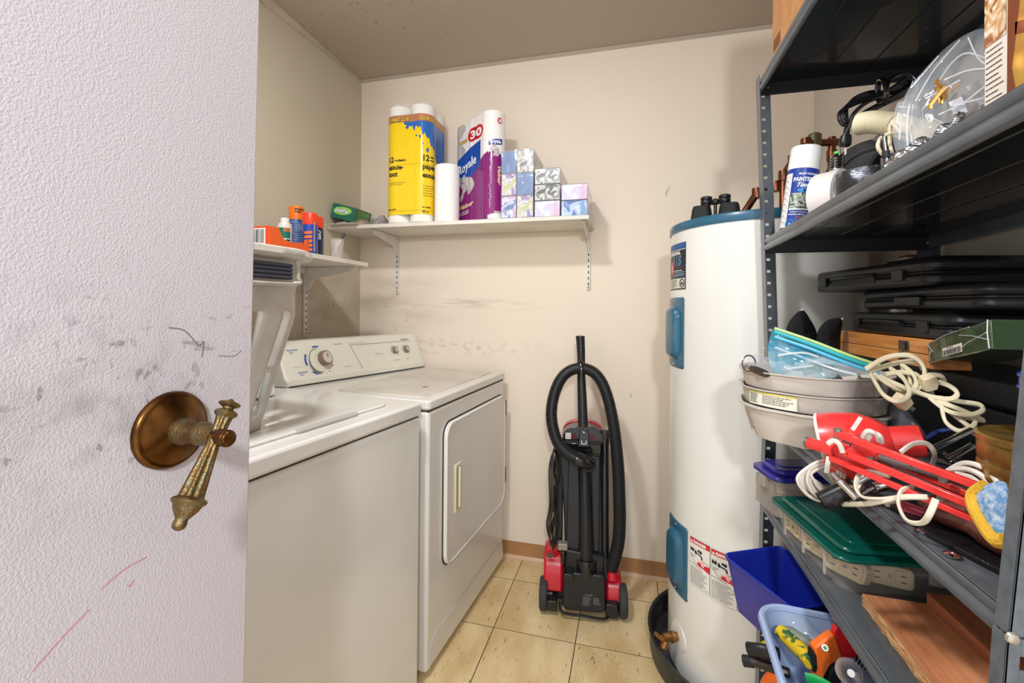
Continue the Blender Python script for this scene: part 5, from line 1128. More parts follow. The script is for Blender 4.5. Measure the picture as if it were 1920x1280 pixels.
# clear zip bags
def pouch(name, label, poly, bulge, m, cat='plastic bag', seed=1, extra=None, rings=9, amp=.006, group=None):
    """soft bag: outline points measured as (u, v, depth), two bulging skins between them"""
    from mathutils import noise
    E = spline([at(*p) for p in poly], 4, True); c = sum(E, Vector())/len(E); t = thing(name, label, cat, c, (0, 0, 0), group)
    nrm = Vector((0, 0, CAMZ))-c; nrm.normalize(); n = len(E); b = MB()
    for side in (1, -1):
        vs = []
        for k in range(rings+1):
            f_ = k/rings
            for i, p in enumerate(E):
                q_ = (p-c)*f_; o_ = bulge*math.sqrt(max(0, 1-f_*f_))*side
                o_ += amp*noise.noise(q_*22+Vector((seed, side, 0)))*(1-f_**4)+amp*.5*noise.noise(q_*60+Vector((side, seed, 0)))*(1-f_**4); vs.append(q_+nrm*o_)
        fs = [(k*n+i, k*n+(i+1) % n, (k+1)*n+(i+1) % n, (k+1)*n+i) for k in range(rings) for i in range(n)]
        if side == -1: fs = [f[::-1] for f in fs]
        b.add(vs, fs)
    b.ob('skin', m, t, smooth=75); return t, c
ZIP = mat('clear_zip_bag', (214, 220, 226), .07, alpha=.22, coat=1, spec=1, bump=.9, bscale=35)
GLINT = mat('film_highlight_fold', (240, 240, 245), .05, alpha=.55, coat=1)
zb_, c = pouch('zip_bag', 'large clear zip bag of picture-hanging bits standing on the second shelf', [(1692, 192, .66), (1712, 155, .66), (1770, 92, .64), (1820, 60, .60), (1850, 56, .56), (1866, 90, .54), (1872, 180, .54), (1800, 232, .58), (1742, 262, .62), (1700, 230, .65)], .028, ZIP, seed=4)
b = MB()
for P in ([(1716, 190, .64), (1752, 130, .62), (1800, 75, .58)], [(1730, 205, .63), (1775, 130, .60), (1810, 100, .57), (1850, 110, .54)], [(1770, 150, .585), (1815, 132, .56), (1862, 128, .53)], [(1735, 185, .60), (1800, 150, .57)], [(1760, 215, .585), (1810, 190, .555), (1860, 150, .53)], [(1708, 165, .645), (1760, 105, .63)], [(1815, 70, .57), (1835, 110, .55), (1862, 128, .53)], [(1780, 200, .575), (1850, 182, .54)]):
    b.tube([at(*p)-c for p in spline(P, 5)], .0011, 5, flat=.4)
b.ob('fold', GLINT, zb_)
for k in range(11): 
    o_ = Vector(); 
b = MB()
for k in range(9): b.tube([at(1692+4*k, 200-1.5*k, .655)-c, at(1712+5.6*k, 152-4.6*k, .652)-c], .0005, 4)
b.ob('zip_ribs', mat('film_ridge', (170, 178, 186), .2), zb_)
rnd = random.Random(12)
hg = thing('picture_hangers', 'brass and foil picture hangers inside the large zip bag', 'hangers', at(1790, 175, .585)); o_ = Vector(hg.location); BRS = mat('bright_brass', (214, 160, 84), .3, metal=.8)
for k in range(7):
    p = at(1765+rnd.uniform(-8, 26), 165+rnd.uniform(-14, 22), .585+rnd.uniform(-.012, .012))-o_; a_ = rnd.uniform(0, 6); d_ = Vector((cos(a_), .3, sin(a_)))*.011
    MB().tube([p-d_, p+Vector((.002, 0, .004)), p+d_, p+d_+Vector((0, 0, -.005))], .0026, 5, flat=.5).ob('hook', BRS, hg)
for k in range(6):
    p = at(1815+rnd.uniform(-30, 36), 185+rnd.uniform(-22, 24), .575)-o_; s_ = rnd.uniform(.008, .014); Mx = Matrix.Translation(p) @ Matrix.Rotation(rnd.uniform(0, 3), 4, 'Y') @ Matrix.Rotation(rnd.uniform(0, 1), 4, 'X')
    MB().box(-s_, s_, -.0008, .0008, -s_*.6, s_*.6, M=Mx).ob('foil_card', mat('silver_foil', (212, 214, 220), .15, metal=.9), hg)
zc, c = pouch('zip_bag', 'smaller clear zip bag draped over the beige tube', [(1683, 192, .655), (1722, 196, .65), (1728, 215, .64), (1790, 240, .60), (1800, 250, .59), (1740, 288, .61), (1705, 303, .63), (1682, 290, .65), (1674, 250, .66)], .012, ZIP, seed=9)
b = MB()
for P in ([(1705, 195, .64), (1700, 240, .63), (1704, 296, .62)], [(1712, 196, .64), (1708, 250, .63), (1716, 295, .615)], [(1685, 200, .65), (1718, 202, .645)], [(1735, 215, .62), (1780, 236, .60)], [(1690, 215, .645), (1686, 262, .645)], [(1728, 205, .64), (1736, 245, .62)]):
    b.tube([at(*p)-c for p in spline(P, 5)], .0011, 5, flat=.4)
b.ob('fold', GLINT, zc)
braid('bead_chain', 'coiled silver bead chain in front of the smaller zip bag', [at(1706, 280, .60), at(1730, 262, .59), (at(1750, 268, .58)), at(1768, 240, .57), at(1790, 235, .565), at(1800, 215, .56)], .0040, STEEL, 'chain')
# tall printed carton at the right edge
ct = thing('printed_carton', 'tall white, brown and yellow printed carton at the right edge of the second shelf', 'carton', (.384, .592, Z2+.015))
MB().box(0, .11, 0, .031, 0, .235).ob('carton', mat('carton_white', (232, 222, 208), .4), ct, bevel=.001)
fl_ = plane_f((-.0006, .031, 0), (0, -1, 0), (0, 0, 1)); ff = plane_f((0, -.0006, 0), (1, 0, 0), (0, 0, 1))
quad(fl_, .0005, .0305, .098, .234, floral('coffee_splash_print', (238, 226, 210), (214, 170, 120), (150, 84, 48), 55), ct, 'printed_picture', 1)
lines(fl_, .003, .028, .095, .01, 14, INK, ct, .0012, 7)
quad(ff, .0, .11, .0, .235, mat('amber_print', (232, 178, 70), .4, rgb2=(222, 150, 60), vscale=30), ct, 'front_print', 1)
b = MB(); g = plane_f((0, -.0012, 0), (1, 0, 0), (0, 0, 1)); b.add([g(0, .0), g(.012, 0), (g(.004, .06)), g(.010, .13), g(0, .15)], [(0, 1, 2, 3, 4)]); b.add([g(.006, .095), g(.11, .115), g(.11, .128), g(.006, .108)], [(0, 1, 2, 3)]); b.ob('brown_band', mat('brown_band_print', (150, 76, 34), .4), ct, smooth=0); text('Q', .05, INK, ct, lambda s, t: g(.018+s, .05+t), bold=.001)

# ================================================================ THIRD SHELF
Z3 = SH[2]+.001
GRYT = mat('warm_grey_plastic', (212, 204, 194), .42, var=.06, vscale=8)
tcx, tcy = .374, 1.088
def tray_shape(h, rb, rt_, notch):
    b = MB(); n = 96; lv = [(0, rb), (h*.06, rb+.002), (h*.9, rt_), (h*.93, rt_+.006), (h, rt_+.0065), (h, rt_+.003), (h*.9, rt_-.003), (h*.08, rb-.002), (h*.06, 0.001)]
    vs = []
    for (z, r_) in lv:
        for i in range(n):
            a = 2*pi*i/n; k = 1-.035*(abs(sin(3*a))**6)+(.0 if z > h*.5 else 0); vs.append((r_*k*cos(a), r_*k*sin(a), z if not (notch and z < h*.1 and abs(sin(2*a+.5)) < .22) else z+h*.25))
    b.add(vs, [(j*n+i, j*n+(i+1) % n, (j+1)*n+(i+1) % n, (j+1)*n+i) for j in range(len(lv)-1) for i in range(n)]); return b
for k, (z, h, lab) in enumerate(((0, .070, 'bottom grey plastic organiser tray of the stack of three'), (.0365+.034, .036, 'middle grey plastic organiser tray with a product label'), (.106, .036, 'top grey plastic organiser tray filled with hardware'))):
    t = thing('organiser_tray', lab, 'tray', (tcx, tcy, Z3+z), (0, 0, R(20)), 'stacked grey organiser trays')
    tray_shape(h, .126 if k else .112, .132+.001*k, k == 0).ob('tray', GRYT, t, smooth=40)
    if k == 1:
        fl2 = lambda s, t_: Vector((.1335*cos(R(198-20)+s/.13), .1335*sin(R(198-20)+s/.13), .003+t_)); quad(fl2, 0, .100, 0, .027, mat('label_ivory', (226, 224, 206), .5), t, 'product_label', 16); f9 = lambda s, t_: fl2(s, t_)*1.002
        quad(lambda s, t_: Vector((fl2(s, t_).x*1.004, fl2(s, t_).y*1.004, fl2(s, t_).z)), .0, .100, .0245, .027, mat('label_yellow', (224, 206, 60), .5), t, 'label_stripe', 16)
        g9 = lambda s, t_: Vector((fl2(s, t_).x*1.005, fl2(s, t_).y*1.005, fl2(s, t_).z)); lines(g9, .036, .095, .023, .005, 5, INK, t, .0011, 3); lines(g9, .004, .030, .023, .003, 6, INK, t, .0014, 5)
zt3 = Z3+.106+.018
STB = mat('galvanised_bracket', (120, 128, 128), .3, metal=.8)
def bracket_bits(name, label, pts, s_):
    t = thing(name, label, 'hardware', at(*pts[0])); o_ = Vector(t.location)
    for i, p in enumerate(pts):
        q_ = at(*p)-o_; Mx = Matrix.Translation(q_) @ Matrix.Rotation(.7*i, 4, 'Z') @ Matrix.Rotation(.5+.6*i, 4, 'X')
        b = MB(); b.box(-s_, s_, -.0008, .0008, -s_*.7, s_*.7, M=Mx); b.box(-s_, -s_+.0016, -.0008, s_, -s_*.7, s_*.7, M=Mx); o2 = b.ob('bracket', STB, t, smooth=0)
        MB().cyl(Mx @ Vector((.3*s_, -.0012, 0)), Mx @ Vector((.3*s_, .0012, 0)), .0028, n=10).ob('hole', mat('deep_black', (8, 8, 9), .4), o2)
bracket_bits('metal_brackets', 'small grey metal brackets piled in the top grey tray', [(1625, 715, .92), (1610, 722, .95), (1590, 722, .93), (1560, 712, .94), (1640, 722, .96)], .012)
bracket_bits('metal_brackets', 'pale metal brackets inside the teal zip bag', [(1498, 690, .93), (1520, 700, .92), (1480, 682, .95), (1540, 665, .92), (1530, 690, .95), (1555, 685, .93)], .011)
TEALB = mat('teal_tinted_bag', (84, 180, 214), .10, alpha=.40, coat=1, bump=.7, bscale=30, rgb2=(216, 236, 242), vscale=14, lo=.48, hi=.60)
tz, c = pouch('zip_bag', 'teal tinted zip bag of metal brackets on the top grey tray', [(1443, 636, .93), (1458, 614, .93), (1520, 640, .90), (1590, 668, .86), (1652, 694, .82), (1600, 704, .86), (1562, 708, .88), (1560, 720, .88), (1500, 722, .89), (1452, 700, .91), (1440, 665, .92)], .016, TEALB, seed=3)
for (dv, m, r_) in ((0, mat('teal_zip_strip', (20, 166, 176), .3), .0035), (-7, mat('lime_zip_strip', (176, 206, 130), .3), .0028), (9, mat('blue_film_strip', (80, 180, 220), .2), .003)):
    MB().tube([at(u, v+dv, d-.012)-c for (u, v, d) in spline([(1452, 622, .92), (1520, 645, .89), (1590, 672, .855), (1650, 692, .82)], 5)], r_, 8, flat=.5).ob('zip_strip', m, tz)
b = MB()
for P in ([(1450, 650, .905), (1490, 665, .90), (1560, 690, .87), (1600, 700, .85)], [(1455, 665, .90), (1500, 660, .89), (1530, 668, .885)], [(1470, 690, .885), (1520, 684, .88)]): b.tube([at(*p)-c-Vector((0, .012, 0)) for p in spline(P, 5)], .0022, 6, flat=.4)
b.ob('fold', mat('white_film_fold', (232, 242, 244), .1, alpha=.6, coat=1), tz)
zk, c = pouch('plastic_bag', 'small clear bag at the left end of the top grey tray', [(1408, 665, 1.0), (1432, 668, 1.0), (1448, 672, .98), (1450, 700, .95), (1430, 704, .94), (1405, 692, .96)], .010, ZIP, seed=21)
kr = thing('key_ring', 'steel split ring standing out of the left end of the top grey tray', 'key ring', at(1405, 682, .93)); b = MB(); o_ = Vector(kr.location)
b.tube([at(1404+12.5*cos(2*pi*i/24), 681+15*sin(2*pi*i/24), .93+.006*cos(2*pi*i/24))-o_ for i in range(24)], .0016, 6, closed=True); b.ob('ring', STEEL, kr)
cl = thing('cord_clip', 'dark brown rounded tag beneath the steel ring', 'tag', at(1424, 696, .915)); b = MB(); b.lathe([(0, -.002), (.02, -.0018), (.0205, 0), (.02, .0018), (0, .002)], 24, (0, 0, 0), (.3, -.3, 1)); b.ob('disc', mat('dark_brown_leather', (66, 52, 46), .4), cl)
# black pouch
for lab, poly in (('left black cloth pouch with a white tip behind the teal bag', [(1474, 640, 1.08), (1478, 606, 1.08), (1503, 581, 1.08), (1520, 600, 1.08), (1532, 625, 1.08), (1540, 668, 1.06), (1500, 665, 1.06)]), ('right black cloth pouch with a white tip beside the wooden box', [(1528, 660, 1.05), (1534, 620, 1.05), (1552, 600, 1.05), (1578, 598, 1.05), (1576, 630, 1.05), (1572, 668, 1.04), (1540, 680, 1.04)])):
    pt, c = pouch('cloth_pouch', lab, poly, .022, mat('black_cloth', (20, 20, 22), .85, bump=.5, bscale=300), 'pouch', 6)
    e = at(*poly[2 if 'left' in lab else 3])-c; MB().tube([e+Vector((-.004, 0, -.004)), e+Vector((.003, 0, .002))], .0016, 6).ob('white_tip', WHITEINK, pt)
# storage case and stack of tool cases
CASE = mat('black_case_plastic', (24, 25, 28), .38, bump=.2, bscale=350); CASEH = mat('case_recess', (14, 14, 16), .5)
def tool_case(name, label, x, y, z, L, W, H_, rot=0, style=0):
    t = thing(name, label, 'tool case', (x, y, z), (0, 0, rot), 'black tool cases stacked on the wooden box' if style < 3 else None)
    hs = H_*.48; r_ = .022
    MB().prism(rrect(0, W, -L, 0, r_), 0, hs-.0006, 'z').ob('lower_shell', CASE, t, bevel=.007, seg=3)
    b = MB(); b.prism(rrect(0, W, -L, 0, r_), hs+.0006, H_, 'z'); up_ = b.ob('upper_shell', CASE, t, bevel=.009, seg=3)
    MB().prism(rrect(.002, W-.002, -L+.002, -.002, r_), hs-.001, hs+.001, 'z').ob('seam', CASEH, t)
    if style in (0, 2):
        MB().box(-.0012, .004, -L*.62, -L*.22, hs-.012, hs+.008).ob('handle_recess', CASEH, t); MB().tube([(-.002, -L*.62, hs+.004), (-.006, -L*.58, hs+.005), (-.006, -L*.26, hs+.005), (-.002, -L*.22, hs+.004)], .0035, 8).ob('handle', CASE, t)
        for yy in (-L*.80, -L*.12): MB().box(-.004, .002, yy-.014, yy+.014, hs-.012, hs+.009).ob('latch', CASE, t, bevel=.001)
        MB().prism(rrect(.02, W-.02, -L+.02, -L*.60, .012), H_-.002, H_+.006, 'z').ob('raised_pad', CASE, t, bevel=.004)
    elif style == 1:
        MB().box(-.0045, .002, -L*.62, -L*.40, hs-.013, hs+.003).ob('latch', CASE, t, bevel=.001)
    return t
st = thing('storage_case', 'large black lidded case under the wooden box on the third shelf', 'case', (.545, 1.275, Z3))
MB().prism(rrect(0, .150, -.50, 0, .03), 0, .118, 'z').ob('body', mat('dark_case_vinyl', (18, 19, 22), .4, bump=.5, bscale=260), st, bevel=.006); MB().prism(rrect(-.003, .153, -.503, .003, .032), .119, .168, 'z').ob('lid', mat('dark_case_vinyl', (18, 19, 22), .4), st, bevel=.008)
WD = mat('honey_pine', (214, 146, 76), .4, coat=.2, rgb2=(186, 116, 56), stretch=(1, .12, 2), vscale=60); zw = Z3+.169
wb_ = thing('wooden_box', 'honey-coloured wooden box with two antique metal latches', 'box', (.492, 1.283, zw), (0, 0, R(1)))
MB().box(0, .055, -.365, 0, 0, .0235).ob('base_box', WD, wb_, bevel=.0012); MB().box(0, .055, -.365, 0, .0245, .050).ob('lid', WD, wb_, bevel=.0012); MB().box(.001, .054, -.364, -.001, .0232, .0248).ob('seam', SEAM, wb_)
PEW = mat('antique_pewter', (112, 100, 88), .4, metal=.8)
for yy in (-.285, -.012):
    l_ = MB().box(-.0012, 0, yy-.016, yy+.016 if yy < -.1 else yy+.004, .0265, .044).ob('latch', PEW, wb_, bevel=.0004); MB().box(-.0012, 0, yy-.016, yy+.016 if yy < -.1 else yy+.004, .004, .0225).ob('latch_keeper', PEW, wb_, bevel=.0004)
    MB().tube(spline([(-.0025, yy-.008, .036), (-.0045, yy-.004, .024), (-.0045, yy, .010), (-.003, yy+.007, .012), (-.003, yy+.006, .022)], 4), .0018, 6).ob('hook', PEW, l_); MB().box(-.0016, -.0011, yy-.012, yy-.002, .030, .041).ob('slot', CASEH, l_)
for k in range(5): MB().box(-.0003, .0, -.365, -.358, .002+.0045*k, .0042+.0045*k).ob('finger_joint', mat('end_grain', (170, 110, 60), .6), wb_)
z_ = zw+.051
tool_case('tool_case', 'lowest black plastic tool case, right on the wooden box', .500, 1.225, z_, .345, .19, .045, 0, 2)
tool_case('tool_case', 'middle slim black tool case with one square latch', .505, 1.185, z_+.052, .36, .19, .040, 0, 1)
tool_case('tool_case', 'topmost black tool case of the stack, jutting out to the left', .448, 1.285, z_+.0925, .36, .21, .048, R(8), 0)
# shrink-wrapped green box
GB = mat('olive_green_card', (52, 72, 44), .16, coat=.8, bump=.7, bscale=40, rgb2=(84, 104, 66), vscale=18)
A, B_ = at(1741, 682, .77), at(1859, 654, .555); dx = (B_-A); Lg = dx.length; ex = dx.normalized(); ey = Vector((0, 0, 1)).cross(ex).normalized(); ez = ex.cross(ey)
gx = thing('card_box', 'dark green shrink-wrapped box with a white barcode sticker', 'box', A); Mg = Matrix((ex.to_tuple()+(0,), ey.to_tuple()+(0,), ez.to_tuple()+(0,), (0, 0, 0, 1))).transposed(); gx.rotation_euler = Mg.to_euler()
MB().box(0, Lg, 0, .060, 0, .037).ob('carton', GB, gx, bevel=.0015)
MB().box(Lg-.0002, Lg+.0008, .002, .058, .001, .036).ob('end_flap', mat('dark_olive_card', (34, 50, 28), .75, spec=.2), gx)
f = plane_f((0, -.0006, 0), (1, 0, 0), (0, 0, 1)); quad(f, Lg*.30, Lg*.63, .006, .0185, mat('label_white', (226, 222, 218), .5), gx, 'barcode_sticker'); f = plane_f((0, -.0011, 0), (1, 0, 0), (0, 0, 1))
bc = MB(); x = Lg*.32
while x < Lg*.61: w_ = rnd.choice((.0007, .0012, .0018)); bc.add([f(x, .007), f(x+w_, .007), f(x+w_, .0145), f(x, .0145)], [(0, 1, 2, 3)]); x += w_+rnd.choice((.0007, .0014))
bc.ob('barcode', INK, gx, smooth=0); lines(f, Lg*.38, Lg*.55, .0178, .0155, 1, INK, gx, .001, 2)
b = MB()
for (x0, z0, x1, z1) in ((.004, .033, .03, .018), (.01, .034, Lg*.75, .0365), (Lg*.6, .03, Lg*.98, .012), (Lg*.5, .006, Lg*.98, .022), (Lg-.003, .001, Lg-.002, .037), (.012, .004, .022, .020)): b.tube([(x0, -.001, z0), ((x0+x1)/2, -.002, (z0+z1)/2+.002), (x1, -.001, z1)], .0007, 4)
b.ob('wrap_crease', mat('film_highlight_fold', (240, 240, 245), .05, alpha=.55, coat=1), gx)
# gold tin, blue can, white cup
GT = mat('tarnished_gold_tin', (168, 132, 66), .32, metal=.7, rgb2=(120, 92, 44), vscale=26)
tn = thing('biscuit_tin', 'round tarnished gold tin at the near end of the third shelf', 'tin', (.474, .645, Z3))
MB().lathe([(.066, 0), (.068, .002), (.068, .070), (.0695, .0705), (.070, .074), (.0685, .078), (.070, .082), (.070, .088), (.0685, .092), (.070, .097), (.070, .112), (.069, .116)], 64).ob('body', GT, tn)
MB().lathe([(.069, .116), (.0715, .1165), (.0715, .122), (.069, .1245), (.060, .1235), (0, .1225)], 64).ob('lid', GT, tn)
cn = thing('paint_can', 'small blue and white printed can on top of the gold tin', 'can', (.480, .662, Z3+.1250))
CB = mat('blue_can_print', (34, 58, 156), .25, coat=.4); MB().lathe([(.030, 0), (.0305, .002), (.0305, .020)], 40).ob('white_base', mat('white_can_base', (222, 222, 230), .3), cn)
MB().lathe([(.0305, .020), (.0305, .052), (.0325, .053), (.0325, .056), (.0310, .057), (.0310, .066), (.0325, .067), (.0325, .070), (.030, .0715), (.028, .069), (0, .0685)], 40).ob('body', CB, cn)
f = cylf(.0305, -150, 0, .0008); quad(f, .004, .016, .036, .046, mat('red_orange_print', (232, 90, 50), .4), cn, 'label_flash', 6); text('SEALER', .007, mat('navy_ink', (40, 60, 150), .4), cn, lambda s, t: f(.002+s, .010+t), bold=.0003); lines(f, .0, .03, .034, .023, 4, mat('pale_blue_ink', (160, 180, 214), .5), cn, .001, 3)
wc = thing('white_cup', 'white plastic cup half hidden by the front rack post', 'cup', (.470, .590, Z3+.126)) if 0 else None
# ---- red desk lamp
LR = mat('red_lamp_enamel', (238, 56, 54), .28, coat=.5); lamp = thing('desk_lamp', 'red balanced-arm desk lamp lying on its side on the third shelf', 'desk lamp', at(1600, 840, .68)); O = Vector(lamp.location)
a0, a1 = at(1546, 838, .740), at(1736, 826, .665); axl = (a1-a0); Ll = axl.length
MB().lathe([(.054, 0), (.0545, .003), (.0535, .03), (.049, .055), (.040, .072), (.030, .084), (.0245, .090), (.0235, Ll-.01), (.0225, Ll-.003), (.010, Ll), (0, Ll)], 56, a0-O, axl, cap=False).ob('shade', LR, lamp)
MB().lathe([(.0545, -.0012), (.0555, .0), (.0545, .003), (.052, .001)], 56, a0-O, axl, cap=False).ob('rim', mat('chipped_white_edge', (232, 222, 216), .5), lamp); MB().lathe([(.0515, .004), (.048, .05), (.038, .07), (0, .075)], 40, a0-O, axl, cap=False).ob('shade_lining', mat('lamp_white_lining', (216, 206, 200), .5), lamp)
def bar(p0, p1, w_, h_, nm, m, par=lamp, O_=None):
    O_ = O if O_ is None else O_; p0, p1 = at(*p0)-O_, at(*p1)-O_; d_ = (p1-p0); L_ = d_.length; ex = d_.normalized(); ey = Vector((0, 0, 1)).cross(ex).normalized(); ez = ex.cross(ey)
    Mx = Matrix((ex.to_tuple()+(0,), ey.to_tuple()+(0,), ez.to_tuple()+(0,), (0, 0, 0, 1))).transposed(); Mx.translation = p0
    return MB().box(0, L_, -w_/2, w_/2, -h_/2, h_/2, M=Mx).ob(nm, m, par, bevel=min(w_, h_)*.15)
bar((1566, 812, .650), (1845, 915, .500), .007, .0088, 'arm', LR); bar((1592, 852, .635), (1850, 958, .490), .007, .0088, 'arm', LR); bar((1556, 858, .66), (1850, 984, .495), .007, .0072, 'arm', LR); bar((1655, 860, .645), (1840, 936, .53), .007, .0075, 'arm', LR)
bar((1592, 838, .64), (1632, 862, .63), .004, .028, 'joint_plate', LR); bar((1598, 838, .66), (1640, 852, .66), .003, .012, 'joint_plate', LR)
MB().cyl(at(1513, 829, .70)-O, at(1566, 845, .66)-O, .0085, .0095, 16).ob('mounting_pin', LR, lamp)
MB().cyl(at(1513, 829, .70)-O, at(1518, 830.5, .696)-O, .0089, .0089, 16).ob('worn_end', STEEL, lamp)
for (p0, p1) in (((1580, 822, .655), (1630, 842, .635)), ((1625, 865, .64), (1660, 882, .63))): ribbed([at(*p0)-O, (at(*p0)+at(*p1))/2-O, at(*p1)-O], .0065, .0022, .0032, 'spring', STEEL, lamp, 10)
MB().cyl(at(1650, 858, .64)-O, at(1765, 893, .57)-O, .0055, .0055, 14).ob('spring_sleeve', mat('grey_sleeve', (120, 108, 108), .35, metal=.4), lamp)
MB().cyl(at(1700, 893, .60)-O, at(1765, 920, .55)-O, .004, .004, 12).ob('spring_sleeve', mat('grey_sleeve', (120, 108, 108), .35, metal=.4), lamp)
for (u, v, d) in ((1571, 806, .648), (1769, 888, .555), (1766, 925, .55), (1632, 858, .63), (1646, 818, .68)): MB().cyl(at(u, v-3, d)-O, at(u, v+16, d)-O, .0052, .0052, 14).ob('pivot_bolt', mat('grey_pivot', (150, 140, 134), .35, metal=.6), lamp)
MB().box(-.0025, .0025, -.001, .001, -.011, .011).tf(Matrix.Translation(at(1606, 794, .655)-O) @ Matrix.Rotation(.5, 4, 'Y')).ob('white_sticker', mat('label_white', (226, 222, 218), .5), lamp)
cordthing('lamp_cord', 'white lamp cord wrapped round the red arms of the lamp', [[at(1552, 832, .64), at(1562, 826, .635), at(1573, 832, .63), at(1580, 848, .63)], [at(1616, 820, .655), at(1626, 808, .648), at(1640, 812, .645), at(1646, 826, .65)], [at(1626, 824, .655), at(1636, 812, .65), at(1650, 818, .645), at(1654, 830, .65)], [at(1688, 848, .60), at(1712, 832, .60), at(1738, 832, .60), at(1752, 850, .60), at(1748, 872, .62)], [at(1554, 856, .66), at(1552, 870, .66), at(1550, 885, .665)]], .0034, CORD, flat=.6)
# cord bundles
def pair(P, off=(1.5, 2.2), dd=.003): return [[at(u, v, d) for u, v, d in P], [at(u+off[0], v+off[1]*1.6, d-dd) for u, v, d in P]]
b1 = []
for k in range(9):
    j = random.Random(k).uniform(-4, 4); b1.append([at(u, v, .69+.004*(k % 3)) for u, v in [(1566+k, 862), (1530-1.5*k+j, 866+3*k), (1500+4.5*k, 888+2.2*k), (1497+6.5*k, 906+1.5*k), (1515+6*k+j, 930-.5*k), (1545+4*k, 938-2.5*k), (1572+j, 918-2*k), (1582-2*k, 888), (1570+k, 864)]])
c1 = cordthing('cord_bundle', 'white cord bundle tied with a red twist tie hanging over the third shelf lip', b1+[[at(1572+7*k, 856, .69), at(1588+7*k, 868, .69), at(1596+8*k, 884, .69)] for k in range(6)], .0024, CORD, 'white cord bundles on the third shelf')
c_ = Vector(c1.location); b = MB()
for k in range(4): b.tube([at(1540+3*k+38*t, 862+4*k+16*t-3*sin(t*pi), .668)-c_ for t in [i/8 for i in range(9)]], .0011, 5)
b.ob('twist_tie', mat('pink_twist_tie', (226, 120, 110), .5), c1)
D_ = .74
P2 = [[(1623, 690, .78), (1660, 669, .76), (1700, 664, .74), (1726, 678, .73), (1733, 700, .72), (1722, 724, .72), (1700, 736, .73), (1672, 724, .75)],
      [(1630, 694, .78), (1680, 679, .76), (1720, 676, .74), (1728, 690, .74)],
      [(1668, 688, .76), (1692, 706, .73), (1704, 730, .71), (1698, 745, .70), (1678, 750, .70), (1656, 738, .72), (1640, 714, .75), (1632, 698, .78)],
      [(1688, 680, .75), (1710, 698, .73), (1717, 718, .72), (1706, 728, .72), (1684, 720, .73), (1650, 704, .76)],
      [(1640, 700, .77), (1662, 716, .74), (1686, 728, .73), (1706, 724, .73), (1702, 700, .74), (1690, 688, .75)],
      [(1705, 728, .71), (1745, 742, .70), (1782, 746, .69), (1794, 735, .69), (1780, 722, .70), (1758, 714, .71)],
      [(1730, 700, .73), (1762, 703, .72), (1768, 712, .72), (1740, 717, .72), (1716, 712, .73)],
      [(1660, 700, .75), (1690, 696, .74), (1716, 700, .73), (1730, 712, .73)]]
c2 = cordthing('cord_bundle', 'ivory extension cord bundle draped over the right side of the grey trays', sum([pair(P) for P in P2], []), .0027, IVORY, 'white cord bundles on the third shelf')
c_ = Vector(c2.location)
PLG = mat('ivory_plug', (220, 204, 168), .4)
for (u, v, ra) in ((1690, 752, .6), (1740, 716, 1.2)):
    Mx = Matrix.Translation(at(u, v, .71)-c_) @ Matrix.Rotation(ra, 4, 'Y') @ Matrix.Rotation(.4, 4, 'Z'); pg = MB().prism([(-.012, -.009), (.010, -.011), (.014, -.006), (.014, .008), (.004, .011), (-.012, .009)], -.007, .007, 'y').tf(Mx).ob('plug', PLG, c2, bevel=.002)
    for s in (-1, 1): MB().box(.012, .024, s*.0045-.0006, s*.0045+.0006, -.003, .003, M=Mx).ob('prong', mat('nickel_prong', (206, 200, 190), .3, metal=.8), pg)
P3 = [[(1740, 742, .70), (1775, 768, .68), (1815, 776, .67), (1841, 768, .67), (1836, 757, .68), (1800, 751, .69), (1760, 744, .70)],
      [(1764, 754, .69), (1772, 788, .67), (1798, 806, .66), (1822, 798, .66), (1826, 784, .67), (1800, 768, .68), (1768, 752, .69)],
      [(1752, 746, .70), (1790, 778, .68), (1822, 800, .66), (1845, 806, .66), (1840, 816, .66), (1818, 806, .67), (1800, 780, .68)],
      [(1745, 748, .70), (1790, 762, .68), (1836, 782, .67), (1840, 786, .67), (1806, 780, .68)]]
cordthing('cord_bundle', 'ivory cord loops trailing in front of the black case', sum([pair(P) for P in P3], []), .0024, IVORY, 'white cord bundles on the third shelf')
cordthing('cord_loop', 'cream cord loop hanging over the lip under the lamp arms', [[at(1668, 892, .60), at(1620, 884, .63), at(1605, 905, .62), at(1615, 930, .60), at(1650, 935, .58), at(1690, 930, .57), at(1720, 928, .56)], [at(1580, 945, .66), at(1625, 944, .60), at(1690, 932, .56), at(1740, 932, .54)], [at(1712, 912, .57), at(1690, 920, .565), at(1685, 945, .555), at(1700, 975, .535), at(1728, 980, .52), at(1742, 965, .51), at(1755, 935, .51)]], .0034, mat('cream_cord', (214, 206, 184), .4), flat=.6)
cordthing('cord_loop', 'white cord arcs in front of the gold tin', [[at(1775, 885, .56), at(1810, 868, .55), at(1850, 880, .53), at(1872, 905, .51)], [at(1780, 880, .55), at(1815, 880, .54), at(1845, 895, .53), at(1860, 915, .52)], [at(1790, 888, .54), at(1820, 895, .53), at(1838, 910, .52)]], .0034, CORD)
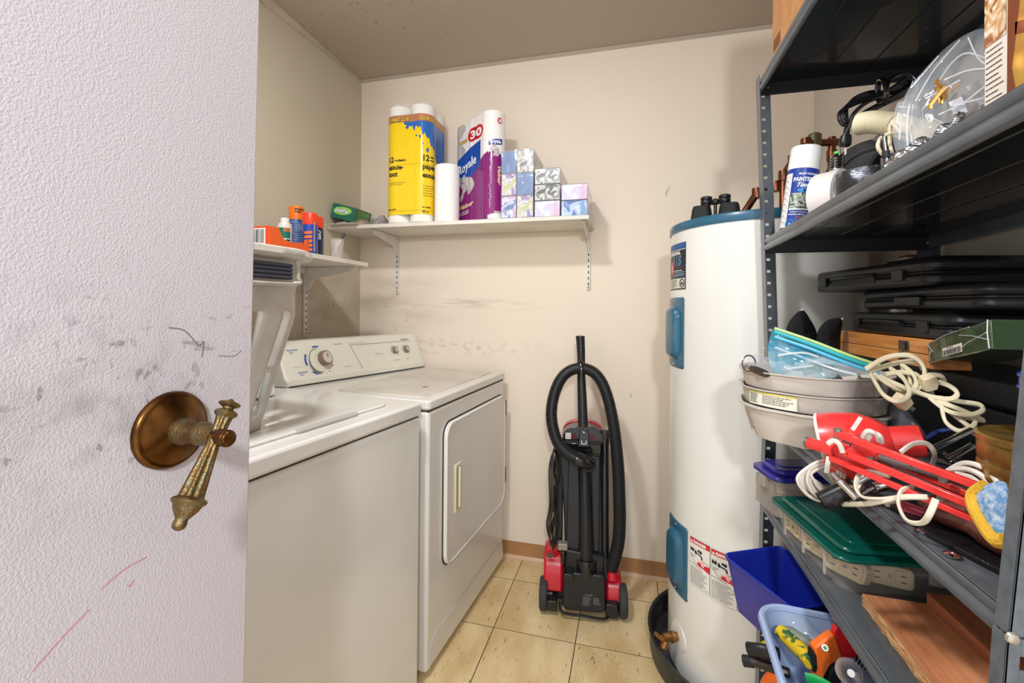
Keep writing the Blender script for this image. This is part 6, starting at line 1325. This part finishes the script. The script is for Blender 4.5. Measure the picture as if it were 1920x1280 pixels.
# black tubing, rods
bt = thing('bike_pump', 'short black metal tube with beige end poking over the green lid', 'tube', at(1540, 940, .67)); o_ = Vector(bt.location)
MB().lathe([(.0125, 0), (.013, .002), (.013, .052), (.0105, .053), (.0105, .002)], 28, (0, 0, 0), at(1592, 916, .66)-o_, cap=False).ob('tube', mat('scratched_black_metal', (30, 30, 31), .35, metal=.3, rgb2=(70, 64, 60), vscale=90, lo=.55, hi=.7), bt); MB().lathe([(.0106, .010), (0, .011)], 24, (0, 0, 0), at(1592, 916, .66)-o_, cap=False).ob('beige_plug', mat('beige_plug', (206, 166, 136), .6), bt)
MB().tube([at(1588, 915, .655)-o_, at(1600, 922, .65)-o_, at(1612, 905, .65)-o_], .007, 10).ob('cross_lug', mat('brass_nickel_lug', (176, 166, 140), .3, metal=.8), bt)
rdm = thing('steel_rod', 'silver steel rod with black end lying across the black tube', 'rod', at(1560, 888, .645)); o_ = Vector(rdm.location)
MB().tube([at(1560, 887, .645)-o_, at(1575, 902, .64)-o_], .0035, 10).ob('tip', STEEL, rdm); MB().tube([at(1572, 899, .641)-o_, at(1606, 932, .63)-o_], .0058, 14).ob('sleeve', CHROME, rdm); MB().tube([at(1606, 932, .63)-o_, at(1624, 948, .625)-o_], .0042, 12).ob('end', BLACKP, rdm)
for lab, P in (('steel socket extension lying behind the cream cord loop', [(1628, 892, .66), (1606, 905, .665)]), ('second steel socket extension nearer the shelf lip', [(1664, 908, .64), (1640, 914, .645)])):
    t = thing('socket_extension', lab, 'tool', at(*P[0])); o_ = Vector(t.location); MB().cyl((0, 0, 0), at(*P[1])-o_, .0075, .0075, 16).ob('socket', CHROME, t, bevel=.001); MB().cyl(at(*P[1])-o_, at(2*P[1][0]-P[0][0]-6, 2*P[1][1]-P[0][1]+8, P[1][2]+.01)-o_, .003, .003, 10).ob('shaft', STEEL, t)
for lab, P in (('upper chrome rod behind the red lamp socket', [(1748, 842, .64), (1822, 806, .64)]), ('lower chrome rod behind the red lamp arm', [(1775, 862, .62), (1824, 835, .62)])):
    t = thing('chrome_rod', lab, 'rod', at(*P[0])); o_ = Vector(t.location); MB().cyl((0, 0, 0), at(*P[1])-o_, .0045, .0045, 14).ob('rod', CHROME, t)
cordthing('black_cable', 'black cable lying behind the red lamp arms', [[at(1745, 845, .66), at(1790, 858, .64), at(1815, 880, .62), at(1830, 900, .60)], [at(1750, 862, .65), at(1785, 872, .63), at(1810, 892, .61)], [at(1742, 850, .66), at(1770, 848, .65), at(1800, 870, .63)]], .0048, GBC)
cordthing('bungee_cord', 'dark blue speckled cord behind the lamp', [[at(1735, 822, .70), at(1760, 808, .70), at(1795, 806, .69), at(1820, 812, .68)]], .003, mat('blue_speckled_cord', (24, 44, 110), .5, rgb2=(150, 170, 220), vscale=200, lo=.6, hi=.65))
pouch('plastic_bag', 'dull clear plastic bag between the grey trays and the lamp', [(1668, 745, .86), (1690, 748, .86), (1708, 775, .84), (1735, 812, .80), (1728, 830, .80), (1676, 800, .84)], .014, mat('dull_clear_bag', (120, 122, 130), .15, alpha=.5, coat=1, bump=.8, bscale=40), seed=14)
# chocolate-brown handle, sponge, flat pouch
ch = thing('brown_handle', 'glossy chocolate brown plastic handle lying at the shelf lip', 'handle', at(1728, 955, .585)); o_ = Vector(ch.location); ch.location.z += .010; d_ = at(1890, 1020, .485)-o_; Lc = d_.length
MB().lathe([(0, -.002), (.005, .0), (.0055, .010), (.013, .014), (.0165, .022), (.017, .045), (.0155, .060), (.0165, .068), (.0225, .085), (.0245, .105), (.022, .130), (.016, .155), (.010, Lc), (0, Lc+.002)], 36, (0, 0, 0), d_).ob('body', mat('chocolate_plastic', (98, 50, 40), .25, coat=.5, rgb2=(126, 76, 64), vscale=30), ch, smooth=60)
sg = pouch('microfibre_pad', 'fluffy blue cleaning pad with yellow edge beside the front post', [(1828, 925, .50), (1850, 908, .49), (1884, 903, .475), (1892, 940, .46), (1888, 1005, .455), (1870, 1010, .46), (1850, 985, .475), (1832, 950, .49)], .014, mat('fluffy_blue_pile', (110, 162, 214), .95, bump=1, bscale=500, rgb2=(206, 222, 238), vscale=150), 'cleaning pad', 2, rings=14, amp=.006)
t, c = sg; MB().tube([at(*p)-c for p in spline([(1850, 912, .490), (1828, 928, .50), (1830, 952, .49), (1848, 985, .475), (1868, 1012, .458), (1886, 1014, .45)], 6)], .0075, 10).ob('yellow_edge', mat('fluffy_yellow_pile', (238, 186, 60), .95, bump=1, bscale=500), t)
fp = thing('tool_roll', 'flat black vinyl roll with a red and white tag on the third shelf lip', 'tool roll', (.345, .70, Z3)); b = MB(); b.prism([(0, .03), (.045, .045), (.085, -.03), (.085, -.17), (.035, -.17), (.0, -.06)], 0, .006, 'z'); b.ob('vinyl', mat('wrinkled_black_vinyl', (26, 24, 28), .3, bump=1, bscale=120), fp, bevel=.001)
MB().prism([(.004, .028), (.022, .034), (.036, .012), (.018, -.012), (.004, .0)], .0062, .0072, 'z').ob('pink_tag', mat('pinkish_print', (196, 90, 110), .5), fp); MB().box(-.004, .010, .022, .036, .001, .010).ob('white_end', mat('brassy_white', (220, 206, 180), .5), fp, bevel=.001)
for k, (x, y) in enumerate(((.348, .655), (.345, .60))): tag(MB().lathe([(0, 0), (.007, 0), (.008, .002), (.004, .004), (0, .005)], 16, (x, y, Z3)).ob('thumb_tack', CHROME), ('steel washer nut on the lip beside the black vinyl roll', 'steel washer nut nearest the front post')[k], 'nut')

# ================================================================ FOURTH SHELF
Z4 = SH[3]+.001
CLB = mat('cloudy_clear_plastic', (206, 198, 186), .18, alpha=.55, coat=.6, bump=.2, bscale=60)
def storage_box(name, label, x, y, z, wx, wy, h, lidm, rot, lidh=.02, over=.008, clear=CLB, ribs=True):
    t = thing(name, label, 'storage box', (x, y, z), (0, 0, rot)); n0 = rrect(.010, wx-.010, .010, wy-.010, .018); n1 = rrect(0, wx, 0, wy, .022); n = len(n0)
    i0 = rrect(.012, wx-.012, .012, wy-.012, .017); i1 = rrect(.0022, wx-.0022, .0022, wy-.0022, .020)
    b = MB(); b.add([(p[0], p[1], 0) for p in n0]+[(p[0], p[1], h) for p in n1]+[(p[0], p[1], h) for p in i1]+[(p[0], p[1], .002) for p in i0], [(k*n+i, k*n+(i+1) % n, (k+1)*n+(i+1) % n, (k+1)*n+i) for k in range(3) for i in range(n)]+[tuple(range(n-1, -1, -1)), tuple(range(3*n, 4*n))]); b.ob('body', clear, t)
    o = over; b = MB(); b.prism(rrect(-o, wx+o, -o, wy+o, .026), h, h+lidh*.45, 'z'); ld_ = b.ob('lid', lidm, t, bevel=.003)
    b = MB(); b.prism(rrect(.008, wx-.008, .008, wy-.008, .022), h+lidh*.45-.001, h+lidh, 'z'); b.ob('lid_top', lidm, ld_, bevel=.005)
    b = MB(); b.prism(rrect(.03, wx-.03, .03, wy-.03, .014), h+lidh-.001, h+lidh+.0022, 'z'); b.ob('lid_panel', lidm, ld_, bevel=.0018)
    b = MB(); b.tube([(p[0], p[1], h*.72) for p in rrect(.0018, wx-.0018, .0018, wy-.0018, .022)], .0014, 5, closed=True); b.ob('side_bead', clear, t)
    return t
PL = mat('violet_blue_lid', (52, 46, 150), .22, coat=.4); GL = mat('dark_green_lid', (10, 98, 84), .25, coat=.3, rgb2=(8, 84, 72), vscale=8)
vb_ = storage_box('storage_box', 'clear storage box with a violet-blue lid at the back of the fourth shelf', .330, 1.150, Z4, .19, .105, .088, PL, R(13), .024)
for k in range(8): MB().box(-.0015, .004, .012+.011*k, .0145+.011*k, .01, .078).ob('side_rib', CLB, vb_)
MB().box(-.010, .0, .035, .065, .062, .088).ob('latch_tab', CLB, vb_, bevel=.002)
gbx = storage_box('storage_box', 'clear storage box with a dark green lid holding wall outlets', .352, .880, Z4, .28, .245, .058, GL, R(9), .016, .009, mat('clear_box_plastic', (222, 218, 212), .08, alpha=.10, coat=1, spec=.8))
for k in range(3): MB().box(-.0025, .0, .045+.07*k, .050+.07*k, .01, .055).ob('clip_rib', CLB, gbx)
b = MB(); b.prism(rrect(.04, .26, .05, .20, .02), .0738, .0748, 'z'); b.ob('embossed_panel', mat('dark_green_emboss', (10, 88, 76), .35), gbx)
OUT = mat('almond_outlet_plastic', (226, 208, 170), .4)
def outlet(label, u, v, d, rz, rx=0):
    p = at(u, v, d); t = thing('wall_outlet', label, 'wall outlet', p, (rx, 0, rz), 'wall outlets inside the green-lidded box')
    MB().prism(rrect(-.017, .017, -.033, .033, .008), -.010, .010, 'y' if False else 'z').ob('block', OUT, t, bevel=.002)
    for yy in (-.018, .018):
        MB().prism(rrect(-.013, .013, yy-.011, yy+.011, .006), .0095, .0125, 'z').ob('face', OUT, t)
        for s in (-1, 1): MB().box(s*.005-.0009, s*.005+.0009, yy-.004, yy+.004, .0122, .0130).ob('slot', INK, t)
    MB().cyl((0, 0, .0095), (0, 0, .0125), .003, n=10).ob('screw', STEEL, t); return t
def ori(t, look): # face the outlet's +z towards look, long side horizontal
    zv = Vector(look).normalized(); yv = Vector((0, 0, 1)).cross(zv).normalized(); xv = yv.cross(zv); M = Matrix((xv.to_tuple()+(0,), yv.to_tuple()+(0,), zv.to_tuple()+(0,), (0, 0, 0, 1))).transposed(); t.rotation_euler = M.to_euler()
from math import atan2
def inbox(lx, ly): return Vector((.352+lx*cos(R(9))-ly*sin(R(9)), .880+lx*sin(R(9))+ly*cos(R(9)), Z4+.0035+.018))
for lab, (lx, ly), lk in (('almond wall outlet at the far left of the green-lidded box', (.030, .195), (-1, -.15, .12)), ('almond wall outlet leaning second from the far end', (.033, .118), (-1, -.5, .30)), ('almond wall outlet lying near the front corner', (.042, .052), (-.8, -.6, .35)), ('almond wall outlet facing forward behind the front corner', (.098, .036), (-.25, -1, .15)), ('almond wall outlet in the middle behind the other outlets', (.085, .10), (-.6, -.7, .5))):
    t = outlet(lab, 1500, 1000, .9, 0); ori(t, lk); t.location = inbox(lx, ly)
for k in range(4):
    t = thing('outlet_cover', ('left', 'second', 'third', 'right')[k]+' small white switch cover in the green-lidded box', 'switch cover', (.520+.018*k, .942+.003*k, Z4+.006), (R(-80), 0, R(8*k)), 'white switch covers inside the green-lidded box')
    b = MB(); b.prism([(-.012, 0), (.012, 0), (.012, .030), (.006, .034), (.006, .040), (-.006, .040), (-.006, .034), (-.012, .030)], 0, .004, 'z'); b.tf(Matrix.Rotation(R(170), 4, 'X') @ Matrix.Translation((0, 0, -.004))); b.fn(lambda v: (v.x, -v.y if v.y < 0 else v.y, v.z)); b.ob('plate', mat('white_switch_plastic', (206, 200, 196), .4), t, bevel=.001); t.rotation_euler = (R(85), 0, R(6*k-10))
PLY = mat('orange_plywood', (208, 140, 96), .6, rgb2=(184, 112, 72), stretch=(1.2, .1, 1), vscale=50, bump=.2, bscale=200); PLE = mat('raw_ply_edge', (226, 180, 128), .8, rgb2=(150, 96, 58), stretch=(1, .3, 6), vscale=60, bump=.5, bscale=300)
pb = thing('plywood_board', 'orange plywood board with a splintered front edge on the fourth shelf', 'board', (.372, .866, Z4), (0, 0, R(-2)))
MB().box(.004, .28, -.36, 0, .0, .0165).ob('board', PLY, pb, bevel=.0006); b = MB()
rs = random.Random(2); y = -.36; pv = 0
pts = []
while y < 0: pts.append((.004-rs.uniform(0, .003), y)); y += .008
for z0, z1, o_ in ((0, .005, 0), (.005, .0105, .0012), (.0105, .0150, -.0006), (.0150, .0168, .0012)):
    P = [(p[0]-o_+rs.uniform(-.0008, .0008), p[1]) for p in pts]+[(.005, 0), (.005, -.36)]; b.prism(P[::-1], z0, z1, 'z')
b.ob('splintered_edge', PLE, pb, smooth=0)
p2_ = thing('plywood_board', 'second darker plywood board with a clean edge resting on the first board', 'board', (.462, .862, Z4+.0170), (0, 0, R(1)))
MB().box(0, .2, -.34, 0, 0, .018).ob('board', mat('brown_plywood', (176, 108, 74), .6, rgb2=(150, 88, 60), stretch=(1.2, .1, 1), vscale=50), p2_, bevel=.0006)
for k, (x, y) in enumerate(((.545, .765), (.528, .735))):
    t = thing('white_clip', ('white plastic clip on the darker plywood board', 'nearer white plastic clip on the darker plywood board')[k], 'clip', (x, y, Z4+.0354), (0, 0, R(-60))); b = MB(); b.prism(rrect(-.022, .022, -.005, .005, .0045), 0, .004, 'z'); b.ob('clip', mat('white_switch_plastic', (206, 200, 196), .4), t, bevel=.001)

# ================================================================ LOW SHELF
Z5 = SH[4]+.001
def bin_(name, label, x, y, z, bx_, by_, tx, ty_, h, r_, m, rim, rot, lip=.006, th=.003):
    t = thing(name, label, 'bin', (x, y, z), (0, 0, rot)); L0 = rrect(-bx_, bx_, -by_, by_, r_, 6); L1 = rrect(-tx, tx, -ty_, ty_, r_*1.2, 6); n = len(L0)
    I0 = rrect(-bx_+th, bx_-th, -by_+th, by_-th, r_-th*.8, 6); I1 = rrect(-tx+th, tx-th, -ty_+th, ty_-th, r_*1.2-th*.8, 6)
    b = MB(); b.add([(p[0], p[1], 0) for p in L0]+[(p[0], p[1], h) for p in L1]+[(p[0], p[1], h) for p in I1]+[(p[0], p[1], th) for p in I0], [(k*n+i, k*n+(i+1) % n, (k+1)*n+(i+1) % n, (k+1)*n+i) for k in range(3) for i in range(n)]+[tuple(range(n-1, -1, -1)), tuple(range(3*n, 4*n))]); b.ob('body', m, t)
    b = MB(); b.tube([(p[0], p[1], h) for p in rrect(-tx-rim*.3, tx+rim*.3, -ty_-rim*.3, ty_+rim*.3, r_*1.25, 8)], rim, 8, closed=True, flat=.8); b.ob('rim', m, t); return t
BLU = mat('deep_blue_plastic', (28, 44, 158), .25, coat=.3)
bb2 = bin_('storage_bin', 'deep blue rectangular plastic bin on the low shelf', .354, 1.158, Z5, .068, .084, .086, .104, .122, .016, BLU, .0035, R(28))
LBL = mat('pale_blue_plastic', (166, 186, 222), .35)
lb2 = bin_('storage_basket', 'pale blue plastic basket of tools at the bottom right', .408, .888, Z5, .130, .100, .155, .126, .122, .040, LBL, .0085, R(-4))
def simple(name, label, cat, o): t = thing(name, label, cat, o); return t, Vector(o)
p = at(1492, 1178, .90); gb2, o_ = simple('light_bulb', 'clear glass light bulb lying in the pale blue basket', 'light bulb', (p.x, p.y, p.z))
ax = (at(1530, 1200, .87)-p).normalized(); MB().lathe([(0, -.030), (.015, -.027), (.026, -.016), (.0300, 0), (.027, .014), (.018, .030), (.0135, .042)], 36, (0, 0, 0), ax, cap=False).ob('glass', mat('clear_bulb_glass', (206, 218, 234), .03, alpha=.40, coat=1, spec=1), gb2); MB().lathe([(.0132, .040), (.0128, .058), (.010, .064), (.004, .067), (0, .068)], 24, (0, 0, 0), ax).ob('cap', STEEL, gb2); MB().tube([ax*.04, ax*.012+Vector((.004, 0, .004)), ax*.012+Vector((-.004, 0, -.004)), ax*.041], .0007, 5).ob('filament_stem', STEEL, gb2)
def stick(name, label, cat, P, r_, m, part='body', flat=1):
    t = thing(name, label, cat, at(*P[0])); o_ = Vector(t.location); q_ = [at(*p)-o_ for p in P]; MB().tube(spline(q_, 5), [r_]*(5*(len(q_)-1)+1) if not isinstance(r_, (list, tuple)) else sum([[r_[i]+(r_[i+1]-r_[i])*j/5 for j in range(5)] for i in range(len(r_)-1)], [])+[r_[-1]], 16, flat=flat).ob(part, m, t); return t
gh = stick('grey_handled_tool', 'grey rubber tool handle in the pale blue basket', 'tool', [(1474, 1182, .86), (1482, 1186, .86), (1505, 1202, .84), (1538, 1222, .82)], [.007, .0115, .0115, .0105], mat('sage_grey_rubber', (128, 134, 124), .5), 'handle')
yt = stick('yellow_tool', 'yellow and green printed tool under the grey handle', 'tool', [(1462, 1182, .87), (1488, 1206, .84), (1510, 1228, .81), (1520, 1244, .79)], [.012, .014, .014, .010], mat('yellow_tool_plastic', (226, 190, 40), .35, rgb2=(40, 96, 60), vscale=36, lo=.55, hi=.60), 'handle')
# orange putty knife
pk2 = thing('putty_knife', 'orange and black handled scraper with a red blade guard', 'scraper', at(1545, 1215, .80)); o_ = Vector(pk2.location)
Kf = lambda u, v, d=.79: at(u, v, d)-o_
def slabpoly(P, th, nm, m, par, d=.79):
    a_ = [Kf(u, v, d) for u, v in P]; nrm = (a_[1]-a_[0]).cross(a_[2]-a_[0]).normalized(); n = len(a_); b = MB(); b.add([p-nrm*th/2 for p in a_]+[p+nrm*th/2 for p in a_], [tuple(range(n-1, -1, -1)), tuple(range(n, 2*n))]+[(i, (i+1) % n, (i+1) % n+n, i+n) for i in range(n)]); return b.ob(nm, m, par, bevel=min(.003, th*.25), seg=2)
slabpoly([(1522, 1208), (1558, 1182), (1576, 1228), (1552, 1240), (1540, 1262), (1534, 1290), (1518, 1290), (1526, 1250)], .016, 'handle', mat('orange_grip', (244, 112, 34), .4), pk2)
slabpoly([(1552, 1250), (1574, 1232), (1578, 1262), (1558, 1290), (1540, 1290)], .017, 'black_grip', BLACKM, pk2); slabpoly([(1520, 1212), (1526, 1222), (1528, 1246), (1523, 1258), (1519, 1230)], .018, 'black_grip', BLACKM, pk2)
slabpoly([(1560, 1180), (1566, 1168), (1612, 1215), (1604, 1230), (1575, 1232), (1562, 1210)], .010, 'blade_guard', mat('bright_red_plastic', (224, 32, 40), .3), pk2)
MB().cyl(Kf(1547, 1214, .782), Kf(1547, 1214, .778), .0055, .005, 18).ob('badge', mat('white_badge', (226, 230, 226), .3), pk2); MB().cyl(Kf(1547, 1214, .7779), Kf(1547, 1214, .7772), .0028, .0026, 12).ob('badge_mark', mat('green_ink', (40, 130, 60), .4), pk2)
p = at(1590, 1258, .715); cv = thing('clear_tube', 'cloudy clear plastic tube with a white plug in the basket', 'tube', p); ax = at(1640, 1290, .76)-p
MB().lathe([(.0185, 0), (.0190, .002), (.0165, .006), (.0165, .075), (.0155, .075), (.0155, .004), (.0172, .0)], 32, (0, 0, 0), ax, cap=False).ob('tube', mat('cloudy_tube', (206, 190, 180), .2, alpha=.5, coat=.6), cv); MB().cyl(ax.normalized()*.012, ax.normalized()*.04, .0055, .0055, 14).ob('white_plug', WHITEINK, cv)
gr_ = stick('green_holder', 'bright green plastic piece at the bottom edge of the basket', 'tool', [(1512, 1272, .76), (1535, 1278, .75), (1565, 1296, .74)], .010, mat('grass_green_plastic', (24, 160, 80), .4), flat=.4)
yb_ = thing('yellow_ball', 'yellow ball wedged behind the pale blue basket under the rack edge', 'ball', at(1578, 1124, .99)); MB().lathe([(.034*sin(pi*i/16), -.034*cos(pi*i/16)) for i in range(17)], 32, cap=False).ob('ball', mat('yellow_rubber', (232, 200, 44), .45), yb_, smooth=80)
ps = stick('paint_stick', 'long pinkish white strip leaning across the basket', 'strip', [(1563, 1156, .86), (1610, 1198, .80), (1670, 1262, .74)], .006, mat('pinkish_white_plastic', (206, 178, 176), .4), flat=.5)
bs = stick('black_strip', 'black strip behind the pinkish strip', 'strip', [(1572, 1148, .87), (1615, 1190, .81), (1670, 1240, .76)], .008, BLACKM, flat=.6)
gc = thing('glass_jar', 'small dark green glass stub at the back of the basket', 'jar', at(1557, 1172, .90)); MB().lathe([(0, -.016), (.008, -.016), (.009, .010), (.007, .016), (0, .016)], 18, cap=False).ob('glass', mat('dark_teal_glass', (36, 84, 84), .1, coat=1), gc)
cm = thing('black_comb', 'ribbed black grille piece beside the red blade guard', 'grille', at(1632, 1240, .78)); b = MB(); o_ = Vector(cm.location)
for k in range(8): b.cyl(at(1612+6*k, 1222+4*k, .785)-o_, at(1600+7*k, 1246+4*k, .775)-o_, .0016, n=6)
b.ob('teeth', BLACKM, cm)['kind'] = 'stuff'
gp = thing('caulking_gun', 'black trigger grip tool sticking out left beneath the pale blue basket', 'tool', at(1412, 1222, .88)); o_ = Vector(gp.location)
P = [at(1402, 1216, .90)-o_, at(1430, 1220, .88)-o_, at(1462, 1228, .87)-o_]
MB().tube(P, [.014, .0145, .0145], 8, flat=.75).ob('grip', BLACKP, gp, bevel=.003); MB().cyl(at(1394, 1238, .90)-o_, at(1412, 1240, .89)-o_, .0105, .0105, 16).ob('end_cap', BLACKM, gp); MB().tube([at(1408, 1238, .89)-o_, at(1450, 1252, .87)-o_, at(1480, 1262, .86)-o_], .009, 10).ob('lever', mat('dark_brown_plastic', (48, 34, 32), .35), gp)
stick('orange_handle', 'orange tool handle low behind the rack post', 'tool', [(1438, 1282, .95), (1452, 1270, .93), (1475, 1290, .9)], .012, mat('orange_grip', (244, 112, 34), .4)); stick('yellow_strap', 'yellow strap behind the black trigger grip', 'strap', [(1428, 1212, 1.0), (1445, 1206, 1.0), (1462, 1215, .98)], .008, mat('yellow_strap_web', (226, 180, 40), .6))
stick('yellow_strap', 'lower yellow strap end behind the rack post', 'strap', [(1440, 1252, 1.0), (1452, 1262, 1.0), (1470, 1262, .98)], .006, mat('yellow_strap_web', (226, 180, 40), .6))

# tall red and white carton standing in the gap between heater and rack
rw = thing('tall_carton', 'red and white tall carton standing in the corner behind the rack', 'carton', (.675, 1.345, .0))
MB().box(0, .040, 0, .036, 0, 1.34).ob('carton', mat('dark_red_card', (140, 52, 58), .6), rw); MB().box(-.0006, .012, -.0006, .036, 1.1, 1.335).ob('white_panel', mat('white_card', (206, 196, 192), .6), rw)
